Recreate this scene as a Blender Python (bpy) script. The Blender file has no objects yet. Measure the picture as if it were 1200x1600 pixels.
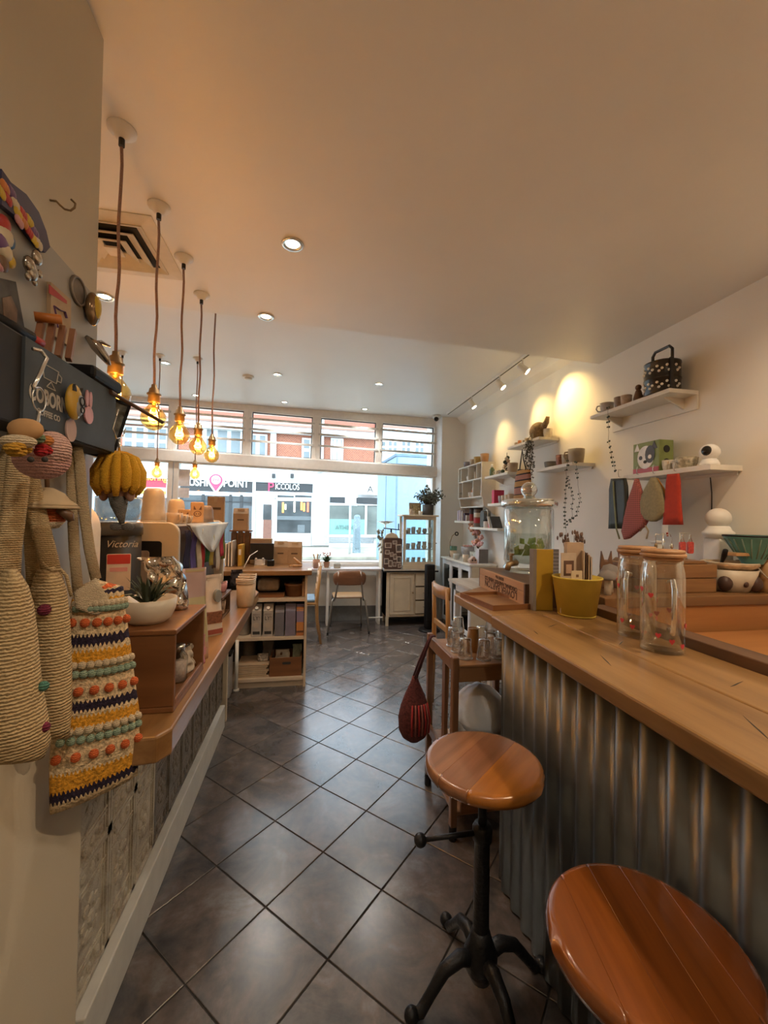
import bpy, math, random
from math import sin, cos, pi, radians, sqrt, atan2
from mathutils import Vector, Matrix
random.seed(7)
SC = bpy.context.scene
COL = SC.collection
# ------------------------------------------------------------------ camera
FPX, EYE = 640.0, 1.43                       # focal length in pixels of the 1200 x 1600 frame, eye height
PITCH, ROLL, YAW = .0149, .0181, radians(10.378)
_f = Vector((sin(YAW)*cos(PITCH), cos(YAW)*cos(PITCH), sin(PITCH)))
_r0 = Vector((cos(YAW), -sin(YAW), 0)); _u0 = _r0.cross(_f)
_r = _r0*cos(ROLL)+_u0*sin(ROLL); _u = -_r0*sin(ROLL)+_u0*cos(ROLL)
cam_d = bpy.data.cameras.new('camera'); cam = bpy.data.objects.new('camera', cam_d); COL.objects.link(cam)
cam_d.sensor_fit = 'HORIZONTAL'; cam_d.sensor_width = 36; cam_d.lens = FPX/1200*36
cam_d.clip_start = .02; cam_d.clip_end = 200
cam.matrix_world = Matrix.Translation((0, 0, EYE)) @ Matrix((( _r.x, _u.x, -_f.x), (_r.y, _u.y, -_f.y), (_r.z, _u.z, -_f.z))).to_4x4()
SC.camera = cam
def px(u, v, x=None, y=None, z=None, plane=None):
    """point of the room seen at photo pixel (u,v) on the surface x=, y= or z= it stands on"""
    d = _f+_r*((u-600)/FPX)+_u*((800-v)/FPX)
    if x is not None: t = x/d.x
    elif y is not None: t = y/d.y
    elif z is not None: t = (z-EYE)/d.z
    else:
        p, n = Vector(plane[0]), Vector(plane[1]); t = (p-Vector((0, 0, EYE))).dot(n)/d.dot(n)
    return Vector((0, 0, EYE))+d*t
# ------------------------------------------------------------------ view, world, sun, large lights
SC.view_settings.view_transform = 'Standard'; SC.view_settings.look = 'None'
SC.view_settings.gamma = 1.0; SC.view_settings.use_curve_mapping = False
SC.view_settings.exposure = 1.42
W = bpy.data.worlds.new('sky'); SC.world = W; W.use_nodes = True
_n = W.node_tree.nodes; _bg = _n['Background']
_bg.inputs['Color'].default_value = (.66, .84, 1.0, 1); _bg.inputs['Strength'].default_value = 2.05
def lamp(name, kind, loc, energy, color, direction=None, **kw):
    d = bpy.data.lights.new(name, kind); d.energy = energy; d.color = color
    for k, v in kw.items(): setattr(d, k, v)
    o = bpy.data.objects.new(name, d); COL.objects.link(o); o.location = loc
    if direction is not None: o.rotation_euler = Vector(direction).to_track_quat('-Z', 'Y').to_euler()
    return o
lamp('sun', 'SUN', (0, -5, 20), .6, (1, .95, .85), (.25, .75, -.75), angle=radians(.6))
WARM = (1.0, .74, .48); SOFT = (1.0, .87, .70); AMBER = (1.0, .50, .15)
# ------------------------------------------------------------------ materials
MATS = {}
def _new(name):
    m = bpy.data.materials.new(name); m.use_nodes = True
    nt = m.node_tree; b = nt.nodes['Principled BSDF']
    return m, nt, b
def _coords(nt, scale=(1, 1, 1), kind='Object', rot=(0, 0, 0)):
    t = nt.nodes.new('ShaderNodeTexCoord'); mp = nt.nodes.new('ShaderNodeMapping')
    mp.inputs['Scale'].default_value = scale; mp.inputs['Rotation'].default_value = rot
    nt.links.new(t.outputs[kind], mp.inputs['Vector']); return mp
def _noise(nt, vec, scale, detail=3, rough=.5, dist=0):
    n = nt.nodes.new('ShaderNodeTexNoise'); n.inputs['Scale'].default_value = scale
    n.inputs['Detail'].default_value = detail; n.inputs['Roughness'].default_value = rough
    n.inputs['Distortion'].default_value = dist; nt.links.new(vec.outputs[0], n.inputs['Vector']); return n
def _ramp(nt, fac, stops, mode='LINEAR'):
    r = nt.nodes.new('ShaderNodeValToRGB'); cr = r.color_ramp; cr.interpolation = mode
    while len(cr.elements) < len(stops): cr.elements.new(.5)
    for e, (p, c) in zip(cr.elements, stops): e.position = p; e.color = (*c, 1)
    nt.links.new(fac, r.inputs['Fac']); return r
def _bump(nt, b, height, strength, dist=.01):
    k = nt.nodes.new('ShaderNodeBump'); k.inputs['Strength'].default_value = strength; k.inputs['Distance'].default_value = dist
    nt.links.new(height, k.inputs['Height']); nt.links.new(k.outputs[0], b.inputs['Normal'])
def sc_(c, k): return tuple(min(1, v*k) for v in c)
def mat(name, c=(.5, .5, .5), rough=.5, metal=0, var=.12, scale=18, bump=0, coat=0, bscale=None):
    if name in MATS: return MATS[name]
    m, nt, b = _new(name); b.inputs['Roughness'].default_value = rough; b.inputs['Metallic'].default_value = metal
    b.inputs['Coat Weight'].default_value = coat
    v = _coords(nt); n = _noise(nt, v, scale)
    r = _ramp(nt, n.outputs['Fac'], [(.3, sc_(c, 1-var)), (.7, sc_(c, 1+var))])
    nt.links.new(r.outputs[0], b.inputs['Base Color'])
    if bump:
        n2 = _noise(nt, v, bscale or scale*6, 4); _bump(nt, b, n2.outputs['Fac'], bump)
    MATS[name] = m; return m
def wood(name, c1, c2, axis='y', rough=.4, scale=6, coat=0, dark=None):
    if name in MATS: return MATS[name]
    m, nt, b = _new(name); b.inputs['Roughness'].default_value = rough; b.inputs['Coat Weight'].default_value = coat
    b.inputs['Coat Roughness'].default_value = .15
    s = {'x': (.08, 1, 1), 'y': (1, .08, 1), 'z': (1, 1, .08)}[axis]
    v = _coords(nt, s); n = _noise(nt, v, scale*5, 5, .6, .4); n2 = _noise(nt, v, scale, 3, .6, 1.0)
    mx = nt.nodes.new('ShaderNodeMath'); mx.operation = 'ADD'; nt.links.new(n.outputs['Fac'], mx.inputs[0]); nt.links.new(n2.outputs['Fac'], mx.inputs[1])
    mh = nt.nodes.new('ShaderNodeMath'); mh.operation = 'MULTIPLY'; mh.inputs[1].default_value = .5; nt.links.new(mx.outputs[0], mh.inputs[0])
    stops = [(.36, c2), (.6, c1)] if dark is None else [(.30, dark), (.42, c2), (.6, c1)]
    r = _ramp(nt, mh.outputs[0], stops); nt.links.new(r.outputs[0], b.inputs['Base Color'])
    _bump(nt, b, n.outputs['Fac'], .12, .004)
    MATS[name] = m; return m
def glass(name, tint=(1, 1, 1), rough=.02, mixf=.12, edge=.5, k=.55, pwr=2.2):
    """thin clear glass: mostly see-through with fresnel reflections"""
    if name in MATS: return MATS[name]
    m = bpy.data.materials.new(name); m.use_nodes = True; nt = m.node_tree
    nt.nodes.remove(nt.nodes['Principled BSDF']); out = nt.nodes['Material Output']
    t = nt.nodes.new('ShaderNodeBsdfTransparent'); t.inputs[0].default_value = (*tint, 1)
    g = nt.nodes.new('ShaderNodeBsdfGlossy'); g.inputs['Roughness'].default_value = rough; g.inputs['Color'].default_value = (.95, .97, .97, 1)
    l = nt.nodes.new('ShaderNodeLayerWeight'); l.inputs['Blend'].default_value = edge
    mm = nt.nodes.new('ShaderNodeMath'); mm.operation = 'MULTIPLY_ADD'; mm.inputs[1].default_value = k; mm.inputs[2].default_value = mixf*.3
    nt.links.new(l.outputs['Facing'], mm.inputs[0])
    pw = nt.nodes.new('ShaderNodeMath'); pw.operation = 'POWER'; pw.inputs[1].default_value = pwr; nt.links.new(l.outputs['Facing'], pw.inputs[0]); nt.links.new(pw.outputs[0], mm.inputs[0])
    x = nt.nodes.new('ShaderNodeMixShader'); nt.links.new(mm.outputs[0], x.inputs[0]); nt.links.new(t.outputs[0], x.inputs[1]); nt.links.new(g.outputs[0], x.inputs[2])
    nt.links.new(x.outputs[0], out.inputs['Surface']); MATS[name] = m; return m
def emit(name, c, s):
    if name in MATS: return MATS[name]
    m, nt, b = _new(name); b.inputs['Base Color'].default_value = (*c, 1)
    b.inputs['Emission Color'].default_value = (*c, 1); b.inputs['Emission Strength'].default_value = s
    MATS[name] = m; return m
def knit(name, c=(.5,.4,.3), c2=None, scale=120, strength=.5, ang=0):
    if name in MATS: return MATS[name]
    m, nt, b = _new(name); b.inputs['Roughness'].default_value = .95
    v = _coords(nt, (1, 1, 1)); w = nt.nodes.new('ShaderNodeTexWave'); w.bands_direction = 'Z'; w.inputs['Scale'].default_value = scale*.55
    w.inputs['Distortion'].default_value = 2.5; w.inputs['Detail'].default_value = 1; w.inputs['Detail Scale'].default_value = 3.5
    nt.links.new(v.outputs[0], w.inputs['Vector'])
    n = _noise(nt, v, scale*2.2, 2)
    r = _ramp(nt, w.outputs['Fac'], [(.0, c2 or sc_(c, .55)), (.5, c)]); nt.links.new(r.outputs[0], b.inputs['Base Color'])
    a = nt.nodes.new('ShaderNodeMath'); a.operation = 'ADD'; nt.links.new(w.outputs['Fac'], a.inputs[0]); nt.links.new(n.outputs['Fac'], a.inputs[1])
    _bump(nt, b, a.outputs[0], strength, .006); MATS[name] = m; return m
def bands(name, stops, axis=2, rough=.9, bump=.6, bscale=160):
    """flat coloured bands knitted or printed along an axis of the object's own box"""
    if name in MATS: return MATS[name]
    m, nt, b = _new(name); b.inputs['Roughness'].default_value = rough
    v = _coords(nt, kind='Generated'); s = nt.nodes.new('ShaderNodeSeparateXYZ'); nt.links.new(v.outputs[0], s.inputs[0])
    vo = _coords(nt); n = _noise(nt, vo, bscale, 2)
    a = nt.nodes.new('ShaderNodeMath'); a.operation = 'MULTIPLY_ADD'; a.inputs[1].default_value = .022 if bump else 0; nt.links.new(n.outputs['Fac'], a.inputs[0]); nt.links.new(s.outputs[axis], a.inputs[2])
    r = _ramp(nt, a.outputs[0], stops, 'CONSTANT'); nt.links.new(r.outputs[0], b.inputs['Base Color'])
    if bump: _bump(nt, b, n.outputs['Fac'], bump, .006)
    MATS[name] = m; return m
def tile_mat(name):
    m, nt, b = _new(name); v = _coords(nt, (1, 1, 1))
    oi = nt.nodes.new('ShaderNodeObjectInfo'); ad = nt.nodes.new('ShaderNodeVectorMath'); ad.operation = 'ADD'
    ml = nt.nodes.new('ShaderNodeVectorMath'); ml.operation = 'SCALE'; ml.inputs['Scale'].default_value = 37
    cb = nt.nodes.new('ShaderNodeCombineXYZ'); nt.links.new(oi.outputs['Random'], cb.inputs[0]); nt.links.new(oi.outputs['Random'], cb.inputs[1])
    nt.links.new(cb.outputs[0], ml.inputs[0]); nt.links.new(v.outputs[0], ad.inputs[0]); nt.links.new(ml.outputs[0], ad.inputs[1])
    n = _noise(nt, ad, 5.5, 6, .62, .6); n2 = _noise(nt, ad, 26, 5, .7)
    r = _ramp(nt, n.outputs['Fac'], [(.28, (.040, .042, .048)), (.44, (.082, .074, .073)), (.57, (.130, .103, .092)), (.72, (.180, .170, .168))])
    r2 = _ramp(nt, n2.outputs['Fac'], [(.35, (.78, .78, .78)), (.65, (1.08, 1.08, 1.08))])
    mx = nt.nodes.new('ShaderNodeMixRGB'); mx.blend_type = 'MULTIPLY'; mx.inputs[0].default_value = .75
    nt.links.new(r.outputs[0], mx.inputs[1]); nt.links.new(r2.outputs[0], mx.inputs[2]); nt.links.new(mx.outputs[0], b.inputs['Base Color'])
    rr = _ramp(nt, n2.outputs['Fac'], [(.3, (.21,)*3), (.7, (.27,)*3)]); nt.links.new(rr.outputs[0], b.inputs['Roughness'])
    b.inputs['IOR'].default_value = 1.9
    MATS[name] = m; return m
def tin_mat(name, c1, c2):
    """painted pressed tin: worn paint, embossed scroll relief"""
    m, nt, b = _new(name); v = _coords(nt); n = _noise(nt, v, 9, 5, .65, 1.5); n2 = _noise(nt, v, 55, 3, .6, 3)
    r = _ramp(nt, n.outputs['Fac'], [(.32, c2), (.5, c1), (.7, sc_(c1, 1.15))]); nt.links.new(r.outputs[0], b.inputs['Base Color'])
    b.inputs['Roughness'].default_value = .45; b.inputs['Metallic'].default_value = .15
    _bump(nt, b, n2.outputs['Fac'], .55, .012); MATS[name] = m; return m
# ------------------------------------------------------------------ mesh builder
class MB:
    def __init__(s): s.v = []; s.f = []
    def add(s, vs, fs, M=None):
        k = len(s.v)
        s.v += [tuple(M @ Vector(p)) if M is not None else tuple(p) for p in vs]
        s.f += [[i+k for i in f] for f in fs]; return s
    def box(s, x0, x1, y0, y1, z0, z1, M=None):
        return s.add([(x0, y0, z0), (x1, y0, z0), (x1, y1, z0), (x0, y1, z0), (x0, y0, z1), (x1, y0, z1), (x1, y1, z1), (x0, y1, z1)],
                     [(0, 3, 2, 1), (4, 5, 6, 7), (0, 1, 5, 4), (1, 2, 6, 5), (2, 3, 7, 6), (3, 0, 4, 7)], M)
    def bar(s, p0, p1, w, h, up=(0, 0, 1)):
        p0, p1 = Vector(p0), Vector(p1); d = (p1-p0).normalized(); up = Vector(up)
        a = d.cross(up); a = a.normalized() if a.length > 1e-5 else Vector((1, 0, 0)); b = a.cross(d)
        vs = [p+a*(sx*w/2)+b*(sy*h/2) for p in (p0, p1) for sx, sy in ((-1, -1), (1, -1), (1, 1), (-1, 1))]
        return s.add(vs, [(3, 2, 1, 0), (4, 5, 6, 7), (0, 1, 5, 4), (1, 2, 6, 5), (2, 3, 7, 6), (3, 0, 4, 7)])
    def tube(s, pts, r, n=8, caps=True, flat=1.0, up=None):
        pts = [Vector(p) for p in pts]; rs = r if isinstance(r, (list, tuple)) else [r]*len(pts)
        vs = []; N = len(pts); a0 = None
        for i, p in enumerate(pts):
            d = (pts[min(i+1, N-1)]-pts[max(i-1, 0)]).normalized()
            if a0 is None:
                a0 = d.cross(Vector(up) if up else (Vector((0, 0, 1)) if abs(d.z) < .9 else Vector((1, 0, 0)))).normalized()
            a0 = (a0-d*a0.dot(d)).normalized(); b = d.cross(a0)
            for k in range(n):
                t = 2*pi*k/n; vs.append(p+a0*(cos(t)*rs[i])+b*(sin(t)*rs[i]*flat))
        fs = [(i*n+k, i*n+(k+1) % n, (i+1)*n+(k+1) % n, (i+1)*n+k) for i in range(N-1) for k in range(n)]
        if caps: fs += [tuple(range(n-1, -1, -1)), tuple(range((N-1)*n, N*n))]
        return s.add(vs, fs)
    def cyl(s, p0, p1, r0, r1=None, n=20): return s.tube([p0, p1], [r0, r0 if r1 is None else r1], n)
    def lathe(s, prof, c=(0, 0, 0), n=24, M=None, sx=1, sy=1):
        vs = []; fs = []; L = len(prof)
        for k in range(n):
            t = 2*pi*k/n
            for r, z in prof: vs.append((c[0]+r*cos(t)*sx, c[1]+r*sin(t)*sy, c[2]+z))
        for k in range(n):
            for i in range(L-1): fs.append((k*L+i, ((k+1) % n)*L+i, ((k+1) % n)*L+i+1, k*L+i+1))
        if prof[0][0] > 1e-6: fs.append(tuple(k*L for k in range(n-1, -1, -1)))
        if prof[-1][0] > 1e-6: fs.append(tuple(k*L+L-1 for k in range(n)))
        return s.add(vs, fs, M)
    def shell(s, prof, c=(0, 0, 0), n=24, M=None):
        """open vessel: outside profile then inside back down, no caps"""
        vs = []; fs = []; L = len(prof)
        for k in range(n):
            t = 2*pi*k/n
            for r, z in prof: vs.append((c[0]+r*cos(t), c[1]+r*sin(t), c[2]+z))
        for k in range(n):
            for i in range(L-1): fs.append((k*L+i, ((k+1) % n)*L+i, ((k+1) % n)*L+i+1, k*L+i+1))
        return s.add(vs, fs, M)
    def sph(s, c, r, sc=(1, 1, 1), n=12, m=8, M=None):
        prof = [(r*sin(pi*i/m), -r*cos(pi*i/m)) for i in range(m+1)]; prof[0] = (0, -r); prof[-1] = (0, r)
        vs = []; fs = []
        for i, (rr, z) in enumerate(prof):
            for k in range(n):
                t = 2*pi*k/n; p = Vector((rr*cos(t)*sc[0], rr*sin(t)*sc[1], z*sc[2]))
                if M is not None: p = M @ p
                vs.append((c[0]+p.x, c[1]+p.y, c[2]+p.z))
        for i in range(m):
            for k in range(n): fs.append((i*n+k, i*n+(k+1) % n, (i+1)*n+(k+1) % n, (i+1)*n+k))
        return s.add(vs, fs)
    def prism(s, poly, a, b, axis='z', M=None):
        g = {'z': lambda p, h: (p[0], p[1], h), 'y': lambda p, h: (p[0], h, p[1]), 'x': lambda p, h: (h, p[0], p[1])}[axis]
        n = len(poly); vs = [g(p, a) for p in poly]+[g(p, b) for p in poly]
        fs = [tuple(range(n-1, -1, -1)), tuple(range(n, 2*n))]+[(i, (i+1) % n, n+(i+1) % n, n+i) for i in range(n)]
        return s.add(vs, fs, M)
    def torus(s, c, R, r, ax='z', n=20, m=6, sc=(1, 1)):
        vs = []
        for i in range(n):
            t = 2*pi*i/n
            for k in range(m):
                q = 2*pi*k/m; u, w, h = (R+r*cos(q))*cos(t)*sc[0], (R+r*cos(q))*sin(t)*sc[1], r*sin(q)
                vs.append({'z': (c[0]+u, c[1]+w, c[2]+h), 'y': (c[0]+u, c[1]+h, c[2]+w), 'x': (c[0]+h, c[1]+u, c[2]+w)}[ax])
        return s.add(vs, [(i*m+k, ((i+1) % n)*m+k, ((i+1) % n)*m+(k+1) % m, i*m+(k+1) % m) for i in range(n) for k in range(m)])
    def sheet(s, rows, thick, nrm, bulge=0, back=None):
        """closed slab from rows of 3-D points (grid), pushed out along nrm"""
        R_, N = len(rows), len(rows[0]); nrm = Vector(nrm); fr = []; bk = []
        for i, row in enumerate(rows):
            for k, p in enumerate(row):
                h = bulge*sin(pi*k/(N-1))**.6*min(1, .45+sin(pi*(i+.3)/(R_-.4))) if bulge else 0
                fr.append(Vector(p)+nrm*(thick/2+h)); bk.append(Vector(p)-nrm*(thick/2+h*(.5 if back is None else back)))
        vs = fr+bk; O = R_*N; fs = []
        for i in range(R_-1):
            for k in range(N-1):
                a = i*N+k; fs.append((a, a+1, a+N+1, a+N)); fs.append((O+a, O+a+N, O+a+N+1, O+a+1))
        ring = [k for k in range(N)]+[i*N+N-1 for i in range(1, R_)]+[(R_-1)*N+k for k in range(N-2, -1, -1)]+[i*N for i in range(R_-2, 0, -1)]
        for i in range(len(ring)):
            a, b = ring[i], ring[(i+1) % len(ring)]; fs.append((b, a, O+a, O+b))
        return s.add(vs, fs)
    def build(s, name, m, parent=None, smooth=False, bevel=0, sub=0, local=False, seg=2):
        me = bpy.data.meshes.new(name); vs = s.v
        o = bpy.data.objects.new(name, me); COL.objects.link(o)
        if parent is not None:
            o.parent = parent
            if not local:
                inv = wmat(parent).inverted(); vs = [inv @ Vector(p) for p in vs]
        elif not local and vs:
            xs, ys, zs = zip(*[tuple(p) for p in vs]); org = Vector(((min(xs)+max(xs))/2, (min(ys)+max(ys))/2, min(zs)))
            vs = [Vector(p)-org for p in vs]; o.location = org
        me.from_pydata([tuple(p) for p in vs], [], s.f); me.update()
        import bmesh
        bm = bmesh.new(); bm.from_mesh(me); bmesh.ops.recalc_face_normals(bm, faces=bm.faces); bm.to_mesh(me); bm.free()
        if m is not None: me.materials.append(m)
        if smooth:
            for p in me.polygons: p.use_smooth = True
        if bevel:
            b = o.modifiers.new('bevel', 'BEVEL'); b.width = bevel; b.segments = seg; b.limit_method = 'ANGLE'; b.angle_limit = radians(40)
        if sub:
            b = o.modifiers.new('sub', 'SUBSURF'); b.levels = sub; b.render_levels = sub
        return o
def wmat(o):
    M = o.matrix_basis.copy()
    while o.parent: o = o.parent; M = o.matrix_basis @ M
    return M
def tag(o, label=None, cat=None, group=None, kind=None):
    if label: o['label'] = label
    if cat: o['category'] = cat
    if group: o['group'] = group
    if kind: o['kind'] = kind
    return o
def thing(name, label, cat, loc=(0, 0, 0), rz=0, group=None):
    o = bpy.data.objects.new(name, None); COL.objects.link(o); o.location = loc; o.rotation_euler = (0, 0, rz); o.empty_display_size = .05
    return tag(o, label, cat, group)
def copy_tree(o, parent=None, loc=None, rz=None, label=None):
    c = o.copy(); COL.objects.link(c)
    if parent is not None: c.parent = parent
    if loc is not None: c.location = loc
    if rz is not None: c.rotation_euler = (0, 0, rz)
    if label: c['label'] = label
    for ch in [k for k in bpy.data.objects if k.parent == o]: copy_tree(ch, c)
    return c
def text(body, size, m, parent, org, right, up, name='lettering', ext=.0008, align='CENTER', sx=1.0, shear=0, bold=0):
    cu = bpy.data.curves.new('t', 'FONT'); cu.body = body; cu.size = size; cu.extrude = ext/2; cu.align_x = align; cu.align_y = 'CENTER'; cu.shear = shear; cu.offset = bold
    cu.resolution_u = 3
    t = bpy.data.objects.new('t', cu); COL.objects.link(t); bpy.context.view_layer.update()
    me = bpy.data.meshes.new_from_object(t.evaluated_get(bpy.context.evaluated_depsgraph_get())); bpy.data.objects.remove(t); bpy.data.curves.remove(cu)
    me.name = name; o = bpy.data.objects.new(name, me); COL.objects.link(o); me.materials.clear(); me.materials.append(m)
    r, u = Vector(right).normalized(), Vector(up).normalized(); n = r.cross(u)
    M = Matrix(((r.x*sx, u.x, n.x, org[0]), (r.y*sx, u.y, n.y, org[1]), (r.z*sx, u.z, n.z, org[2]), (0, 0, 0, 1)))
    if parent is not None:
        o.parent = parent; M = wmat(parent).inverted() @ M
    me.transform(M); return o
def rrect(x0, x1, z0, z1, r, n=4):
    out = []
    for cx, cz, a0 in ((x1-r, z1-r, 0), (x0+r, z1-r, pi/2), (x0+r, z0+r, pi), (x1-r, z0+r, 1.5*pi)):
        for i in range(n+1):
            a = a0+pi/2*i/n; out.append((cx+r*cos(a), cz+r*sin(a)))
    return out
def circ(cx, cz, r, n=16, sx=1, sz=1): return [(cx+r*cos(2*pi*i/n)*sx, cz+r*sin(2*pi*i/n)*sz) for i in range(n)]
def arc(p0, p1, sag, n=8, dirv=(0, 0, -1)):
    p0, p1, d = Vector(p0), Vector(p1), Vector(dirv)
    return [p0.lerp(p1, i/n)+d*(sag*4*(i/n)*(1-i/n)) for i in range(n+1)]
# ------------------------------------------------------------------ the room shell
HLOW, HUP, XR = 2.66, 2.90, 2.2
m_wall = mat('wall_paint', (.62, .55, .42), .75, var=.035, scale=2.2, bump=.04, bscale=220)
m_wall2 = mat('wall_paint_right', (.82, .80, .74), .7, var=.03, scale=2, bump=.03, bscale=200)
m_ceil = mat('ceiling_paint', (.78, .775, .74), .42, var=.03, scale=1.5, bump=.02, bscale=60)
m_ceil2 = mat('ceiling_paint_pale', (.80, .80, .78), .40, var=.02, scale=1.5)
m_white = mat('white_paint', (.78, .77, .73), .45, var=.04)
m_frame = mat('frame_paint', (.80, .79, .76), .4, var=.04)
m_grout = mat('grout', (.03, .027, .025), .9)
m_tile = tile_mat('slate_tile')
def st(o): o['kind'] = 'structure'; return o
MW = Matrix.Translation((0, 5.70, .012)) @ Matrix.Rotation(.035, 4, 'Z') @ Matrix.Rotation(.018, 4, 'Y')     # frame of the shop window wall
def yw(x): return 5.70+.035*x
XL = -2.75
# floor with tiles laid on the diagonal
fl = st(MB().box(XL-.1, XR+.1, -1.7, 5.9, -.08, -.004).build('floor', m_grout))
TS, T0 = .3047, Vector((-.2336, 1.7702)); th = radians(-34.6216)
cyaw, syaw = cos(YAW), sin(YAW)
def trot(v): return Vector((v.x*cyaw+v.y*syaw, -v.x*syaw+v.y*cyaw))
du = trot(Vector((cos(th), sin(th)))*TS); dv = trot(Vector((-sin(th), cos(th)))*TS); o0 = trot(T0)
def clip(poly, nx, ny, c):
    out = []
    for i, p in enumerate(poly):
        q = poly[(i+1) % len(poly)]; a = nx*p[0]+ny*p[1]-c; b = nx*q[0]+ny*q[1]-c
        if a <= 0: out.append(p)
        if (a < 0 < b) or (b < 0 < a): t = a/(a-b); out.append((p[0]+(q[0]-p[0])*t, p[1]+(q[1]-p[1])*t))
    return out
g = .0024/TS; full = None; ntile = 0
qa = [(du*a+dv*b) for a, b in ((g-.5, g-.5), (.5-g, g-.5), (.5-g, .5-g), (g-.5, .5-g))]
def tile_mesh(poly, c):
    n = len(poly); me = bpy.data.meshes.new('floor_tile')
    ctr = Vector((sum(p[0] for p in poly)/n, sum(p[1] for p in poly)/n)); inn = [(p[0]+(ctr.x-p[0])*.012, p[1]+(ctr.y-p[1])*.012) for p in poly]
    vs = [(p[0]-c[0], p[1]-c[1], -.006) for p in poly]+[(p[0]-c[0], p[1]-c[1], -.0015) for p in poly]+[(p[0]-c[0], p[1]-c[1], 0) for p in inn]
    fs = [tuple(range(2*n, 3*n))]+[(k*n+i, k*n+(i+1) % n, (k+1)*n+(i+1) % n, (k+1)*n+i) for k in (0, 1) for i in range(n)]
    me.from_pydata(vs, [], fs); me.materials.append(m_tile); return me
for i in range(-22, 14):
    for j in range(-16, 30):
        c = o0+du*(i+.5)+dv*(j+.5)
        if c.x < -1.05 or c.x > XR+.2 or c.y < .55 or c.y > 5.95: continue
        poly = [(c.x+q.x, c.y+q.y) for q in qa]
        e = clip(poly, 1, 0, XR-.005); e = clip(e, -.035, 1, 5.69)
        if len(e) < 3: continue
        if c.x > 1.5 and c.y < 3.2: continue                      # under the bar and the shelves: not seen
        same = len(e) == 4 and all(abs(p[0]-q[0])+abs(p[1]-q[1]) < 1e-6 for p, q in zip(e, poly))
        if same and full is None: full = tile_mesh(poly, c)
        o = bpy.data.objects.new('floor_tile', full if same else tile_mesh(e, c)); COL.objects.link(o)
        o.parent = fl; o.location = Vector((c.x, c.y, 0))-fl.location; ntile += 1
# walls
st(MB().box(XL, -.55, -1.6, 1.165, 0, HLOW+.3).build('wall_left', m_wall))
st(MB().box(XL-.1, XL, -1.6, 5.7, 0, 3.0).build('wall_left_far', m_wall2))
st(MB().box(XR, XR+.12, -1.6, 6.0, 0, 3.1).build('wall_right', m_wall2))
st(MB().box(-.55, XR, -1.72, -1.6, 0, 3.1).build('wall_back', m_wall))
cx0, cx1 = XL, XR
st(MB().prism([(cx0, -1.6), (cx1, -1.6), (cx1, 2.822), (cx0, 2.48)], HLOW, 3.05).build('ceiling', m_ceil))
st(MB().box(XL-.2, XR+.2, -1.8, 6.0, 3.05, 3.2).build('ceiling_roof', m_white))
st(MB().prism([(cx0, 2.48), (cx1, 2.822), (cx1, 5.80), (cx0, 5.62)], HUP, 3.05).build('ceiling_upper', m_ceil2))
# boxed-in strip where wall and upper ceiling meet
st(MB().prism([(2.2, 2.90), (2.2, 2.80), (2.12, 2.84), (2.08, 2.90)], 2.825, 5.62, 'y').build('trim_1', m_wall2))
# window wall: spandrel, piers, head
wf = MB(); wf.box(XL, 1.80, .0, .14, -.12, .73, MW); st(wf.build('wall_far', mat('white_render', (.72, .71, .66), .6, var=.03)))
st(MB().box(XL, 1.78, -.015, .0, -.12, .20, MW).build('baseboard_far', mat('grey_skirting', (.16, .165, .165), .5, var=.15)))
st(MB().prism([(1.86, 5.62), (2.2, 5.62), (2.2, 5.98), (1.74, 5.98), (1.80, 5.76)], 0, 3.05).build('wall_far_pier', m_wall2))
m_rev = mat('reveal_daylight', (.84, .89, .93), .5, var=.04)  # outdoor light on the pier's window side, put into a pale blue colour
st(MB().prism([(1.858, 5.618), (1.800, 5.76), (1.795, 5.757), (1.853, 5.616)], .76, 2.90).build('trim_2', m_rev))
st(MB().box(XL, 1.86, -.02, .14, 2.80, 3.12, MW).build('wall_far_head', m_frame))
# transom beam and mullions
st(MB().box(XL, 1.80, -.06, .10, 2.062, 2.20, MW).build('trim_3', m_frame, bevel=.006))
st(MB().box(XL, 1.80, -.03, .09, .73, .79, MW).build('trim_4', m_white, bevel=.004))
m_pane = glass('window_glass', (.97, .98, .98), .01, .06)
up_x = [(-2.66, -1.833), (-1.725, -.924), (-.817, -.025), (.089, .862), (.954, 1.723)]
wi = 0
m_dark = mat('window_gasket', (.10, .095, .09), .6)
for k, (a, b) in enumerate(up_x):
    wi += 1; fr = MB(); t = .032
    a0 = (XL if k == 0 else (up_x[k-1][1]+a)/2); b0 = (1.79 if k == 4 else (up_x[k+1][0]+b)/2)
    fr.box(a0, a, -.035, .06, 2.2, 2.80, MW); fr.box(b, b0, -.035, .06, 2.2, 2.80, MW)
    fr.box(a, b, -.03, .06, 2.2, 2.215, MW); fr.box(a, b, -.03, .06, 2.785, 2.80, MW)
    w = st(fr.build('window_%d' % wi, m_frame, bevel=.003))
    gk = MB()
    gk.box(a, a+.012, .0, .02, 2.215, 2.785, MW); gk.box(b-.012, b, .0, .02, 2.215, 2.785, MW); gk.box(a, b, .0, .02, 2.773, 2.785, MW); gk.box(a, b, .0, .02, 2.215, 2.225, MW)
    gk.build('gasket', m_dark, w)
    MB().box(a+.012, b-.012, .012, .016, 2.225, 2.773, MW).build('pane', m_pane, w)
    for z in (2.69, 2.552, 2.395):
        MB().box(a-.03, b+.03, -.045, -.025, z-.014, z+.014, MW).build('security_bar', mat('bar_paint', (.62, .62, .60), .5), w, bevel=.002)
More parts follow.
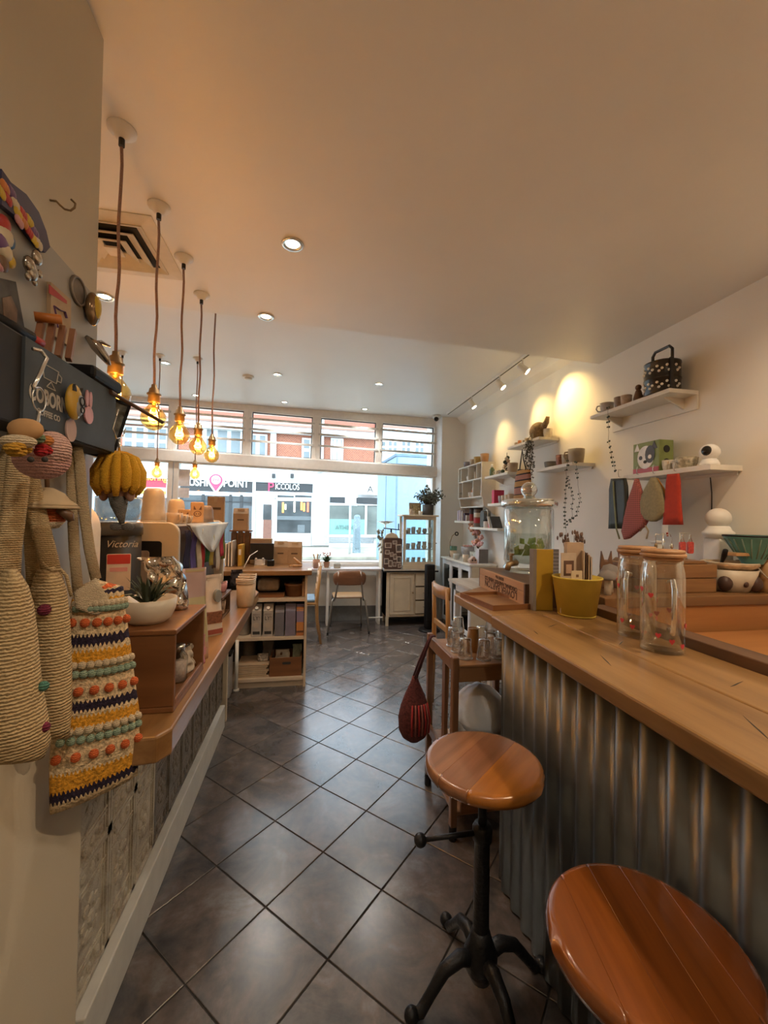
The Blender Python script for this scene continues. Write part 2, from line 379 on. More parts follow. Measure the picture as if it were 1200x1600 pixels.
for a, b in ((-2.66, -1.815), (-1.683, 1.725)):
    wi += 1; fr = MB()
    fr.box(a-.06, a, -.03, .07, .79, 2.062, MW); fr.box(b, b+.06, -.03, .07, .79, 2.062, MW); fr.box(a, b, -.02, .06, 2.045, 2.062, MW); fr.box(a, b, -.02, .06, .79, .815, MW)
    w = st(fr.build('window_%d' % wi, m_frame, bevel=.003)); MB().box(a, b, .01, .016, .815, 2.045, MW).build('pane', m_pane, w)
# ------------------------------------------------------------------ ceiling fittings
m_chrome = mat('chrome', (.75, .74, .70), .18, .9, var=.03)
m_iron = mat('cast_iron', (.022, .022, .024), .42, .5, var=.3, bump=.25, bscale=90)
m_lamp = emit('lamp_face', (1.0, .86, .62), 9)
def downlight(x, y, z, label, e=9, col=SOFT, grp=None, cone=110):
    t = thing('downlight', label, 'ceiling light', (x, y, z), group=grp)
    MB().shell([(.030, 0), (.046, -.001), (.050, -.004), (.046, -.008), (.034, -.006), (.028, .002)], n=20).build('ring', m_chrome, t, True, local=True)
    MB().lathe([(0, -.001), (.030, -.001), (.030, .004), (0, .004)], n=16).build('lamp_face', m_lamp, t, local=True)
    l = lamp('downlight_lamp', 'SPOT', (0, 0, -.015), e, col, (0, 0, -1), spot_size=radians(cone), spot_blend=.8, shadow_soft_size=.03); l.parent = t
for x, y, e, lb in ((-.098, 1.879, 10, 'round recessed spotlight alone in the middle of the near lower ceiling'),
                    (-1.166, 2.56, 8, 'recessed spotlight by the ceiling edge beside the front pendant cord'),
                    (-.286, 2.60, 10, 'recessed spotlight at the drop edge between lower and upper ceiling')):
    downlight(x, y, HLOW, lb, e*1.05)
for x, y, lb in ((-1.405, 4.283, 'recessed spotlight in far ceiling between the pendant cords'), (-.354, 4.362, 'recessed spotlight in far ceiling right of the smoke alarm'),
                 (.726, 4.414, 'rightmost recessed spotlight of the far ceiling'), (-.34, 5.40, 'recessed spotlight above the window next to its second mullion'),
                 (.714, 5.48, 'recessed spotlight above the window towards the security camera'), (-1.40, 5.36, 'recessed spotlight above the window behind the pendant cords')):
    downlight(x, y, HUP, lb, 17, (1.0, .94, .86))
# unseen lamps added: two for the warm glow at right, one as fill behind
for x, y, e, lb in ((1.35, .25, 25, 'added warm spotlight, out of view over the near end of the bar'), (1.75, 1.05, 10, 'added warm spotlight, out of view over the bar workspace'),
                    (.15, -.35, 13, 'added fill spotlight, unseen in the ceiling behind the viewer')):
    downlight(x, y, HLOW, lb, e, SOFT if x < .5 else WARM, None, 158)
# smoke alarm
t = thing('smoke_alarm', 'round cream smoke alarm on far ceiling', 'smoke alarm', (-.659, 4.494, HUP))
MB().lathe([(.058, 0), (.060, -.012), (.052, -.022), (0, -.022)], n=24).build('base', m_white, t, True, local=True)
MB().lathe([(.040, -.022), (.038, -.034), (.020, -.040), (0, -.040)], n=24).build('cap', m_white, t, True, local=True)
# air vent with nested louvre frames
t = thing('air_vent', 'square white ceiling air vent with stepped louvres', 'air vent', (-.90, 2.055, HLOW))
hs = .235
for k, (s, zz) in enumerate(((hs, 0), (.175, -.012), (.125, -.020), (.078, -.026))):
    b = MB(); w = .062 if k == 0 else .040
    for sgn in (-1, 1):
        for ax in (0, 1):
            q = [(-s, 0, zz-.004), (s, 0, zz-.004), (s-w, 0, zz+.016 if k else zz-.010), (-s+w, 0, zz+.016 if k else zz-.010)]
            pts = []
            for (a, _, z), off in zip(q, (s, s, s-w, s-w)): pts.append((a, sgn*off, z) if ax == 0 else (sgn*off, a, z))
            b.add(pts+[(p[0], p[1], p[2]+.006) for p in pts], [(0, 1, 2, 3), (7, 6, 5, 4), (0, 4, 5, 1), (1, 5, 6, 2), (2, 6, 7, 3), (3, 7, 4, 0)])
    b.build('frame' if k == 0 else 'louvre', mat('vent_paint', (.62, .57, .46), .5, var=.06), t, local=True)
MB().box(-.032, .032, -.032, .032, -.034, -.026).build('centre_plate', mat('vent_paint'), t, local=True)
MB().box(-.20, .20, -.20, .20, -.0015, -.0005).build('duct_opening', mat('duct_dark', (.02, .017, .014), .9), t, local=True)
# security camera dome
t = thing('security_camera', 'small white dome security camera at ceiling corner above window', 'security camera', (1.755, 5.56, HUP))
MB().lathe([(.055, 0), (.055, -.03), (.042, -.055), (0, -.06)], n=20).build('housing', m_white, t, True, local=True)
MB().sph((-.015, -.025, -.058), .034, n=14).build('lens_ball', mat('black_gloss', (.012, .012, .013), .15), t, True, local=True)
# track lights
t = thing('track_light', 'white ceiling track with three adjustable spot heads', 'track light', (1.86, 3.0, HUP))
MB().box(1.845, 1.880, 2.95, 5.42, HUP-.020, HUP).build('track', m_white, t)
MB().box(1.856, 1.869, 2.97, 5.40, HUP-.021, HUP-.0199).build('slot', mat('slot_dark', (.05, .045, .04), .6), t)
for y, aim, e in ((4.55, (2.2, 4.35, 2.2), 7), (3.83, (2.2, 3.55, 2.3), 10), (3.38, (2.2, 3.16, 2.45), 15)):
    c = Vector((1.862, y, HUP-.10)); d = (Vector(aim)-c).normalized()
    h = MB(); h.tube([c-d*.05, c-d*.045, c+d*.055], [.018, .026, .033], 16); hd = h.build('spot_head', m_white, t, True)
    MB().cyl((1.862, y, HUP-.02), (1.862, y, HUP-.095), .008, n=10).build('stem', m_white, t)
    MB().cyl(c+d*.0552, c+d*.057, .028, n=16).build('lamp_face', emit('spot_face', (1.0, .78, .42), 14), t)
    lamp('spot_lamp', 'SPOT', c+d*.075, e, (1.0, .64, .22), d, spot_size=radians(74), spot_blend=1.0, shadow_soft_size=.02)
# ------------------------------------------------------------------ pendant bulbs
m_cord = mat('cord_fabric', (.30, .19, .15), .85, var=.25, scale=300)
m_brass = mat('aged_brass', (.30, .21, .11), .38, .75, var=.25)
m_amber = glass('amber_glass', (1.0, .78, .36), .03, .35, .5, .6, 1.8)
m_fil = emit('filament', (1.0, .52, .09), 8)
def pendant(z1, zb, rb=.047, dim=False, e=1.8):
    """rose at z1 above, bulb centre at zb; local origin on the axis at height 0"""
    t = thing('pendant_lamp', '', 'pendant lamp')
    MB().lathe([(.042, z1), (.042, z1-.006), (.026, z1-.012), (.018, z1-.030), (0, z1-.032)], n=20).build('ceiling_rose', m_white, t, True, local=True)
    MB().cyl((0, 0, z1-.032), (0, 0, z1-.055), .009, n=10).build('cord_grip', mat('black_plastic', (.015, .014, .014), .45), t, local=True)
    top = zb+rb*1.30+.075
    pts = [Vector((.003*sin(i*1.1), .002*cos(i*1.7), z1-.06+(top-z1+.06)*i/12)) for i in range(13)]; pts[0].x = pts[-1].x = pts[0].y = pts[-1].y = 0
    MB().tube(pts, .0050, 8).build('cord', m_cord, t, True, local=True)
    k = rb/.047
    MB().lathe([(.006, top), (.010, top-.002), (.011, top-.014), (.017*k, top-.018), (.020*k, top-.034), (.026*k, top-.038), (.026*k, top-.042), (.021*k, top-.045), (.022*k, top-.072), (0, top-.072)], n=18).build('lamp_holder', m_brass, t, True, local=True)
    prof = [(.017*k, zb+rb*1.32), (.018*k, zb+rb*1.12), (rb*.62, zb+rb*.82), (rb*.90, zb+rb*.42), (rb, zb), (rb*.90, zb-rb*.44), (rb*.62, zb-rb*.78), (rb*.3, zb-rb*.96), (0, zb-rb)]
    MB().lathe(prof, n=22).build('bulb', m_amber, t, True, local=True)
    f = MB(); N = 46
    f.tube([Vector((.0135*k*cos(i*.85), .0135*k*sin(i*.85), zb+rb*.55-rb*1.0*i/N)) for i in range(N)], .0016*k, 5); f.build('filament', emit('filament_dim', (1, .62, .2), 3) if dim else m_fil, t, local=True)
    MB().cyl((0, 0, zb+rb*.5), (0, 0, zb+rb*1.25), .005*k, .008*k, 8).build('glass_stem', m_amber, t, True, local=True)
    l = lamp('bulb_light', 'POINT', (0, 0, zb), e, AMBER, shadow_soft_size=.02); l.parent = t
    return t
P1 = pendant(HLOW, 1.808); P1.location = (-.614, 1.428, 0); tag(P1, 'front amber pendant bulb, half hidden behind the black sign box', 'pendant lamp', 'pendant bulbs in the near row')
names = ['second amber pendant bulb of the near row, with brown stick before it', 'third amber pendant bulb of the near row, spiral filament glowing', 'fourth amber pendant bulb of the near row']
for k, lb in enumerate(names): copy_tree(P1, loc=(-.614, 1.758+.33*k, 0), label=lb)
P5 = pendant(HUP, 1.808); P5.location = (-.614, 2.748, 0); tag(P5, 'fifth and farthest amber pendant bulb of the near row', 'pendant lamp', 'pendant bulbs in the near row')
for x, lb in ((-1.70, 'small far pendant lamp whose bulb hangs behind the yellow plush'), (-1.385, 'small far pendant bulb hanging before the red shop sign'), (-1.058, 'small far pendant bulb hanging before the grey shop sign')):
    c = copy_tree(P5, loc=(x, 4.085, 0), label=lb); c['group'] = 'pendant bulbs in the far row'
# small ceiling hook in the cream wall
hk = MB(); c = px(78, 313, x=-.55)
hk.tube([c+Vector((0, 0, 0)), c+Vector((.012, 0, .0)), c+Vector((.018, .002, -.006)), c+Vector((.026, .004, -.012)), c+Vector((.036, .006, -.012)), c+Vector((.043, .007, -.004)), c+Vector((.044, .008, .006)), c+Vector((.036, .007, .013))], .0022, 8)
tag(hk.build('screw_hook', m_brass, None, True), 'small bare screw hook in cream wall above magnets', 'hook')
# ------------------------------------------------------------------ the street outside
m_asph = mat('street_asphalt', (.30, .29, .26), .9, var=.2, scale=3)
m_pave = mat('street_paving', (.38, .355, .28), .9, var=.22, scale=2)
st(MB().box(-40, 40, 5.95, 40, -.3, -.14).build('ground', m_asph))
st(MB().box(-40, 40, 15.2, 21, -.14, -.02).build('ground_pavement_far', m_pave, bevel=.02))
st(MB().box(-40, 40, 5.96, 8.2, -.14, -.04).build('ground_pavement_near', m_pave, bevel=.02))
FD = 20.0; MF = Matrix.Translation((0, FD, 0)) @ Matrix.Rotation(.06, 4, 'Z'); MFi = MF.inverted()
_fn = (MF.to_3x3() @ Vector((0, -1, 0))); FX = MF.to_3x3() @ Vector((1, 0, 0))
def fp(u, v, off=0):
    p = MFi @ px(u, v, plane=(MF @ Vector((0, off, 0)), _fn)); return p.x, p.z
def frect(b, u0, v0, u1, v1, d0, d1, M=MF):
    x0, z1 = fp(u0, v0, d0); x1, z0 = fp(u1, v1, d0); b.box(min(x0, x1), max(x0, x1), d0, d1, min(z0, z1), max(z0, z1), M); return x0, x1, z0, z1
def part(parent, name, m, rects, d0, d1, bevel=0):
    for r in rects: b = MB(); frect(b, *r, d0, d1); b.build(name, m, parent, bevel=bevel)
def brick_mat():
    m, nt, b = _new('red_brick'); v = _coords(nt, (1, 1, 1), rot=(pi/2, 0, 0)); t = nt.nodes.new('ShaderNodeTexBrick')
    t.inputs['Color1'].default_value = (.40, .115, .05, 1); t.inputs['Color2'].default_value = (.30, .08, .035, 1); t.inputs['Mortar'].default_value = (.5, .42, .36, 1)
    t.inputs['Scale'].default_value = 4.4; t.inputs['Mortar Size'].default_value = .015; nt.links.new(v.outputs[0], t.inputs['Vector']); nt.links.new(t.outputs[0], b.inputs['Base Color'])
    b.inputs['Roughness'].default_value = .9; return m
m_brick = brick_mat()
m_roof = bands('roof_tiles', [(i/14, ((.30, .095, .055) if i % 2 else (.36, .20, .15))) for i in range(14)], axis=2, bump=0)
m_ext = mat('street_white', (.60, .60, .58), .7, var=.04, scale=2)
m_sgrey = mat('sign_grey', (.040, .043, .046), .6)
m_sglass = mat('far_glass', (.055, .065, .07), .3, var=.5, scale=1.2)
m_pglass = mat('far_glass_pale', (.17, .20, .21), .35, var=.3, scale=.8)
m_sw = mat('sign_white', (.85, .85, .83), .5); m_red = mat('sign_red', (.55, .04, .07), .5); m_pink = mat('sign_pink', (.72, .06, .14), .5)
m_yel = mat('sign_yellow', (.75, .55, .08), .5)
def ftext(body, size, m, parent, u, v, **k):
    k.setdefault('bold', .004)
    x, z = fp(u, v, -.09); return text(body, size, m, parent, MF @ Vector((x, -.09, z)), FX, (0, 0, 1), ext=.02, **k)
# long brick terrace with roof
bl = thing('terrace_building', 'red brick terrace with tiled roof and white bay windows across the street', 'building', MF @ Vector((-4, 0, 0)), .06)
x0, z0 = fp(60, 745); x1, _ = fp(586, 745); _, ze = fp(420, 668)
MB().box(x0-6, x1, 0, 5, 3.9, ze, MF).build('brick_wall', m_brick, bl)
b = MB(); b.add([(x0-6, -.35, ze), (x1, -.35, ze), (x1, 5, ze+4.2), (x0-6, 5, ze+4.2), (x0-6, -.35, ze+.12), (x1, -.35, ze+.12), (x1, 5, ze+4.4), (x0-6, 5, ze+4.4)], [(0, 3, 2, 1), (4, 5, 6, 7), (0, 1, 5, 4), (1, 2, 6, 5), (2, 3, 7, 6), (3, 0, 4, 7)], MF)
b.build('roof', m_roof, bl)
MB().box(x0-6, x1, -.35, -.1, ze-.28, ze+.05, MF).build('gutter_board', m_ext, bl)
MB().box(x0-6, x1, -.1, .3, 3.0, 3.95, MF).build('render_band', m_ext, bl)
def sash(u0, v0, u1, v1, cols, rows, pane=m_pglass, bay=.0):
    b = MB(); xa, xb, za, zb = frect(b, u0, v0, u1, v1, -.12-bay, .02); w = b.build('window', m_ext, bl, bevel=.01)
    cw = (xb-xa)/cols; ch = (zb-za)/rows
    for i in range(cols):
        for j in range(rows):
            MB().box(xa+cw*i+.09, xa+cw*(i+1)-.09, -.135-bay, -.11-bay, za+ch*j+.08, za+ch*(j+1)-.08, MF).build('pane', pane, w)
for r in ((192, 664, 262, 712, 4, 2), (316, 668, 378, 712, 3, 1), (388, 677, 417, 716, 2, 1), (517, 684, 536, 722, 3, 2), (472, 684, 486, 722, 1, 2)): sash(*r)
part(bl, 'pilaster', m_ext, [(423, 668, 431, 720), (318, 664, 322, 720)], -.18, 0)
part(bl, 'downpipe', m_ext, [(497, 655, 499.5, 738), (503, 655, 505, 738)], -.25, -.12)
bl = thing('shop_pier_column', 'white pier with blue panel between the cafe and salon shops', 'pier', MF @ Vector((-1, 0, 0)), .06)
part(bl, 'shop_pier', m_ext, [(491, 756, 514, 852)], -.1, .3)
part(bl, 'pier_panel', mat('pier_blue', (.42, .50, .56), .6), [(507, 756, 513, 850)], -.14, -.1)
# white building to the right
bw = thing('white_building', 'white rendered building with a row of sash windows, far right across street', 'building', MF @ Vector((4.2, 0, 0)), .06)
x2, _ = fp(800, 745); _, zt = fp(630, 672)
MB().box(x1+.02, x2, .1, 5, 0, zt, MF).build('wall', m_ext, bw)
b = MB(); b.add([(x1+.02, -.2, zt), (x2, -.2, zt), (x2, 5, zt+4), (x1+.02, 5, zt+4), (x1+.02, -.2, zt+.12), (x2, -.2, zt+.12), (x2, 5, zt+4.2), (x1+.02, 5, zt+4.2)], [(0, 3, 2, 1), (4, 5, 6, 7), (0, 1, 5, 4), (1, 2, 6, 5), (2, 3, 7, 6), (3, 0, 4, 7)], MF); b.build('roof', m_roof, bw)
for u in (588, 606, 627, 648):
    b = MB(); xa, xb, za, zb = frect(b, u, 688, u+15, 708, -.02, .12); w = b.build('window', m_sw, bw)
    for i in range(2):
        for j in range(2): MB().box(xa+(xb-xa)*i/2+.05, xa+(xb-xa)*(i+1)/2-.05, -.04, -.015, za+(zb-za)*j/2+.05, za+(zb-za)*(j+1)/2-.05, MF).build('pane', m_pglass, w)
# shop: red tailoring sign
s = thing('tailor_shop', 'shop front with red Tailoring sign and yellow lettering', 'shop', MF @ Vector((-10, 0, 0)), .06)
part(s, 'sign_board', m_red, [(120, 727, 259, 762)], -.06, .05); ftext("s Tailoring", .40, m_yel, s, 233, 746, sx=.85)
part(s, 'yellow_band', m_yel, [(120, 763, 259, 773)], -.04, .04); part(s, 'glazing', m_sglass, [(120, 774, 259, 845)], -.02, .03)
part(s, 'stall_riser', m_ext, [(120, 845, 259, 858)], -.06, .03)
# shop: sushi
s = thing('sushi_shop', 'dark grey shop front with SUSHI POINT sign', 'shop', MF @ Vector((-7, 0, 0)), .06)
part(s, 'sign_board', m_sgrey, [(262, 740, 395, 770)], -.06, .05); part(s, 'sign_border', m_ext, [(262, 770, 397, 773), (395, 742, 397.5, 852)], -.08, .05)
ftext('SUSHI', .46, m_sw, s, 307, 754, sx=.82, bold=.012); ftext('POINT', .46, m_sw, s, 369, 756, sx=.82, bold=.012)
x, z = fp(337.5, 754, -.09)
pin = [(x+.36*cos(a), z+.10+.36*sin(a)) for a in [radians(-35+i*250/16) for i in range(17)]]+[(x, z-.52)]
lg = MB().prism(pin, -.10, -.07, 'y', MF).build('pin_logo', m_sw, s)
pin2 = [(x+.28*cos(a), z+.10+.28*sin(a)) for a in [radians(-35+i*250/16) for i in range(17)]]+[(x, z-.40)]
MB().prism(pin2, -.115, -.10, 'y', MF).build('pin_face', m_pink, lg)
MB().prism(circ(x, z+.12, .20, 16), -.13, -.114, 'y', MF).build('pin_disc', m_sw, lg)
for k in (-1, 0, 1): MB().prism([(x+k*.09-.05, z+.06), (x+k*.09-.01, z+.06), (x+k*.09+.05, z+.18), (x+k*.09+.01, z+.18)], -.14, -.129, 'y', MF).build('pin_stroke', m_pink, lg)
part(s, 'glazing', m_sglass, [(262, 772, 395, 846)], -.02, .03)
part(s, 'window_bar', m_sgrey, [(280, 772, 283, 846), (315, 772, 318, 846), (358, 772, 361, 846), (375, 772, 378, 846), (262, 782, 395, 784)], -.06, .0)
part(s, 'door_panel', mat('shop_grey', (.10, .115, .125), .5), [(361, 786, 375, 846), (378, 790, 393, 846)], -.03, .0)
part(s, 'stall_riser', m_sgrey, [(262, 846, 395, 857)], -.06, .03)
# shop: piccolos
s = thing('cafe_shop', 'white shop front with grey PICCOLOS sign and lit window', 'shop', MF @ Vector((-3, 0, 0)), .06)
part(s, 'sign_board', m_sgrey, [(398, 751, 489, 770)], -.06, .05); part(s, 'sign_border', m_ext, [(397, 748, 491, 751), (397, 770, 491, 773), (489, 748, 491.5, 852)], -.09, .05)
ftext('P', .60, m_pink, s, 423, 761.5); ftext('ICCOLOS', .40, m_sw, s, 449, 761, sx=.66)
part(s, 'wall_panel', mat('shop_cream', (.46, .45, .36), .7), [(397.5, 773, 430, 853)], -.02, .04)
b = MB(); frect(b, 409, 785, 427, 853, -.06, 0); dr = b.build('door', m_ext, s)
part(dr, 'door_glass', m_sglass, [(411.5, 788, 424, 812)], -.09, -.055); part(dr, 'door_panel', mat('door_red', (.22, .10, .07), .6), [(411.5, 812, 424, 842)], -.09, -.055)
part(s, 'window_frame', m_ext, [(429, 773, 432, 853), (429, 778, 490, 782), (487, 773, 490, 853), (429, 833, 490, 853), (459, 773, 461, 779)], -.08, .03)
b = MB(); frect(b, 432, 782, 487, 833, -.02, .03); gl = b.build('glazing', m_sglass, s)
part(gl, 'glass_panel', m_sglass, [(432, 773.5, 459, 778), (461, 773.5, 487, 778)], -.03, .0)
for i, (u, v0, v1, c) in enumerate(((442, 785, 801, 0), (446, 788, 796, 1), (460, 784, 800, 1), (471, 784, 797, 0), (475, 786, 799, 0), (481, 785, 800, 2))):
    b = MB(); frect(b, u-1, v0, u+1.3, v1, -.05, -.02); b.build('hanging_light', [emit('deco_orange', (1, .38, .06), 1.6), emit('deco_white', (1, .85, .6), 1.8), emit('deco_red', (.9, .12, .06), 1.2)][c], gl)
part(gl, 'counter_shape', mat('shop_inner', (.14, .16, .17), .6), [(432, 806, 487, 813), (465, 820, 476, 832)], -.04, -.02)
for u in (427, 456): part(s, 'sign_lamp', m_sgrey, [(u-2, 740, u+3, 746)], -.4, -.1)
# shop: white fascia with teal window
s = thing('salon_shop', 'white fascia shop with teal window film reading ATHEN', 'shop', MF @ Vector((.3, 0, 0)), .06)
part(s, 'fascia', m_sw, [(514, 750, 640, 775)], -.10, .05); part(s, 'shutter_box', m_sgrey, [(514, 776, 640, 789)], -.08, .05)
b = MB(); frect(b, 514, 789, 640, 840, -.02, .03); gl = b.build('glazing', mat('salon_glass', (.16, .18, .165), .35, var=.3, scale=1), s)
part(gl, 'window_film', mat('teal_film', (.22, .43, .38), .5, var=.05), [(515, 811, 570, 835)], -.05, -.02)
part(s, 'window_frame', m_ext, [(514, 835, 640, 840), (570.5, 789, 573, 836), (514, 788, 640, 790)], -.08, .03)
part(s, 'louvre_board', mat('louvre_grey', (.25, .27, .28), .5), [(514, v, 582, v+2) for v in (840, 843, 846)], -.07, .03); part(s, 'plinth', m_ext, [(514, 849, 640, 856)], -.06, .03)
ftext('ATHENA', .27, mat('film_grey', (.16, .26, .25), .6), s, 541, 824, sx=1.0); ftext('A', .46, m_sgrey, s, 578.5, 765); ftext('THENA', .46, m_sgrey, s, 612, 766)
# street furniture
p0 = px(546, 866, z=-.03); t = thing('street_sign_post', 'thin white post with small blank white parking sign', 'sign post', (p0.x, p0.y, -.03))
k = p0.y/FPX
MB().cyl((0, 0, 0), (0, 0, 2.45), .045, n=10).build('post', m_ext, t, True, local=True); MB().box(-.22, .22, -.07, -.05, 1.95, 2.42).build('sign_plate', m_sw, t, local=True)
p0 = px(557, 864, z=-.03); t = thing('street_pillar', 'weathered grey-blue tapered street pillar across the road', 'pillar', (p0.x, p0.y, -.03))
MB().lathe([(.17, 0), (.16, .8), (.13, 1.5), (.10, 1.56), (0, 1.58)], n=8).build('shaft', mat('pillar_grey', (.26, .33, .36), .8, var=.25), t, local=True)
MB().box(-.10, .10, -.19, -.15, .2, 1.0).build('hatch', mat('hatch_grey', (.20, .26, .29), .8), t, local=True)
# tall pale blue box body parked outside at the right
c0 = px(618, 811, y=10.6); t = thing('box_trailer', 'tall pale blue flat-sided box body parked outside the right window', 'trailer', (c0.x, 10.6, -.14), radians(2.5))
m_blue = mat('pale_blue_panel', (.24, .36, .46), .45, var=.10, scale=.9); m_bseam = mat('blue_seam', (.13, .20, .27), .5)
MB().box(0, 4.5, 0, 2.4, .25, 3.22).build('body', m_blue, t, local=True, bevel=.02)
MB().box(-.02, 4.5, -.02, 2.42, 3.22, 3.29).build('roof_edge', m_bseam, t, local=True)
MB().box(-.012, .035, -.015, .0, .3, 3.2).build('corner_post', m_bseam, t, local=True)
MB().box(-.012, .0, 1.15, 1.18, .3, 3.2).build('door_seam', m_bseam, t, local=True); MB().box(.03, 4.5, -.012, 0, 3.0, 3.03).build('panel_seam', m_bseam, t, local=True)
for wx in (.7, 3.6): MB().cyl((wx, .02, .28), (wx, .30, .28), .28, n=18).build('wheel', m_iron, t, local=True)
# ------------------------------------------------------------------ left service counter
m_honey = wood('honey_wood', (.36, .19, .07), (.20, .095, .032), 'y', .30, 5, .3)
m_honeyx = wood('honey_wood_x', (.30, .15, .052), (.17, .075, .026), 'x', .35, 5, .2)
m_box = wood('crate_wood', (.24, .098, .033), (.15, .058, .019), 'x', .42, 4, .15)
m_pine = wood('pine', (.55, .33, .15), (.40, .21, .085), 'z', .45, 5)
m_dkwood = wood('dark_wood', (.13, .065, .032), (.065, .030, .016), 'y', .45, 6)
m_cream = mat('cream_paint', (.64, .57, .44), .5, var=.07, scale=9, bump=.08, bscale=70)
m_black = mat('black_plastic'); m_blk2 = mat('black_satin', (.010, .010, .011), .5)
m_blk2.node_tree.nodes['Principled BSDF'].inputs['Specular IOR Level'].default_value = .2
m_card = mat('kraft_card', (.42, .29, .18), .85, var=.1, scale=20)
m_kraft = mat('kraft_paper', (.47, .34, .22), .85, var=.1, scale=9, bump=.2, bscale=30)
m_paper = mat('paper_white', (.80, .78, .74), .7, var=.04)
m_ink = mat('ink', (.03, .028, .026), .7)
t = thing('service_counter', 'long wooden topped counter with pressed tin front along the left', 'counter', (-.6, 2.1, 0))
MB().prism([(-.55, 1.095), (-.42, 1.055), (-.345, 1.062), (-.322, 1.10), (-.336, 2.99), (-.36, 3.05), (-1.25, 3.05), (-1.25, 1.175), (-.55, 1.175)], .835, .90).build('worktop', m_honey, t, bevel=.006)
MB().box(-1.2, -.585, 1.18, 3.02, 0, .835).build('body', m_dkwood, t)
MB().box(-.565, -.53, 1.17, 2.93, 0, .150).build('kick_board', mat('kick_paint', (.62, .62, .58), .5, var=.06), t, bevel=.004)
MB().box(-.58, -.535, 3.00, 3.035, 0, .835).build('end_post', m_cream, t, bevel=.003)
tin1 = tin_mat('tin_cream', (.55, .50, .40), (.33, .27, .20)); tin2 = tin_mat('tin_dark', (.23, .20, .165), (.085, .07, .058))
cols = [1.172, 1.355, 1.54, 1.725, 1.91, 2.09, 2.275, 2.46, 2.645, 2.83, 2.998]
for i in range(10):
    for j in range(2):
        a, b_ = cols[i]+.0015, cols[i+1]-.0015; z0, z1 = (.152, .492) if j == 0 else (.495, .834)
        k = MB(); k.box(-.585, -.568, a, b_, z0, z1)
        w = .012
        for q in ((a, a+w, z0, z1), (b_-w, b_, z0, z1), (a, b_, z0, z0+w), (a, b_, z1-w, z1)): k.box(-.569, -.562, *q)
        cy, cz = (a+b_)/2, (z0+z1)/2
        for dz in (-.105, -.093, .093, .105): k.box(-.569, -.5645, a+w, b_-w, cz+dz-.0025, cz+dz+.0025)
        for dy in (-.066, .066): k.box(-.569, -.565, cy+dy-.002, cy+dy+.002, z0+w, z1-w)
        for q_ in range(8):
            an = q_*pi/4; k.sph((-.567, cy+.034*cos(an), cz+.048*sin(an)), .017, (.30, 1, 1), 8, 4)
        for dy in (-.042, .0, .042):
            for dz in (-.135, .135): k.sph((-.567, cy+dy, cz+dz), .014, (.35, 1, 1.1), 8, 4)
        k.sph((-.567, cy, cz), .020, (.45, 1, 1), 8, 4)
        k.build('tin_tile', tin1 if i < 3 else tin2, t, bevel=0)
# steel board on the wall and its magnets
m_steel = mat('steel_board', (.40, .385, .35), .42, .25, var=.04, scale=3)
MB().prism([(.3, 1.0), (1.15, 1.0), (1.155, 1.9), (1.150, 1.955), (1.12, 1.975), (.3, 2.02)], -.550, -.541, 'x').build('steel_board', m_steel)
tag(bpy.data.objects['steel_board'], 'grey steel board fixed flat on the cream wall', 'board')
XB = -.5405
def wl(u, v, dx=0): return px(u, v, x=XB+dx)
def blobs(name, m, parent, pts, r, sc=(.5, 1, 1)):
    b = MB()
    for p in pts: b.sph(p, r, sc, 10, 6)
    return b.build(name, m, parent, True)
cl = {k: mat('enamel_'+k, c, .35, var=.15) for k, c in dict(navy=(.035, .03, .09), red=(.45, .035, .03), yellow=(.62, .42, .03), orange=(.60, .20, .04), pink=(.62, .30, .30), blue=(.07, .16, .30), cream=(.60, .50, .34), green=(.12, .26, .12), purple=(.16, .08, .20), brown=(.16, .085, .045), teal=(.10, .30, .28)).items()}
c = wl(34, 335); t = thing('souvenir_magnet', 'long colourful raised souvenir magnet with navy edge at board top', 'magnet', c)
out = [wl(*p) for p in ((-10, 262), (5, 283), (30, 302), (50, 330), (62, 360), (68, 385), (60, 394), (40, 370), (18, 340), (-10, 318))]
MB().prism([(p.y, p.z) for p in out], XB, XB+.012, 'x').build('backing', cl['navy'], t)
for i, (u, v, cc) in enumerate(((8, 292, 'orange'), (12, 310, 'red'), (24, 318, 'cream'), (28, 332, 'yellow'), (36, 334, 'red'), (38, 348, 'orange'), (46, 345, 'yellow'), (46, 362, 'red'), (54, 362, 'purple'), (54, 375, 'yellow'), (60, 380, 'cream'), (18, 300, 'purple'), (2, 300, 'yellow'), (30, 345, 'pink'))):
    blobs('relief', cl[cc], t, [wl(u+a_, v+b_, .012) for a_, b_ in ((0, 0), (3, 5), (-3, -4))], .0085, (.35, .8, 1.1))
c = wl(8, 390); t = thing('figure_magnet', 'magnet of a stacked figure with red top and blue side, left edge', 'magnet', c)
for u, v, cc, r in ((6, 350, 'red', .015), (8, 370, 'cream', .018), (14, 376, 'blue', .014), (2, 378, 'purple', .015), (8, 394, 'cream', .016), (16, 408, 'yellow', .012), (4, 412, 'brown', .014), (0, 416, 'pink', .009)): blobs('relief', cl[cc], t, [wl(u, v, .008)], r)
m_silver = mat('silver_gloss', (.42, .38, .33), .16, .9)
c = wl(50, 420); t = thing('silver_animal_magnet', 'shiny silver animal magnet below the souvenir magnet', 'magnet', c)
blobs('body', m_silver, t, [wl(46, 414, .014), wl(50, 426, .014)], .016); blobs('head', m_silver, t, [wl(58, 403, .018)], .014)
blobs('foot', m_silver, t, [wl(44, 432, .014), wl(54, 440, .014), wl(62, 428, .014)], .008)
def card(name, label, cat, corners, m, th=.004, lift=.001):
    pts = [wl(*p) for p in corners]; return tag(MB().prism([(p.y, p.z) for p in pts], XB+lift, XB+lift+th, 'x').build(name, m), label, cat)
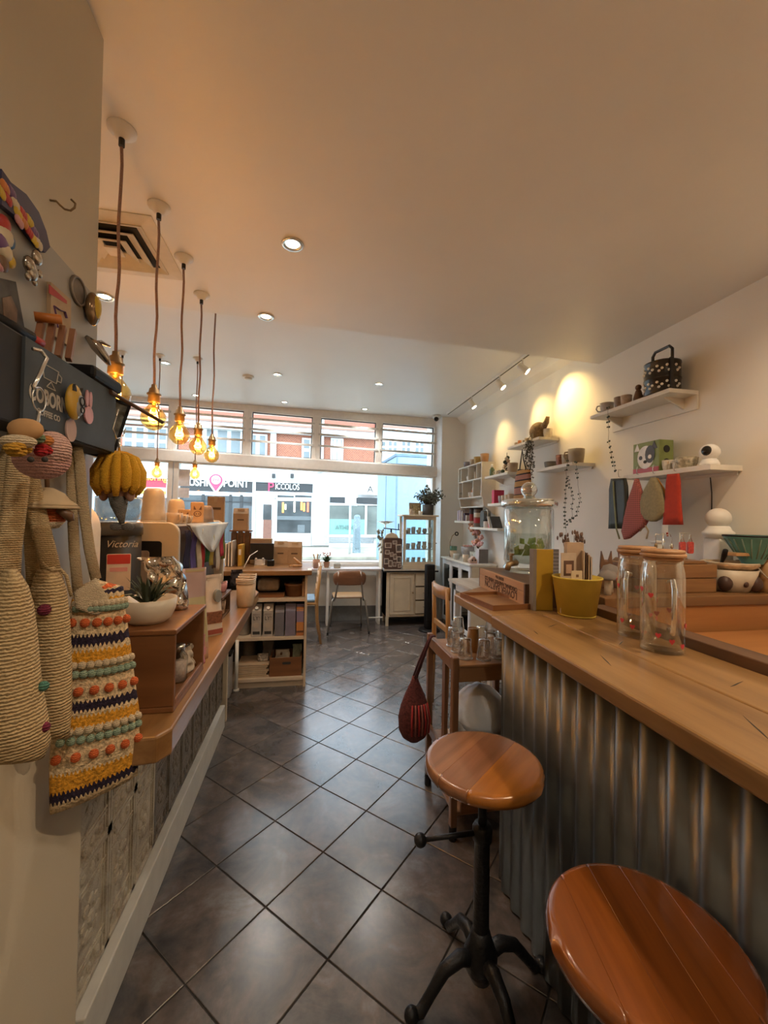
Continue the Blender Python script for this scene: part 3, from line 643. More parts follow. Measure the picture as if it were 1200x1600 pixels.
c = wl(17, 480); t = thing('photo_magnet', 'dark portrait photo card on the board at left edge', 'photo', c)
pts = [wl(*p, .002) for p in ((-12, 432), (22, 440), (38, 525), (-12, 524))]; MB().prism([(p.y, p.z) for p in pts], XB, XB+.005, 'x').build('card', mat('photo_dark', (.055, .05, .045), .4, var=.5, scale=30), t)
pts = [wl(*p, .002) for p in ((0, 465), (14, 462), (24, 485), (22, 515), (4, 516))]; MB().prism([(p.y, p.z) for p in pts], XB+.005, XB+.0056, 'x').build('portrait', mat('photo_skin', (.17, .11, .075), .5, var=.4, scale=40), t)
c = wl(88, 490); t = thing('picture_card', 'cream picture card with red title and bird drawing on board', 'card', c)
pts = [wl(*p) for p in ((73, 440), (105, 468), (104, 542), (72, 520))]; MB().prism([(p.y, p.z) for p in pts], XB, XB+.008, 'x').build('card', mat('card_tan', (.46, .33, .20), .6, var=.12), t)
pts = [wl(*p, .008) for p in ((76, 444), (104, 470), (104, 475), (76, 458))]; MB().prism([(p.y, p.z) for p in pts], XB+.008, XB+.0088, 'x').build('title', cl['red'], t)
b = MB(); pp = [wl(*p, .0088) for p in ((84, 478), (92, 484), (100, 487), (103, 497))]; b.tube(pp, .004, 6, flat=.3); b.tube([wl(84, 478, .0088), wl(88, 496, .0088), wl(90, 512, .0088)], .0025, 6, flat=.3); b.build('drawing', cl['purple'], t)
c = wl(121, 455); t = thing('round_magnet', 'round dull grey magnet near the top corner of board', 'magnet', c)
q = MB(); q.sph(c, .034, (.12, 1, 1), 18, 8); q.build('disc', mat('dull_grey', (.17, .145, .12), .5, .3, var=.25), t, True)
q = MB(); q.torus(c+Vector((.003, 0, 0)), .030, .003, 'x', 24); q.build('rim', mat('dull_rim', (.26, .22, .18), .4, .4), t, True)
c = wl(145, 483, .012); t = thing('oval_magnet', 'glossy bronze oval magnet at the board corner edge', 'magnet', c)
q = MB(); q.sph(c, .032, (.45, .75, 1.25), 18, 10); q.build('shell', mat('bronze_gloss', (.24, .16, .09), .14, .6, var=.3), t, True); q = MB(); q.sph(c+Vector((.008, 0, .004)), .022, (.45, .7, 1.3), 14, 8); q.build('inlay', cl['yellow'], t, True)
c = wl(150, 543, .02); t = thing('bird_magnet', 'silver bird shaped magnet jutting from lower board corner', 'magnet', c)
q = MB(); q.tube([c+Vector((-.018, -.01, .022)), c+Vector((0, 0, .004)), c+Vector((.016, .012, -.02)), c+Vector((.022, .02, -.035))], [.004, .013, .010, .004], 10); q.build('body', m_silver, t, True)
q = MB(); q.tube([c+Vector((-.016, .0, .012)), c+Vector((.006, .012, .018)), c+Vector((.024, .018, .012))], [.004, .011, .004], 8, flat=.4); q.build('wing', m_silver, t, True)
# black wall box with slate sign
t = thing('sign_box', 'black wall box with slate panel lettered COBORN COFFEE CO', 'sign', (-.50, .94, 1.575))
MB().box(-.541, -.475, .60, 1.10, 1.572, 1.725).build('case', mat('box_black', (.016, .013, .012), .6), t, bevel=.004)
m_slate = mat('slate', (.055, .066, .075), .6, var=.12, scale=25)
MB().box(-.4752, -.470, .775, 1.10, 1.578, 1.722).build('panel', m_slate, t)
m_chalk = mat('chalk', (.46, .42, .37), .8)
text('COBORN', .038, m_chalk, t, (-.4694, .842, 1.634), (0, 1, 0), (0, 0, 1), 'lettering', sx=.68, bold=.0012); text('COFFEE CO', .015, m_chalk, t, (-.4694, .842, 1.606), (0, 1, 0), (0, 0, 1), 'lettering', sx=.85, bold=.0004)
b = MB(); y0, z0 = .845, 1.682
for p, q in (((-.026, .012), (.022, .012)), ((-.026, .012), (-.020, -.012)), ((.022, .012), (.016, -.012)), ((-.020, -.012), (.016, -.012)), ((.022, .008), (.032, .004)), ((.032, .004), (.030, -.006)), ((.030, -.006), (.018, -.006)), ((0, -.014), (-.012, -.026)), ((0, -.014), (.014, -.026)), ((-.012, -.026), (.014, -.026))): b.bar((-.4694, y0+p[0], z0+p[1]), (-.4694, y0+q[0], z0+q[1]), .0014, .001, (1, 0, 0))
b.build('cup_drawing', m_chalk, t)
MB().box(-.53, -.462, .98, 1.115, 1.722, 1.752).build('lid', m_blk2, t, bevel=.008)
q = MB(); q.tube([px(172, 612, x=-.468), px(182, 618, x=-.465), px(254, 660, x=-.40)], [.006, .005, .005], 8); tag(q.build('wooden_stick', m_dkwood), 'thin dark stick poking out across the second pendant bulb', 'stick')
# things lying on top of the box
c = Vector((-.50, .80, 1.7255)); t = thing('marker_pen', 'dark marker with red tip lying on the black box', 'pen', c)
q = MB(); q.tube([c+Vector((0, -.06, .012)), c+Vector((.01, .02, .012))], .011, 10); q.build('barrel', m_blk2, t, True); q = MB(); q.cyl(c+Vector((.01, .02, .012)), c+Vector((.013, .045, .012)), .008, n=10); q.build('tip', cl['red'], t, True)
c = Vector((-.49, .90, 1.7255)); t = thing('wooden_clips', 'bundle of reddish wooden clips with orange cap on black box', 'clips', c)
for k in range(4):
    q = MB(); q.bar(c+Vector((.012*k-.02, -.03+.012*k, .006)), c+Vector((.012*k-.026, -.005+.012*k, .075)), .010, .012); q.build('clip', wood('clip_wood', (.34, .17, .09), (.2, .08, .04), 'z'), t)
q = MB(); q.cyl(c+Vector((-.03, -.02, .075)), c+Vector((.005, .0, .082)), .009, n=10); q.build('cap', cl['orange'], t, True)
# badges on the slate
def wp(u, v, d=0): return px(u, v, x=-.4695+d)
c = wp(116, 628, .012); t = thing('oval_badge', 'yellow oval badge with dark outlined pet face on slate sign', 'badge', c)
q = MB(); q.sph(c, .030, (.35, .85, 1.18), 20, 10); q.build('button', mat('badge_yellow', (.50, .30, .03), .25, coat=.6), t, True)
q = MB(); q.sph(c+Vector((.005, .004, -.004)), .020, (.36, .85, 1.2), 14, 8); q.build('face', mat('badge_grey', (.30, .29, .27), .3), t, True)
q = MB(); q.torus(c+Vector((.0135, .002, .002)), .008, .0014, 'x', 16, 5); q.torus(c+Vector((.0125, .006, -.014)), .006, .0012, 'x', 16, 5); q.build('outline', m_ink, t, True)
for yy in (-.012, .014):
    q = MB(); q.prism([(c.y+yy-.006, c.z+.018), (c.y+yy+.006, c.z+.018), (c.y+yy, c.z+.032)], c.x+.003, c.x+.008, 'x'); q.build('ear', m_ink, t)
c = wp(140, 640, .004); t = thing('rabbit_magnet', 'flat pink rabbit shaped magnet on slate sign', 'magnet', c)
q = MB(); q.prism(circ(c.y, c.z-.012, .017, 14, 1, 1.1), c.x-.003, c.x, 'x'); q.build('body', cl['pink'], t)
for dy in (-.008, .006): q = MB(); q.prism(circ(c.y+dy, c.z+.022, .006, 10, 1, 3), c.x-.003, c.x-.0004, 'x'); q.build('ear', cl['pink'], t)
c = wp(112, 672, .003); q = MB(); q.prism(circ(c.y, c.z, .018, 16, 1, 1.3), c.x-.003, c.x, 'x'); tag(q.build('pink_tag', mat('tag_pink', (.55, .38, .32), .6)), 'plain pink oval tag below the yellow badge', 'tag')
# framed print at the far end of the box
t = thing('framed_print', 'small dark framed picture at the end of the slate sign', 'picture', (-.47, 1.14, 1.57))
MF2 = Matrix.Translation((-.505, 1.135, 1.645)) @ Matrix.Rotation(radians(28), 4, 'Z') @ Matrix.Rotation(radians(14), 4, 'Y')
b = MB()
for q in ((-.035, .035, -.078, -.070), (-.035, .035, .070, .078), (-.035, -.028, -.078, .078), (.028, .035, -.078, .078)): b.box(q[0], q[1], -.006, .006, q[2], q[3], MF2)
b.build('frame', m_blk2, t); MB().box(-.028, .028, -.002, .002, -.070, .070, MF2).build('picture', mat('print_grey', (.22, .23, .20), .25, var=.5, scale=40), t)
# ------------------------------------------------------------------ hanging crochet
DB = Vector((.77, .638, 0)).normalized(); NB = Vector((.638, -.77, 0)).normalized()
k_cream = knit('crochet_cream', (.62, .455, .245), (.37, .255, .12), 95); k_cream2 = knit('crochet_cream_fine', (.60, .445, .245), (.39, .275, .14), 150)
def bag_rows(rows, p0, nu=10, M=None):
    out = []
    for (a, b_) in rows:
        A, B = px(*a, plane=(p0, NB)), px(*b_, plane=(p0, NB)); out.append([A.lerp(B, i/nu) for i in range(nu+1)])
    return out
def densify(rows, k):
    out = []
    for r0, r1 in zip(rows, rows[1:]):
        for i in range(k): out.append([p.lerp(q, i/k) for p, q in zip(r0, r1)])
    return out+[rows[-1]]
def strap(name, m, parent, pts, p0, w=.016, flat=.35):
    P = [px(*p, plane=(p0, NB)) for p in pts]; q = MB(); q.tube(P, w, 8, flat=flat, up=NB); return q.build(name, m, parent, True)
p1 = Vector((-.465, .80, 1.0)); p2 = Vector((-.492, .90, 1.1)); p3 = Vector((-.462, 1.02, .80))
t = thing('crochet_bag', 'plain cream crochet bag at the far left edge of picture', 'bag', (-.49, .80, 1.0), group='hanging crochet bags')
r = densify(bag_rows([((6, 888), (24, 886)), ((-2, 900), (33, 898)), ((-14, 918), (44, 915)), ((-26, 945), (52, 942)), ((-38, 990), (58, 985)), ((-45, 1060), (64, 1055)), ((-45, 1125), (75, 1118)), ((-42, 1165), (79, 1155)), ((-34, 1190), (68, 1182))], p1), 3)
q = MB(); q.sheet(r, .010, NB, .035); q.build('body', k_cream, t, True); strap('strap', k_cream2, t, ((12, 915), (14, 860), (24, 780), (32, 700), (36, 668)), p1, .0165); strap('strap', k_cream2, t, ((-14, 915), (-6, 840), (2, 760), (20, 690), (34, 668)), p1+NB*-.02, .012)
for u, v, cc in ((68, 1072, 'teal'), (70, 1136, 'purple')):
    q = MB(); q.sph(px(u, v, plane=(p1+NB*.02, NB)), .0085, n=10, m=6); q.build('bobble', knit('yarn_'+cc, {'teal': (.10, .26, .19), 'purple': (.20, .02, .05)}[cc]), t, True)
t = thing('crochet_bag', 'cream crochet bag hanging behind the striped one with a dark red bobble', 'bag', (-.50, .92, 1.02), group='hanging crochet bags')
r = densify(bag_rows([((58, 892), (84, 884)), ((52, 905), (94, 898)), ((48, 925), (103, 918)), ((48, 980), (109, 970)), ((52, 1040), (112, 1040)), ((56, 1100), (112, 1100)), ((62, 1150), (108, 1150))], p2), 3)
q = MB(); q.sheet(r, .010, NB, .028); q.build('body', k_cream, t, True); strap('strap', k_cream2, t, ((86, 915), (70, 850), (52, 780), (42, 720), (40, 672)), p2, .0155); strap('strap', k_cream2, t, ((54, 920), (50, 850), (47, 780), (42, 700)), p2+NB*-.02, .012)
q = MB(); q.tube([px(u, v, plane=(p2+NB*.02, NB)) for u, v in ((66, 880), (80, 892), (95, 890), (104, 900), (108, 918), (112, 932))], .0032, 6); q.build('drawstring', k_cream2, t, True)
q = MB(); q.sph(px(69, 953, plane=(p2+NB*.035, NB)), .011, n=10, m=6); q.build('bobble', knit('yarn_purple'), t, True)
# striped bag
ST = [('c', 3.2), ('n', 3.0), ('y', 5.5), ('c', 13.5), ('g', 0.1), ('c', 2), ('y', 4), ('c', 2), ('n', 3.2), ('c', 13.5), ('y', 4.2), ('c', 2), ('n', 3.2), ('c', 12.5), ('y', 4.4), ('c', 2.6), ('n', 3), ('c', 1.6), ('o', 4.5), ('c', 2)]
tot = sum(w for _, w in ST); acc = 0; stops = []
SCOL = {'c': (.76, .575, .34), 'n': (.025, .014, .035), 'y': (.74, .34, .025), 'o': (.72, .14, .035), 'g': (.20, .30, .22)}
for k, w in ST: stops.append((acc/tot*.96, SCOL[k])); acc += w
t = thing('striped_crochet_bag', 'crochet bag with orange navy and cream stripes and bobble rows', 'bag', (-.45, 1.03, .80), group='hanging crochet bags')
rows = bag_rows([((118, 922), (150, 905)), ((116, 926), (192, 916)), ((108, 955), (195, 950)), ((95, 1020), (203, 1005)), ((86, 1080), (210, 1060)), ((81, 1140), (217, 1110)), ((77, 1200), (217, 1160)), ((78, 1272), (214, 1210))], p3)
r = densify(rows, 4); q = MB(); q.sheet(r, .008, NB, .026); bod = q.build('body', None, t, True)
# stripe material follows the bag's own slanted rows through a stored height coordinate
NR = len(r); NU = len(r[0]); at = bod.data.attributes.new('row', 'FLOAT', 'POINT'); vals = [1-(i//NU)/(NR-1) for i in range(NR*NU)]*2; at.data.foreach_set('value', vals)
m, nt, bs = _new('crochet_striped'); bs.inputs['Roughness'].default_value = .95
an = nt.nodes.new('ShaderNodeAttribute'); an.attribute_name = 'row'; vo = _coords(nt); nn = _noise(nt, vo, 150, 2); wv = nt.nodes.new('ShaderNodeTexWave'); wv.bands_direction = 'X'; wv.inputs['Scale'].default_value = 48; wv.inputs['Distortion'].default_value = 1.5; nt.links.new(vo.outputs[0], wv.inputs['Vector'])
ma = nt.nodes.new('ShaderNodeMath'); ma.operation = 'MULTIPLY_ADD'; ma.inputs[1].default_value = .013; nt.links.new(wv.outputs['Fac'], ma.inputs[0]); nt.links.new(an.outputs['Fac'], ma.inputs[2])
rp = _ramp(nt, ma.outputs[0], stops, 'CONSTANT')
mm = nt.nodes.new('ShaderNodeMixRGB'); mm.blend_type = 'MULTIPLY'; mm.inputs[0].default_value = .7; r2 = _ramp(nt, nn.outputs['Fac'], [(.35, (.45,)*3), (.6, (1.1,)*3)]); nt.links.new(rp.outputs[0], mm.inputs[1]); nt.links.new(r2.outputs[0], mm.inputs[2]); nt.links.new(mm.outputs[0], bs.inputs['Base Color']); _bump(nt, bs, nn.outputs['Fac'], .9, .006)
bod.data.materials.append(m)
yo = knit('yarn_orange', (.70, .15, .04), (.45, .08, .02), 160); yg = knit('yarn_sage', (.32, .42, .31), (.19, .27, .19), 160); yc = knit('yarn_cream', (.70, .57, .39), (.46, .36, .23), 160)
def on_bag(u, tv):
    i = min(int(tv*(NR-1)), NR-2); f = tv*(NR-1)-i; j = min(int(u*(NU-1)), NU-2); e = u*(NU-1)-j
    p = r[i][j].lerp(r[i][j+1], e).lerp(r[i+1][j].lerp(r[i+1][j+1], e), f)
    return p+NB*(.008+.026*max(0, sin(pi*u))**.6*.95)
def bobble_row(tv, n, m_, rad, off=0, u0=.04, u1=.96):
    b0 = MB(); b0.sph((0, 0, 0), rad, (1, 1, 1), 8, 6); me = None
    for k in range(n):
        p = on_bag(u0+(u1-u0)*(k+off)/(n-1+.0001+off), tv)
        if me is None: o = b0.build('bobble', m_, t, True, local=True); me = o.data
        else: o = bpy.data.objects.new('bobble', me); COL.objects.link(o); o.parent = t
        o.location = p-t.location
acc = 1.0
fr = {}
for base in (.225, .475, .725):
    bobble_row(base, 10, yc, .0085); bobble_row(base+.034, 10, yg, .0088, .3); bobble_row(base+.098, 6, yo, .0098, .0)
strap('strap', knit('crochet_strap', (.58, .46, .29), (.34, .25, .14), 170), t, ((122, 925), (116, 860), (113, 790), (112, 720), (118, 694)), p3, .010)
strap('strap', MATS['crochet_strap'], t, ((150, 905), (140, 860), (130, 790), (124, 720), (119, 694)), p3+NB*.004, .0105)
rf = densify(bag_rows([((116, 925), (150, 903)), ((118, 950), (172, 940)), ((150, 962), (176, 948))], p3+NB*.032, 6), 3); q = MB(); q.sheet(rf, .006, NB); q.build('flap', yc, t, True)
# hat plush behind the straps
c = px(73, 795, x=-.515); t = thing('hat_plush', 'orange round plush with cream brimmed hat hanging by board', 'plush', c)
q = MB(); q.lathe([(.052, .006), (.050, .010), (.038, .018), (.028, .032), (.010, .042), (0, .043)], c, 20); q.lathe([(.052, .0), (.055, .003), (.052, .006)], c, 20); q.build('hat', mat('hat_cream', (.50, .37, .22), .8), t, True)
q = MB(); q.sph(c+Vector((0, 0, -.012)), .034, (1, 1, .85), 16, 10); q.build('face', knit('plush_orange', (.46, .10, .025), None, 120), t, True)
q = MB(); q.lathe([(0, -.042), (.020, -.038), (.030, -.026), (.028, -.024)], c, 16); q.build('collar', yc, t, True)
for s in (-1, 1): q = MB(); q.tube([c+Vector((s*.030, -.02, 0)), c+Vector((s*.046, -.012, -.012)), c+Vector((s*.050, -.01, -.024))], [.006, .010, .005], 8); q.build('hat_cord', cl['brown'], t, True)
q = MB(); q.tube([c+Vector((0, 0, .043)), c+Vector((-.002, 0, .07)), c+Vector((0, 0, .10))], .004, 6); q.build('loop', cl['brown'], t, True)
# ice cream plush keychain
c = px(66, 716, x=-.415); t = thing('plush_keychain', 'pink plush keychain with flower and biscuit toppings on a ring', 'keychain', c)
y_pink = knit('plush_pink', (.66, .38, .34), (.48, .26, .24), 130)
q = MB(); q.sph(c, .036, (1.05, 1, .92), 18, 12); q.build('body', y_pink, t, True)
q = MB(); q.sph(c+Vector((.018, -.008, .014)), .028, (.9, .9, 1), 14, 10); q.build('ear', knit('plush_rose', (.70, .44, .37), None, 130), t, True)
def blob(nm, u, v, r, m_, sc=(1, 1, 1), d=0): q = MB(); q.sph(px(u, v, x=-.395+d), r, sc, 12, 8); return q.build(nm, m_, t, True)
blob('biscuit', 40, 671, .021, mat('biscuit', (.46, .26, .11), .8, var=.2), (1.1, .5, .75)); blob('leaf', 52, 684, .012, knit('plush_green', (.22, .33, .20)), (1.3, .8, .8)); blob('cream_slice', 28, 690, .016, yc, (1.5, .6, .6))
for u, v in ((18, 700), (28, 698), (38, 702), (30, 706), (22, 706)): blob('petal', u, v, .0085, knit('plush_yellow', (.58, .30, .03)), (1.2, .7, .8), .004)
for u, v in ((66, 700), (72, 704), (64, 706)): blob('rose_petal', u, v, .009, knit('plush_red', (.40, .012, .015)), (1, .8, .8), .008)
for u, v in ((74, 688), (82, 692), (80, 700), (72, 690)): blob('flower_petal', u, v, .009, knit('plush_orange_flower', (.60, .22, .05)), (1, .7, .8), .004)
for u in (48, 70): blob('eye', u, 718, .004, m_ink, d=.022)
q = MB(); q.torus(px(61, 624, x=-.44), .017, .0012, 'x', 24, 6, (1, 1.15)); q.build('ring', m_chrome, t, True)
q = MB(); q.tube([px(61, 641, x=-.44), px(60, 650, x=-.44), px(58, 664, x=-.42)], .003, 6); q.build('chain', m_chrome, t, True)
q = MB(); q.tube([px(52, 545, x=-.45), px(64, 548, x=-.45), px(73, 560, x=-.445), px(62, 585, x=-.44), px(52, 604, x=-.44), px(54, 608, x=-.44)], .0032, 8); q.build('clip', m_chrome, t, True)
# yellow haired mermaid plush
c = px(186, 742, x=-.47); t = thing('mermaid_plush', 'mermaid plush keychain with yellow yarn hair hanging from hook', 'keychain', c)
y_hair = knit('plush_hair', (.92, .50, .035), (.66, .32, .02), 170)
q = MB(); q.sph(c+Vector((0, 0, .012)), .044, (1, .9, 1.0), 20, 12); q.build('head', y_hair, t, True)
for k in range(14):
    a = 2*pi*k/14; q = MB(); e = Vector((cos(a), sin(a)*.9, 0))
    q.tube([c+Vector((0, 0, .054))+e*.012, c+e*.036+Vector((0, 0, .040)), c+e*.049+Vector((0, 0, .008)), c+e*.049+Vector((0, 0, -.026)), c+e*.040+Vector((0, 0, -.042-.006*(k % 3)))], [.006, .010, .0125, .0115, .006], 8); q.build('hair_strand', y_hair, t, True)
q = MB(); q.sph(c+Vector((0, 0, -.045)), .026, (1, .8, .9), 14, 8); q.build('body', mat('plush_skin', (.42, .24, .17), .8), t, True)
for s in (-1, 1): q = MB(); q.sph(c+Vector((s*.030, -.008, -.050)), .012, (.9, .9, 1.4), 10, 8); q.build('arm', mat('plush_skin'), t, True)
m_tail = knit('plush_tail', (.19, .185, .17), None, 160)
q = MB(); q.tube([c+Vector((0, 0, -.056)), c+Vector((.002, 0, -.075)), c+Vector((.006, 0, -.10)), c+Vector((.010, 0, -.122))], [.029, .025, .015, .007], 14, flat=.7); q.build('tail', m_tail, t, True)
for s in (-1, 1): q = MB(); q.sph(c+Vector((.010+s*.013, 0, -.130)), .014, (1.1, .5, .75), 10, 8); q.build('fin', m_tail, t, True)
q = MB(); q.tube([px(185, 640, x=-.47), px(176, 670, x=-.47), px(182, 685, x=-.47), px(192, 683, x=-.47), px(196, 670, x=-.47)], .0018, 6); q.tube([px(186, 686, x=-.47), c+Vector((0, 0, .056))], .0035, 6); q.build('hook_loop', m_chrome, t, True)
# ------------------------------------------------------------------ on the left counter
ZC = .9005
t = thing('open_wooden_box', 'open-fronted brown wooden box standing on the left counter', 'box', (-.45, 1.27, ZC), group=None)
bx0, bx1, by0, by1, bz = -.545, -.345, 1.182, 1.50, 1.122
for nm, q in (('base', (bx0, bx1, by0, by1, ZC, ZC+.016)), ('top', (bx0, bx1+.004, by0-.004, by1+.004, bz-.014, bz)), ('side', (bx0, bx1, by0, by0+.014, ZC+.016, bz-.014)), ('side', (bx0, bx1, by1-.014, by1, ZC+.016, bz-.014)), ('back', (bx0, bx0+.010, by0+.014, by1-.014, ZC+.016, bz-.014)), ('front_rail', (bx1-.012, bx1, by0+.014, by1-.014, ZC+.016, ZC+.030))): MB().box(*q).build(nm, m_box, t, bevel=.003)
# ------------------------------------------------------------------ shared small-ware makers
def pot_mat(i):
    P = [(.62, .56, .46), (.44, .42, .40), (.52, .40, .30), (.36, .36, .38), (.60, .50, .36), (.30, .22, .17), (.66, .62, .55), (.46, .48, .44)]
    return mat('stoneware_%d' % (i % 8), P[i % 8], .4, var=.16, scale=40)
def cup(label, c, r=.04, h=.07, m=None, handle=True, cat='cup', grp=None, taper=.8, ha=0, name='pottery_cup'):
    t = thing(name, label, cat, c, group=grp); m = m or pot_mat(0); w = min(.005, r*.12)
    MB().shell([(0, .001), (r*taper*.9, 0), (r*taper, h*.06), (r*.96, h*.55), (r, h), (r-w, h), (r*.96-w, h*.55), (r*taper-w, h*.08+.002), (0, h*.07+.002)], n=20).build('bowl' if h < r else 'body', m, t, True, local=True)
    if handle:
        q = MB(); e = Vector((cos(ha), sin(ha), 0))
        q.tube([e*(r*.92)+Vector((0, 0, h*.82)), e*(r*1.35)+Vector((0, 0, h*.80)), e*(r*1.5)+Vector((0, 0, h*.5)), e*(r*1.25)+Vector((0, 0, h*.24)), e*(r*.85)+Vector((0, 0, h*.22))], r*.11, 6); q.build('handle', m, t, True, local=True)
    else:
        MB().torus((0, 0, h), r-w/2, w*.8, 'z', 20, 5).build('rim', m, t, True, local=True)
    return t
def bowl(label, c, r=.06, h=.045, m=None, grp=None, cat='bowl'): return cup(label, c, r, h, m, False, cat, grp, .5, name='pottery_bowl')
def plant(label, c, r, h, pot_m, n, ll, spread, leaf_m, name='potted_plant', pot_prof=None, lw=.012, flowers=None, seed=1, soil=True):
    rnd = random.Random(seed); t = thing(name, label, 'plant', c)
    MB().lathe(pot_prof or [(0, 0), (r*.72, 0), (r*.75, h*.05), (r, h*.9), (r, h), (r*.92, h), (r*.9, h*.85), (0, h*.85)], n=20).build('pot', pot_m, t, True, local=True)
    lv = MB(); sm = MB(); tips = []
    for k in range(n):
        a = rnd.uniform(0, 2*pi); tilt = rnd.uniform(.1, 1)*spread; L = ll*rnd.uniform(.6, 1.1)
        b0 = Vector((cos(a), sin(a), 0))*r*.35*rnd.random()+Vector((0, 0, h*.85)); d = Vector((cos(a)*sin(tilt), sin(a)*sin(tilt), cos(tilt)))
        mid = b0+d*L*.55+Vector((0, 0, L*.06)); tip = b0+d*L+Vector((0, 0, -L*.12*tilt)); tips.append(tip)
        s = d.cross(Vector((0, 0, 1))); s = s.normalized() if s.length > .01 else Vector((1, 0, 0)); w = lw*rnd.uniform(.7, 1.2)
        if flowers == 'branch':
            sm.tube([b0, mid, tip], [.006, .0045, .003], 5)
            for j in range(10):
                p = b0.lerp(tip, .35+.07*j)+Vector((rnd.uniform(-1, 1), rnd.uniform(-1, 1), rnd.uniform(-.6, 1)))*L*.13; lv.sph(p, w, (1, .55, 1.5), 5, 4, M=Matrix.Rotation(rnd.uniform(0, 3), 3, 'Y') @ Matrix.Rotation(rnd.uniform(0, 3), 3, 'Z'))
        else:
            lv.add([b0-s*w*.5, b0+s*w*.5, mid+s*w*.5, tip, mid-s*w*.5, mid+Vector((0, 0, w*.3))], [(0, 1, 5), (1, 2, 5), (2, 3, 5), (3, 4, 5), (4, 0, 5)])
    lo = lv.build('foliage', leaf_m, t, True, local=True); lo['kind'] = 'stuff'
    if sm.v: sm.build('branches', leaf_m if flowers != 'branch' else mat('stem_dark', (.10, .08, .06), .8), t, True, local=True)['kind'] = 'stuff'
    return t, tips
m_leaf = mat('leaf_green', (.055, .10, .035), .5, var=.45, scale=60); m_leafd = mat('leaf_dark', (.028, .05, .03), .5, var=.4, scale=60); m_leafg = mat('leaf_grey', (.10, .12, .09), .6, var=.4, scale=60)
m_terra = mat('terracotta', (.36, .19, .12), .8)
def crumple(label, name, cat, c, w, h, d, m, rz, tilt=0, pinch=.35, seed=1, nz=14, nx=12, amp=.006, grp=None, parts=()):
    """soft upright pouch, wide at the foot and pinched at the top"""
    rnd = random.Random(seed); t = thing(name, label, cat, c, rz, grp); vs = []; fs = []
    ph = [rnd.uniform(0, 6.3) for _ in range(8)]
    for i in range(nz+1):
        z = i/nz; dd = d*(.5+.5*cos(pi*min(1, z*1.0)*.98))*.5+.0015; ww = w*(.5+.04*sin(z*5+ph[0])); lean = tilt*z*z
        for k in range(nx*2):
            a = 2*pi*k/(nx*2); x = ww*(abs(cos(a))**.6)*(1 if cos(a) > 0 else -1); y = dd*(abs(sin(a))**.8)*(1 if sin(a) > 0 else -1)
            wob = amp*(sin(7*a+9*z+ph[1])+sin(4*a-13*z+ph[2])+.7*sin(17*z+2*a+ph[3]))*(1 if 0 < i else .0)
            vs.append((x+lean+wob*.5, y+wob, z*h))
    N = nx*2
    for i in range(nz):
        for k in range(N): fs.append((i*N+k, i*N+(k+1) % N, (i+1)*N+(k+1) % N, (i+1)*N+k))
    fs += [tuple(range(N-1, -1, -1)), tuple(range(nz*N, nz*N+N))]
    MB().add(vs, fs).build('pouch', m, t, True, local=True)
    for nm, mm_, x0, x1, z0, z1 in parts: MB().prism(circ((x0+x1)/2, (z0+z1)/2, (x1-x0)/2, 18, 1, (z1-z0)/(x1-x0)) if nm.startswith('round') else [(x0, z0), (x1, z0), (x1, z1), (x0, z1)], -d*.5-.004, -d*.12, 'y').build(nm.replace('round_', ''), mm_, t, local=True)
    MB().box(-w*.47+tilt, w*.47+tilt, -.003, .003, h*.955, h*1.0).build('seal', m, t, local=True); return t
# ------------------------------------------------------------------ inside and on the open wooden box
m_clear = glass('clear_glass', (.95, .97, .96), .02, .25, .5)
c = Vector((-.388, 1.362, ZC+.0165)); t = thing('glass_jar', 'clear jar of pale pink sweets inside the wooden box', 'jar', c)
MB().lathe([(0, 0), (.026, 0), (.028, .01), (.028, .075), (.018, .09), (.018, .10), (0, .10)], n=18).build('jar', m_clear, t, True, local=True); MB().lathe([(0, .004), (.024, .004), (.024, .06), (0, .062)], n=16).build('contents', mat('sweets', (.52, .40, .34), .7, var=.25, scale=80), t, True, local=True)
MB().lathe([(0, .101), (.020, .101), (.020, .112), (0, .112)], n=16).build('lid', m_chrome, t, True, local=True)
crumple('small cream pouch inside the wooden box beside the jar', 'small_pouch', 'pouch', (-.384, 1.440, ZC+.0165), .05, .085, .03, mat('pouch_cream', (.55, .46, .36), .6), radians(70))
c = Vector((-.45, 1.455, ZC+.0165)); t = thing('dark_bottle', 'dark green bottle with pink cap at the back of wooden box', 'bottle', c)
MB().lathe([(0, 0), (.018, 0), (.019, .06), (.014, .09), (.010, .11), (0, .11)], n=14).build('body', mat('bottle_green', (.015, .03, .022), .3), t, True, local=True); MB().lathe([(0, .11), (.012, .11), (.014, .135), (.006, .15), (0, .15)], n=12).build('cap', cl['pink'], t, True, local=True)
c = px(233, 990, z=1.1225); m_bowl = mat('bowl_cream', (.60, .53, .42), .35, var=.05)
plant('aloe in a rounded cream bowl on top of the wooden box', (-.445, 1.275, 1.1225), .072, .068, m_bowl, 46, .085, 1.1, mat('aloe', (.035, .055, .030), .5, var=.3), 'aloe_plant', [(0, 0), (.045, 0), (.060, .012), (.070, .035), (.073, .068), (.069, .068), (.064, .050), (0, .050)], .010, seed=3)
m_foil = mat('foil', (.62, .60, .57), .13, 1.0, var=.12, scale=30, bump=.35, bscale=38)
crumple('crumpled silver foil pouch standing on the wooden box', 'foil_pouch', 'pouch', (-.425, 1.43, 1.1225), .090, .170, .045, m_foil, radians(12), -.05, seed=5, amp=.007)
m_pk = bands('pastel_pouch', [(0, (.55, .34, .22)), (.18, (.50, .42, .22)), (.45, (.52, .46, .26)), (.68, (.50, .36, .34))], 2, .5, 0)
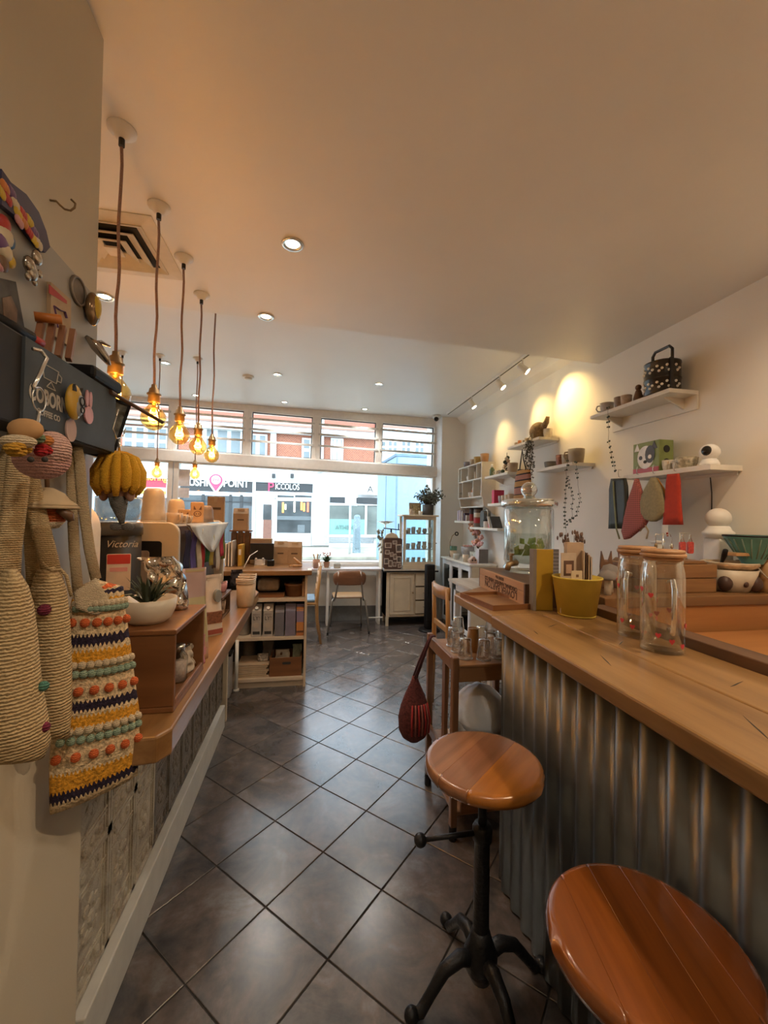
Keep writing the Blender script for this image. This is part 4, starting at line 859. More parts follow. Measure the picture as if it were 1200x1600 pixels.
crumple('tall pink and yellow paper pouch leaning behind the wooden box', 'pastel_pouch', 'pouch', (-.405, 1.60, ZC), .10, .335, .05, m_pk, radians(38), -.01, seed=8, amp=.002, parts=(('round_sticker', cl['teal'], -.018, .02, .12, .17), ('stripe', cl['pink'], -.035, .035, .02, .045)))
crumple('flat pink and blue packet lying low beside the wooden box', 'pink_packet', 'packet', (-.375, 1.545, ZC), .06, .10, .02, mat('packet_pink', (.55, .22, .26), .5), radians(60), .0, seed=9, amp=.002)
m_wb = mat('pouch_white', (.66, .58, .50), .5, var=.05)
crumple('white coffee pouch with clear window and brown foot on counter', 'coffee_pouch', 'pouch', (-.415, 1.93, ZC), .085, .265, .055, m_wb, radians(35), .0, seed=4, amp=.002, parts=(('round_label', mat('label_grey', (.26, .28, .28), .6), .0, .030, .145, .20), ('bean_window', mat('beans', (.22, .09, .05), .4, var=.4, scale=90), -.034, .034, .055, .105), ('foot_band', mat('band_red', (.28, .07, .05), .6), -.038, .038, .008, .028)))
# little dark shelf box with mugs and a plant
t = thing('small_shelf_box', 'small dark wooden two-level box beside the white coffee pouch', 'box', (-.47, 2.27, ZC))
for nm, q in (('base', (-.52, -.42, 2.16, 2.40, ZC, ZC+.012)), ('shelf', (-.525, -.415, 2.155, 2.405, ZC+.105, ZC+.118)), ('side', (-.52, -.42, 2.16, 2.172, ZC+.012, ZC+.105)), ('side', (-.52, -.42, 2.388, 2.40, ZC+.012, ZC+.105)), ('back', (-.52, -.51, 2.172, 2.388, ZC+.012, ZC+.105))): MB().box(*q).build(nm, m_dkwood, t, bevel=.002)
cup('mug with dark scribbles inside the small dark shelf box', (-.455, 2.28, ZC+.0125), .034, .07, mat('mug_scribble', (.42, .30, .22), .4, var=.6, scale=45), ha=-1.2)
plant('tiny dark plant in a basket pot on the small shelf box', (-.465, 2.21, ZC+.1185), .028, .05, m_card, 30, .07, 1.0, m_leafd, 'tiny_plant', seed=11)
cup('pink cup on top of the small dark shelf box', (-.455, 2.33, ZC+.1185), .030, .05, cl['pink'], False)
# stacked takeaway cups
for k, (x, y, lb) in enumerate(((-.356, 2.50, 'tan paper cup stack, front one, at counter end'), (-.362, 2.60, 'tan paper cup stack standing just behind the front one'), (-.370, 2.70, 'tan paper cup stack farthest along the counter end'))):
    t = thing('cup_stack', lb, 'cup stack', (x, y, ZC), group='paper cup stacks')
    MB().lathe([(0, 0), (.042, 0), (.046, .015), (.050, .135), (0, .135)], n=26).build('cups', mat('cup_tan', (.46, .33, .21), .7), t, True, local=True)
    for z in (.137, .147, .157): MB().shell([(.047, z-.004), (.0535, z), (.0535, z+.005), (.048, z+.006)], n=26).build('rim', mat('cup_rim', (.62, .50, .38), .6), t, True, local=True)
# ------------------------------------------------------------------ grinder, appliance, espresso machine
t = thing('coffee_grinder', 'black coffee grinder with script name and red white label', 'grinder', (-.725, 1.75, ZC))
MB().lathe([(0, 0), (.09, 0), (.09, .02), (.078, .03), (.078, .47), (0, .47)], (-.725, 1.75, ZC), 30).build('body', m_blk2, t, True)
MB().lathe([(.078, .445), (.083, .448), (.084, .475), (.080, .495), (0, .495)], (-.725, 1.75, ZC), 30).build('collar', mat('grinder_grey', (.10, .095, .085), .3, .5), t, True)
MB().lathe([(.060, .496), (.075, .53), (.078, .585), (.070, .59)], (-.725, 1.75, ZC), 26).build('hopper', glass('hopper_glass', (.75, .78, .78), .05, .3), t, True)
e = Vector((.30, -.954, 0)); ctr = Vector((-.725, 1.75, 0))
MB().prism(rrect(-.038, .038, 0, .135, .004), -.002, .002, 'y', Matrix.Translation(ctr+e*.086+Vector((.012, 0, 1.145))) @ Matrix.Rotation(radians(17.5), 4, 'Z')).build('label_card', mat('label_white', (.62, .54, .46), .6), t)
MB().prism(rrect(-.036, .036, .098, .133, .003), -.003, .003, 'y', Matrix.Translation(ctr+e*.0865+Vector((.012, 0, 1.145))) @ Matrix.Rotation(radians(17.5), 4, 'Z')).build('label_red', cl['red'], t)
MB().prism(rrect(-.028, .028, .07, .085, .002), -.0028, .0028, 'y', Matrix.Translation(ctr+e*.0865+Vector((.012, 0, 1.145))) @ Matrix.Rotation(radians(17.5), 4, 'Z')).build('label_text', cl['pink'], t)
text('Victoria', .036, m_chalk, t, ctr+e*.0795+Vector((.018, .003, 1.315)), (.954, .30, 0), (0, 0, 1), sx=.9, shear=.35)
t = thing('white_appliance', 'smooth white curved appliance side beside the wall end', 'appliance', (-.80, 1.52, ZC))
MB().prism(rrect(-.96, -.715, ZC+.02, 1.475, .10, 8), 1.44, 1.60, 'y').build('shell', mat('appliance_white', (.66, .63, .56), .4), t, True, bevel=.012); MB().box(-.93, -.75, 1.46, 1.58, ZC, ZC+.02).build('foot', m_blk2, t)
t = thing('espresso_machine', 'cream espresso machine with rounded end plates and dark inset', 'espresso machine', (-.75, 2.3, ZC))
m_mach = mat('machine_cream', (.50, .43, .32), .4, var=.04)
MB().prism(rrect(-1.10, -.545, ZC+.06, 1.395, .05, 6), 1.885, 1.91, 'y').build('end_plate', m_mach, t, bevel=.005)
MB().prism(rrect(-1.10, -.545, ZC+.06, 1.395, .05, 6), 2.83, 2.855, 'y').build('end_plate', m_mach, t, bevel=.005)
MB().box(-1.08, -.60, 1.91, 2.83, ZC+.12, 1.375).build('body', mat('machine_side_shade', (.10, .085, .07), .5), t)  # dark brown body colour stands for the shadow behind the ribbons
q = MB(); q.prism(rrect(-.80, -.612, ZC+.10, 1.315, .012), 1.878, 1.886, 'y'); q.build('dark_inset', m_blk2, t)
q = MB(); q.prism(rrect(-.78, -.658, ZC+.10, 1.275, .012), 1.874, 1.879, 'y'); q.build('inner_panel', mat('machine_tan', (.34, .26, .19), .5), t)
for z in (1.10, 1.17, 1.24): MB().box(-.652, -.636, 1.872, 1.880, z, z+.006).build('slot', m_ink, t)
for x in (-1.04, -.60):
    for y in (1.96, 2.78): MB().cyl((x, y, ZC), (x, y, ZC+.13), .018, n=12).build('foot', m_chrome, t)
MB().box(-1.08, -.57, 1.91, 2.83, 1.376, 1.386).build('cup_rail', m_chrome, t)
ZM = 1.3865
# cloth pennant and lanyards on the machine's side
t = thing('cloth_pennant', 'white rounded cloth pennant hung along the espresso machine', 'cloth', (-.53, 2.3, 1.25))
rows = []
for i in range(11):
    v = i/10; zt = 1.385-.155*v
    ya = 1.93+(.42)*(v**1.5); yb = 2.80-.42*(v**1.5)
    rows.append([Vector((-.514+.006*sin(k*1.3+i*.4), ya+(yb-ya)*k/12, zt)) for k in range(13)])
q = MB(); q.sheet(rows, .003, (1, 0, 0)); q.build('cloth', mat('cloth_white', (.62, .63, .62), .8, var=.06, scale=14, bump=.2, bscale=40), t, True)
q = MB(); q.tube([(-.528, 1.93, 1.385), (-.524, 1.99, 1.375), (-.522, 2.07, 1.350), (-.526, 2.0, 1.352), (-.528, 1.94, 1.372)], .002, 6); q.build('tie', cl['brown'], t, True)
for k, (cc, nm) in enumerate((('navy', 'navy'), ('purple', 'violet'), ('cream', 'beige'), ('red', 'red'), ('green', 'green'), ('yellow', 'mustard'), ('brown', 'brown patterned'), ('cream', 'pale cream'), ('red', 'scarlet'), ('green', 'olive'))):
    y = 1.98+k*.088; q = MB(); x = -.537+.004*(k % 3)
    rows = [[Vector((x+.004*sin(i*.9+k)+(.010 if dy == 0 else 0), y+dy+.006*sin(i*.5+k), 1.36-.026*i)) for dy in (-.040, -.01, .0, .01, .040)] for i in range(8+(k*5) % 4)]
    q.sheet(rows, .004, (1, 0, 0)); tag(q.build('lanyard_ribbon', mat('ribbon_%d' % k, [(.02, .02, .06), (.08, .06, .22), (.5, .42, .3), (.40, .03, .03), (.03, .16, .06), (.45, .36, .08), (.10, .06, .05), (.56, .5, .44), (.42, .03, .06), (.14, .18, .05)][k], .8), None, True), '%s ribbon hanging below the white pennant' % nm, 'ribbon', 'ribbons on the espresso machine')
# cups and tumblers on the machine
def inv_cup(label, c, r, h, m, name='travel_cup', cat='cup', face=None):
    t = thing(name, label, cat, c)
    MB().lathe([(0, 0), (r, 0), (r, h*.28), (r*.97, h*.30), (r*.92, h*.72), (r*.80, h*.92), (r*.55, h), (0, h)], n=24).build('cup', m, t, True, local=True)
    MB().shell([(r, h*.02), (r*1.03, h*.03), (r*1.03, h*.07), (r, h*.08)], n=24).build('rim', m, t, True, local=True)
    return t
m_taupe = mat('taupe_ceramic', (.36, .31, .24), .35); m_tan2 = mat('tan_ceramic', (.47, .36, .25), .4)
inv_cup('large upturned taupe tumbler on the espresso machine', (-.722, 2.10, ZM), .052, .165, m_taupe)
inv_cup('upturned tan tumbler behind the large taupe one', (-.70, 2.36, ZM), .045, .125, m_tan2)
inv_cup('upturned brown tumbler at the end of the machine top', (-.62, 2.66, ZM), .045, .10, mat('brown_ceramic', (.20, .14, .10), .5))
def face_box(label, c, s, h):
    t = thing('painted_cup', label, 'cup', c, radians(18)); MB().prism([(-s*.8, -s*.8), (s*.8, -s*.8), (s*.8, s*.8), (-s*.8, s*.8)], 0, h).build('body', mat('wood_cup', (.45, .27, .13), .6), t, local=True, bevel=.006)
    b = MB(); b.torus((0, -s*.81, h*.42), s*.42, .0022, 'y', 18, 5, (1, .8)); b.build('drawn_face', mat('paint_brown', (.12, .05, .025), .6), t, True, local=True)
    for sx in (-1, 1): MB().prism([(sx*s*.15, h*.62), (sx*s*.5, h*.62), (sx*s*.45, h*.82)], -s*.825, -s*.80, 'y').build('drawn_ear', mat('paint_brown'), t, local=True); MB().sph((sx*s*.16, -s*.81, h*.42), .003, n=6, m=4).build('drawn_eye', m_ink, t, local=True)
face_box('square wooden cup with painted animal face, taller of two', (-.625, 2.48, ZM), .042, .115); face_box('square wooden cup with painted animal face, shorter front one', (-.625, 2.24, ZM), .036, .07)
for k, y in enumerate((2.02, 2.11, 2.19)): cup(['small tan cup first along the machine edge', 'small tan cup second along the machine edge', 'small tan cup third along the machine edge'][k], (-.605, y, ZM), .034, .05-.006*k, m_tan2, True, ha=-.8, grp='small cups on the machine edge')
cup('brown bowl cup among tumblers behind the painted cups', (-.74, 2.62, ZM), .055, .06, mat('brown_ceramic'), False)
# notice taped to window
for lb, r in (('grey paper notice taped inside the window glass', (277, 733, 297, 760)), ('lilac paper notice taped below the grey one', (272, 762, 296, 778))):
    a = px(r[0], r[1], y=5.66); b_ = px(r[2], r[3], y=5.66); q = MB(); q.box(a.x, b_.x, 0.002, .006, b_.z, a.z, Matrix.Translation((0, yw((a.x+b_.x)/2), 0))); tag(q.build('window_notice', mat('notice', (.72, .72, .76), .7)), lb, 'notice')
# ------------------------------------------------------------------ till counter with shelves
m_lit = mat('pale_board', (.55, .44, .32), .55, var=.06, scale=8)
YT = 3.53
t = thing('till_counter', 'wooden topped shelf counter holding the till, mid left', 'counter', (-.3, 3.8, 0))
MB().box(-1.15, .035, 3.485, 4.12, .940, .980).build('worktop', m_honeyx, t, bevel=.005)
MB().box(-.02, .0, 3.53, 4.0, 0, .94).build('side_panel', m_lit, t); MB().box(-1.10, -1.08, 3.53, 4.0, 0, .94).build('side_panel', m_lit, t)
MB().box(-1.10, 0, 3.98, 4.0, 0, .94).build('back_panel', mat('back_dark', (.07, .075, .07), .7), t)
for z in (.715, .395, .055): MB().box(-1.08, -.02, 3.535, 3.98, z, z+.026).build('shelf', m_lit, t, bevel=.002)
MB().box(-1.08, -.02, 3.56, 3.58, 0, .055).build('plinth', m_lit, t)
q = MB(); q.cyl((-.555, 3.52, .0), (-.555, 3.52, .41), .014, n=12); q.cyl((-.555, 3.52, 0), (-.555, 3.52, .015), .024, n=12); q.build('front_post', m_white, t, True)
S1, S2, S3 = .7415, .4215, .0815
def bxy(name, label, cat, x0, x1, y0, y1, z0, h, m, bevel=.003, extra=None, grp=None):
    t = thing(name, label, cat, ((x0+x1)/2, (y0+y1)/2, z0), group=grp); MB().box(x0, x1, y0, y1, z0, z0+h).build('body', m, t, bevel=bevel)
    for nm, mm_, q in (extra or []): MB().box(*q).build(nm, mm_, t)
    return t
# upper shelf
t = thing('bread_loaf', 'wrapped loaf on a wooden board, upper shelf of till counter', 'bread', (-.33, 3.68, S1+.045))
MB().box(-.42, -.24, 3.62, 3.78, S1+.045, S1+.155).build('loaf', mat('loaf_wrap', (.34, .25, .17), .3, var=.2), t, bevel=.03, seg=4); MB().box(-.425, -.37, 3.66, 3.74, S1+.06, S1+.14).build('wrap_end', mat('loaf_wrap'), t, bevel=.02)
bxy('bread_box', 'flat wooden box under the wrapped loaf', 'box', -.44, -.19, 3.58, 3.85, S1, .044, m_box, extra=[('lid_edge', m_dkwood, (-.442, -.188, 3.578, 3.852, S1+.036, S1+.044))])
t = thing('wooden_tub', 'orange-brown wooden tub with rim on the upper shelf', 'tub', (-.11, 3.66, S1)); MB().lathe([(0, 0), (.072, 0), (.080, .09), (.088, .092), (.088, .112), (.078, .112), (.072, .06), (0, .06)], n=24).build('tub', m_box, t, True, local=True)
MB().sph((0, .0, .10), .06, (1, 1, .35), 12, 6).build('contents', mat('dark_stuff', (.03, .028, .022), .8, var=.5), t, True, local=True)
bxy('thin_box', 'narrow pale upright box at the right end of upper shelf', 'box', -.045, -.024, 3.6, 3.8, S1, .13, m_card, extra=[('label', m_paper, (-.0455, -.045, 3.64, 3.72, S1+.04, S1+.10))])
# middle shelf: cartons
def carton(label, x, w, h, m, txt=None, gable=True):
    t = thing('drink_carton', label, 'carton', (x, 3.60, S2), group='cartons on the till counter shelf')
    MB().box(-w/2, w/2, -.045, .045, 0, h*.80).build('body', m, t, local=True, bevel=.002)
    MB().prism([(-.045, h*.80), (.045, h*.80), (.006, h*.95), (.006, h), (-.006, h), (-.006, h*.95)], -w/2, w/2, 'x').build('gable', m, t, local=True)
    if txt:
        MB().cyl((0, -.03, h*.865), (0, -.045, h*.90), .014, n=12).build('screw_cap', m_paper, t, local=True)
        MB().prism(circ(0, h*.36, w*.30, 16), -.0468, -.0452, 'y').build('round_print', mat('print_tan', (.46, .38, .30), .6), t, local=True); MB().box(-w*.36, w*.36, -.0465, -.045, h*.08, h*.17).build('dark_print', m_ink, t, local=True); MB().box(-w*.38, w*.38, -.0465, -.045, h*.66, h*.72).build('top_print', mat('print_grey2', (.30, .26, .23), .6), t, local=True)
        text(txt, .048, m_ink, t, (x, 3.60-.0462, S2+h*.57), (1, 0, 0), (0, 0, 1), sx=.85)
    return t
m_ct = mat('carton_grey', (.40, .35, .30), .5); 
carton('first pale drink carton with bold black letters on middle shelf', -.412, .078, .27, m_ct, 'LY!'); carton('second pale drink carton with bold black letters beside the first', -.318, .078, .27, m_ct, 'LY!')
carton('plain slate grey carton in the middle of the shelf row', -.225, .075, .25, mat('carton_slate', (.15, .145, .17), .55)); carton('plain dusky blue carton right of the slate grey one', -.135, .085, .265, mat('carton_blue', (.17, .155, .22), .55))
carton('orange banded carton at the right end of the shelf row', -.055, .060, .26, bands('carton_orange', [(0, (.42, .16, .05)), (.12, (.12, .05, .03)), (.2, (.48, .20, .06)), (.55, (.22, .18, .28))], 2, .5, 0))
for k, x in enumerate((-.412, -.318, -.225, -.135)):
    carton(['spare drink carton in back row behind the first carton', 'spare drink carton in back row behind the second carton', 'spare drink carton in back row behind the slate one', 'spare drink carton in back row behind the blue one'][k], x, .074, .26, mat('carton_back', (.22, .20, .18), .6)).location.y = 3.75
t = thing('steel_canister', 'tall brushed steel canister left of the cartons', 'canister', (-.525, 3.66, S2)); MB().lathe([(0, 0), (.050, 0), (.052, .01), (.052, .215), (.048, .22), (0, .22)], n=24).build('body', mat('steel', (.42, .38, .33), .3, .8), t, True, local=True); MB().lathe([(.053, .215), (.054, .22), (.054, .24), (.02, .25), (0, .25)], n=24).build('lid', mat('steel'), t, True, local=True)
# bottom shelf
for k in range(7):
    q = MB(); q.box(-.56+.006*(k % 3), -.305-.01*((k*2) % 3), 3.57, 3.80, S3+.016*k, S3+.016*k+.013); tag(q.build('paper_bag_pile', m_kraft, bevel=.002), ['lowest', 'second', 'third', 'fourth', 'fifth', 'sixth', 'topmost'][k]+' flat paper bag of the pile on the bottom shelf', 'paper bag', 'flat paper bags on bottom shelf')
crumple('crinkled clear wrapped packet on top of the paper bag pile', 'clear_packet', 'packet', (-.36, 3.66, S3+.111), .09, .06, .06, mat('cellophane', (.42, .36, .29), .15, var=.3, scale=60), .3, seed=13)
t = thing('wooden_crate', 'brown wooden crate with cut-out handle on bottom shelf', 'crate', (-.17, 3.67, S3))
for nm, q in (('front', (-.300, -.035, 3.565, 3.577, S3, S3+.155)), ('back', (-.300, -.035, 3.80, 3.812, S3, S3+.155)), ('side', (-.300, -.288, 3.577, 3.80, S3, S3+.155)), ('side', (-.047, -.035, 3.577, 3.80, S3, S3+.155)), ('bottom', (-.288, -.047, 3.577, 3.80, S3, S3+.01))): MB().box(*q).build(nm, m_box, t, bevel=.002)
MB().prism(rrect(-.195, -.125, S3+.100, S3+.120, .008), 3.562, 3.566, 'y').build('handle_hole', m_ink, t)
crumple('green and white packet standing in the wooden crate', 'green_packet', 'packet', (-.075, 3.72, S3+.012), .085, .21, .05, mat('packet_green', (.42, .46, .32), .5, var=.3, scale=30), 0, seed=14, amp=.003)
crumple('cream pouch with brown dots in the wooden crate', 'cream_pouch', 'pouch', (-.20, 3.68, S3+.012), .12, .18, .06, m_bowl, 0, seed=15, amp=.003, parts=(('round_dot', cl['brown'], -.02, .0, .14, .16),))
crumple('grey wrapped bundle tied with string above the bag pile', 'wrapped_bundle', 'bundle', (-.33, 3.80, S3), .10, .30, .08, mat('bundle_grey', (.24, .22, .19), .7), 0, seed=16)
t = thing('steel_pot', 'dull steel pot behind the paper bags on bottom shelf', 'pot', (-.50, 3.87, S3)); MB().lathe([(0, 0), (.06, 0), (.062, .26), (.058, .26), (.056, .01), (0, .01)], n=20).build('pot', mat('dull_steel', (.22, .20, .17), .45, .6), t, True, local=True); MB().torus((0, 0, .26), .060, .004, 'z', 20, 5).build('rim', mat('dull_steel'), t, True, local=True)
t = thing('waste_bin', 'small grey bin in gap between counters', 'bin', (-.62, 3.43, 0)); q = MB(); q.prism([(-.655, 3.37), (-.58, 3.37), (-.58, 3.49), (-.655, 3.49)], 0, .33); q.build('tub', mat('bin_grey', (.36, .36, .36), .5), t, bevel=.012); MB().box(-.66, -.575, 3.365, 3.495, .33, .345).build('rim', m_blk2, t)
# on the worktop
ZT = .9805
t = thing('till_screen', 'black tablet till with cat-eared stand on till counter', 'till', (-.415, 3.86, ZT))
q = MB(); q.box(-.105, .105, -.008, .008, 0, .150, Matrix.Translation((-.415, 3.86, ZT+.052)) @ Matrix.Rotation(radians(-12), 4, 'X')); q.build('screen_back', m_blk2, t, bevel=.006)
MB().box(-.47, -.36, 3.80, 3.90, ZT, ZT+.008).build('base', m_chrome, t); q = MB(); q.box(-.045, .045, -.004, .004, 0, .055, Matrix.Translation((-.425, 3.815, ZT+.008)) @ Matrix.Rotation(radians(-20), 4, 'X')); q.build('stand_plate', mat('stand_white', (.46, .44, .42), .5), t, bevel=.004)
for sx in (-.03, .03): MB().sph((-.425+sx, 3.797, ZT+.066), .011, n=10, m=6).build('stand_ear', mat('stand_white'), t, True)
MB().box(-.36, -.30, 3.80, 3.86, ZT, ZT+.05).build('card_reader', m_blk2, t, bevel=.006)
bxy('cardboard_roll', 'brown cardboard box lying behind the till screen', 'box', -.53, -.34, 3.98, 4.08, ZT+.0, .235, m_card, extra=[('tape', m_kraft, (-.53, -.34, 3.978, 3.98, ZT+.10, ZT+.13))])
def pbag(label, x, y, z, w, h, d, rz=0, m=m_kraft, stand=None):
    t = thing('paper_bag', label, 'paper bag', (x, y, z), rz, 'kraft paper bags by the till')
    MB().add([(-w/2, -d/2, 0), (w/2, -d/2, 0), (w/2, d/2, 0), (-w/2, d/2, 0), (-w/2, -d/2, h*.75), (w/2, -d/2, h*.75), (w/2, d/2, h*.75), (-w/2, d/2, h*.75), (-w/2, -.005, h), (w/2, -.005, h), (w/2, .005, h), (-w/2, .005, h)],
             [(3, 2, 1, 0), (0, 1, 5, 4), (1, 2, 6, 5), (2, 3, 7, 6), (3, 0, 4, 7), (4, 5, 9, 8), (6, 7, 11, 10), (5, 6, 10, 9), (7, 4, 8, 11), (8, 9, 10, 11)]).build('bag', m, t, local=True)
    MB().box(-w*.22, w*.22, -d/2-.001, -d/2, h*.44, h*.50).build('print', mat('print_brown', (.11, .07, .045), .7), t, local=True); MB().box(-w*.22, w*.22, -d/2*.55, -.004, h*.80, h*.97).build('fold', mat('fold_tan', (.52, .40, .28), .8), t, local=True); return t
pbag('kraft paper bag directly right of the till screen', -.255, 4.0, ZT, .125, .215, .08); pbag('kraft paper bag at the right of the pair', -.125, 4.0, ZT, .135, .21, .08, radians(-4))
# rack holding a bag up high
t = thing('display_rack', 'wooden slatted rack behind the till holding a paper bag', 'rack', (-.64, 4.02, ZT))
for x in (-.70, -.645, -.585): MB().box(x, x+.040, 4.0, 4.02, ZT, ZT+.30).build('slat', m_dkwood, t)
MB().box(-.71, -.53, 4.02, 4.06, ZT, ZT+.29).build('body', m_box, t); MB().box(-.72, -.52, 3.985, 4.075, ZT+.30, ZT+.312).build('top_board', m_box, t)
pbag('kraft paper bag standing up high on the wooden rack', -.625, 4.03, ZT+.3125, .135, .205, .07); 
t = thing('tall_menu_stand', 'tall cardboard stand with a kraft bag print behind the cups', 'stand', (-.83, 4.0, ZT)); MB().box(-.92, -.77, 3.99, 4.03, ZT, ZT+.62).build('board', m_kraft, t, bevel=.003); MB().box(-.89, -.80, 3.985, 3.99, ZT+.50, ZT+.52).build('print', mat('print_brown'), t); MB().box(-.86, -.83, 3.985, 3.99, ZT+.57, ZT+.62).build('clip', mat('fold_tan'), t)
bxy('yellow_file', 'mustard yellow file standing left of the till', 'file', -.612, -.577, 3.80, 3.98, ZT, .19, mat('file_yellow', (.50, .28, .03), .6), extra=[('spine_label', m_paper, (-.605, -.584, 3.799, 3.80, ZT+.10, ZT+.15))])
for k, x in enumerate((-.66, -.685, -.71)): bxy('paper_folder', ['pale folder next to the yellow file', 'pale folder in the middle of the leaning three', 'pale folder farthest left of the leaning three'][k], 'folder', x-.008, x+.008, 3.78, 3.97, ZT, .22-.012*k, mat('folder', (.46, .38, .30), .7), grp='folders by the till', extra=[('sheet', m_paper, (x-.004, x+.004, 3.779, 3.969, ZT+.004, ZT+.225-.012*k))])
q = MB(); q.tube([(-.54, 3.72, ZT+.004), (-.53, 3.62, ZT+.01), (-.50, 3.75, ZT+.10), (-.44, 3.90, ZT+.14), (-.41, 3.89, ZT+.12)], .004, 6); tag(q.build('white_cable', m_paper, None, True), 'white cable curling up beside the till', 'cable')
t = thing('wooden_hand', 'pale wooden hand figure lying on till counter edge', 'figure', (-.12, 3.72, ZT)); q = MB(); q.tube([(-.05, 3.70, ZT+.014), (-.08, 3.70, ZT+.016), (-.13, 3.70, ZT+.016)], [.017, .02, .016], 10, flat=.6); q.build('palm', m_pine, t, True)
q = MB(); q.tube([(-.055, 3.71, ZT+.02), (-.09, 3.71, ZT+.05), (-.125, 3.71, ZT+.085)], [.014, .013, .008], 8); q.build('thumb', m_pine, t, True)
for k in range(4): q = MB(); q.tube([(-.125, 3.688+.008*k, ZT+.014), (-.15, 3.688+.008*k, ZT+.018), (-.165+.003*k, 3.688+.008*k, ZT+.010)], .005, 6); q.build('finger', m_pine, t, True)
crumple('dark cloth pouch hanging over the till counter corner', 'dark_pouch', 'pouch', (-.56, 3.455, .865), .09, .13, .05, mat('pouch_black', (.025, .018, .02), .9), .3, seed=20)
q = MB(); q.box(.0, .034, 3.50, 3.62, ZT, ZT+.0015); q.box(.0335, .0345, 3.50, 3.60, ZT-.06, ZT+.0015); tag(q.build('paper_sheet', m_paper), 'white paper sheet hanging over the till counter end', 'paper')
# ------------------------------------------------------------------ window desk
t = thing('window_desk', 'narrow pale desk shelf running below the shop window', 'desk', (.3, 5.5, 0)); MB().box(-1.0, .975, 5.40, 5.655, .728, .752).build('top', mat('desk_pale', (.50, .48, .50), .3, var=.08), t, bevel=.003)
for x in (-.6, .25, .94): MB().box(x, x+.03, 5.45, 5.64, 0, .728).build('support', m_white, t)
q = MB(); q.cyl((.80, 5.42, .10), (1.0, 5.42, .10), .009, n=8); q.build('foot_rail', m_white, t)
ZD = .7525
c = px(492, 884, z=ZD); t = thing('pencil_pot', 'terracotta pot of brushes on the window desk', 'pot', (.11, 5.50, ZD)); MB().lathe([(0, 0), (.040, 0), (.050, .115), (.044, .115), (.036, .012), (0, .012)], n=20).build('pot', m_terra, t, True, local=True)
for k in range(5): q = MB(); a = k*1.3; q.tube([(.01*cos(a), .01*sin(a), .02), (.03*cos(a), .03*sin(a), .12), (.05*cos(a), .045*sin(a), .185)], [.004, .004, .008], 6); q.build('brush', m_pine if k % 2 else m_sgrey, t, True, local=True)
tt, tips = plant('red flowering plant in terracotta pot on the window desk', (.245, 5.52, ZD+.008), .042, .075, m_terra, 34, .11, 1.0, m_leaf, 'flower_pot', seed=21, lw=.03)
b = MB(); rnd = random.Random(5)
for k in range(16): b.sph((rnd.uniform(-.05, .05), rnd.uniform(-.05, .05), .165+rnd.uniform(-.015, .03)), .010, (1, 1, .7), 6, 4)
f = b.build('blossoms', mat('blossom_red', (.50, .16, .12), .7, var=.3), tt, True, local=True); f['kind'] = 'stuff'
MB().lathe([(0, -.0075), (.055, -.0075), (.058, .0), (0, -.001)], n=20).build('saucer', m_bowl, tt, True, local=True)
t = thing('stone_pot', 'small square grey stone pot on the window desk', 'pot', (.385, 5.50, ZD)); MB().box(-.045, .045, -.035, .035, 0, .062).build('pot', mat('stone', (.42, .40, .34), .8), t, local=True, bevel=.008); MB().box(-.035, .035, -.026, .026, .0625, .066).build('filling', mat('stone_fill', (.28, .28, .25), .8), t, local=True)
# ------------------------------------------------------------------ chairs by the window
m_tube = mat('tube_steel', (.30, .28, .25), .35, .7); m_chbk = wood('chair_ply', (.24, .115, .06), (.15, .065, .032), 'x', .4); m_chst = wood('chair_seat', (.46, .30, .16), (.34, .20, .10), 'x', .4)
t = thing('school_chair', 'school chair with brown curved backrest and steel tube legs', 'chair', (.505, 5.12, 0))
rows = [[Vector((.505+.20*s*(1-.25*(v**3 if v > 0 else 0)-(.12*abs(v)**3)), 5.0-.035*(1-s*s), .70+.085*v)) for s in [k/5-1 for k in range(11)]] for v in (1, .6, .2, -.2, -.6, -.9, -1.08)]
q = MB(); q.sheet(rows, .012, (0, -1, 0)); q.build('backrest', m_chbk, t, True)
q = MB(); q.prism(rrect(.505-.19, .505+.19, 5.02, 5.38, .05), .440, .456); q.build('seat', m_chst, t, bevel=.005)
for s in (-1, 1):
    x = .505+s*.155; q = MB(); q.tube([(x-.02*s, 4.985, .77), (x-.01*s, 4.99, .62), (x+.015*s, 5.02, .44), (x+.03*s, 5.05, .41), (x+.03*s, 5.15, .40)], .011, 8); q.build('back_tube', m_tube, t, True)
    q = MB(); q.tube([(x+.03*s, 5.08, .43), (x+.05*s, 5.06, .40), (x+.08*s, 5.04, .20), (x+.10*s, 5.02, .012)], .011, 8); lg = q.build('leg', m_tube, t, True); MB().cyl((x+.10*s, 5.02, 0), (x+.098*s, 5.02, .03), .014, n=8).build('rubber_foot', m_black, lg)
    q = MB(); q.tube([(x+.03*s, 5.30, .43), (x+.03*s, 5.34, .40), (x+.04*s, 5.37, .20), (x+.05*s, 5.39, .012)], .011, 8); lg = q.build('leg', m_tube, t, True); MB().cyl((x+.05*s, 5.39, 0), (x+.05*s, 5.39, .03), .014, n=8).build('rubber_foot', m_black, lg)
q = MB(); q.tube([(.34, 5.16, .425), (.67, 5.16, .425)], .010, 8); q.build('cross_tube', m_tube, t, True)
m_oak = wood('oak_orange', (.48, .26, .09), (.34, .16, .05), 'z', .38, 5, .2)
t = thing('ladder_chair', 'orange oak ladder-back chair with blue cushion beside till counter', 'chair', (-.06, 4.85, 0))
for x, y in ((.115, 4.68), (.115, 5.05)): q = MB(); q.tube([(x+.045, y, 0), (x, y, .25), (x-.01, y, .48), (x+.03, y, .88)], [.015, .018, .02, .015], 8); q.build('back_leg', m_oak, t, True)
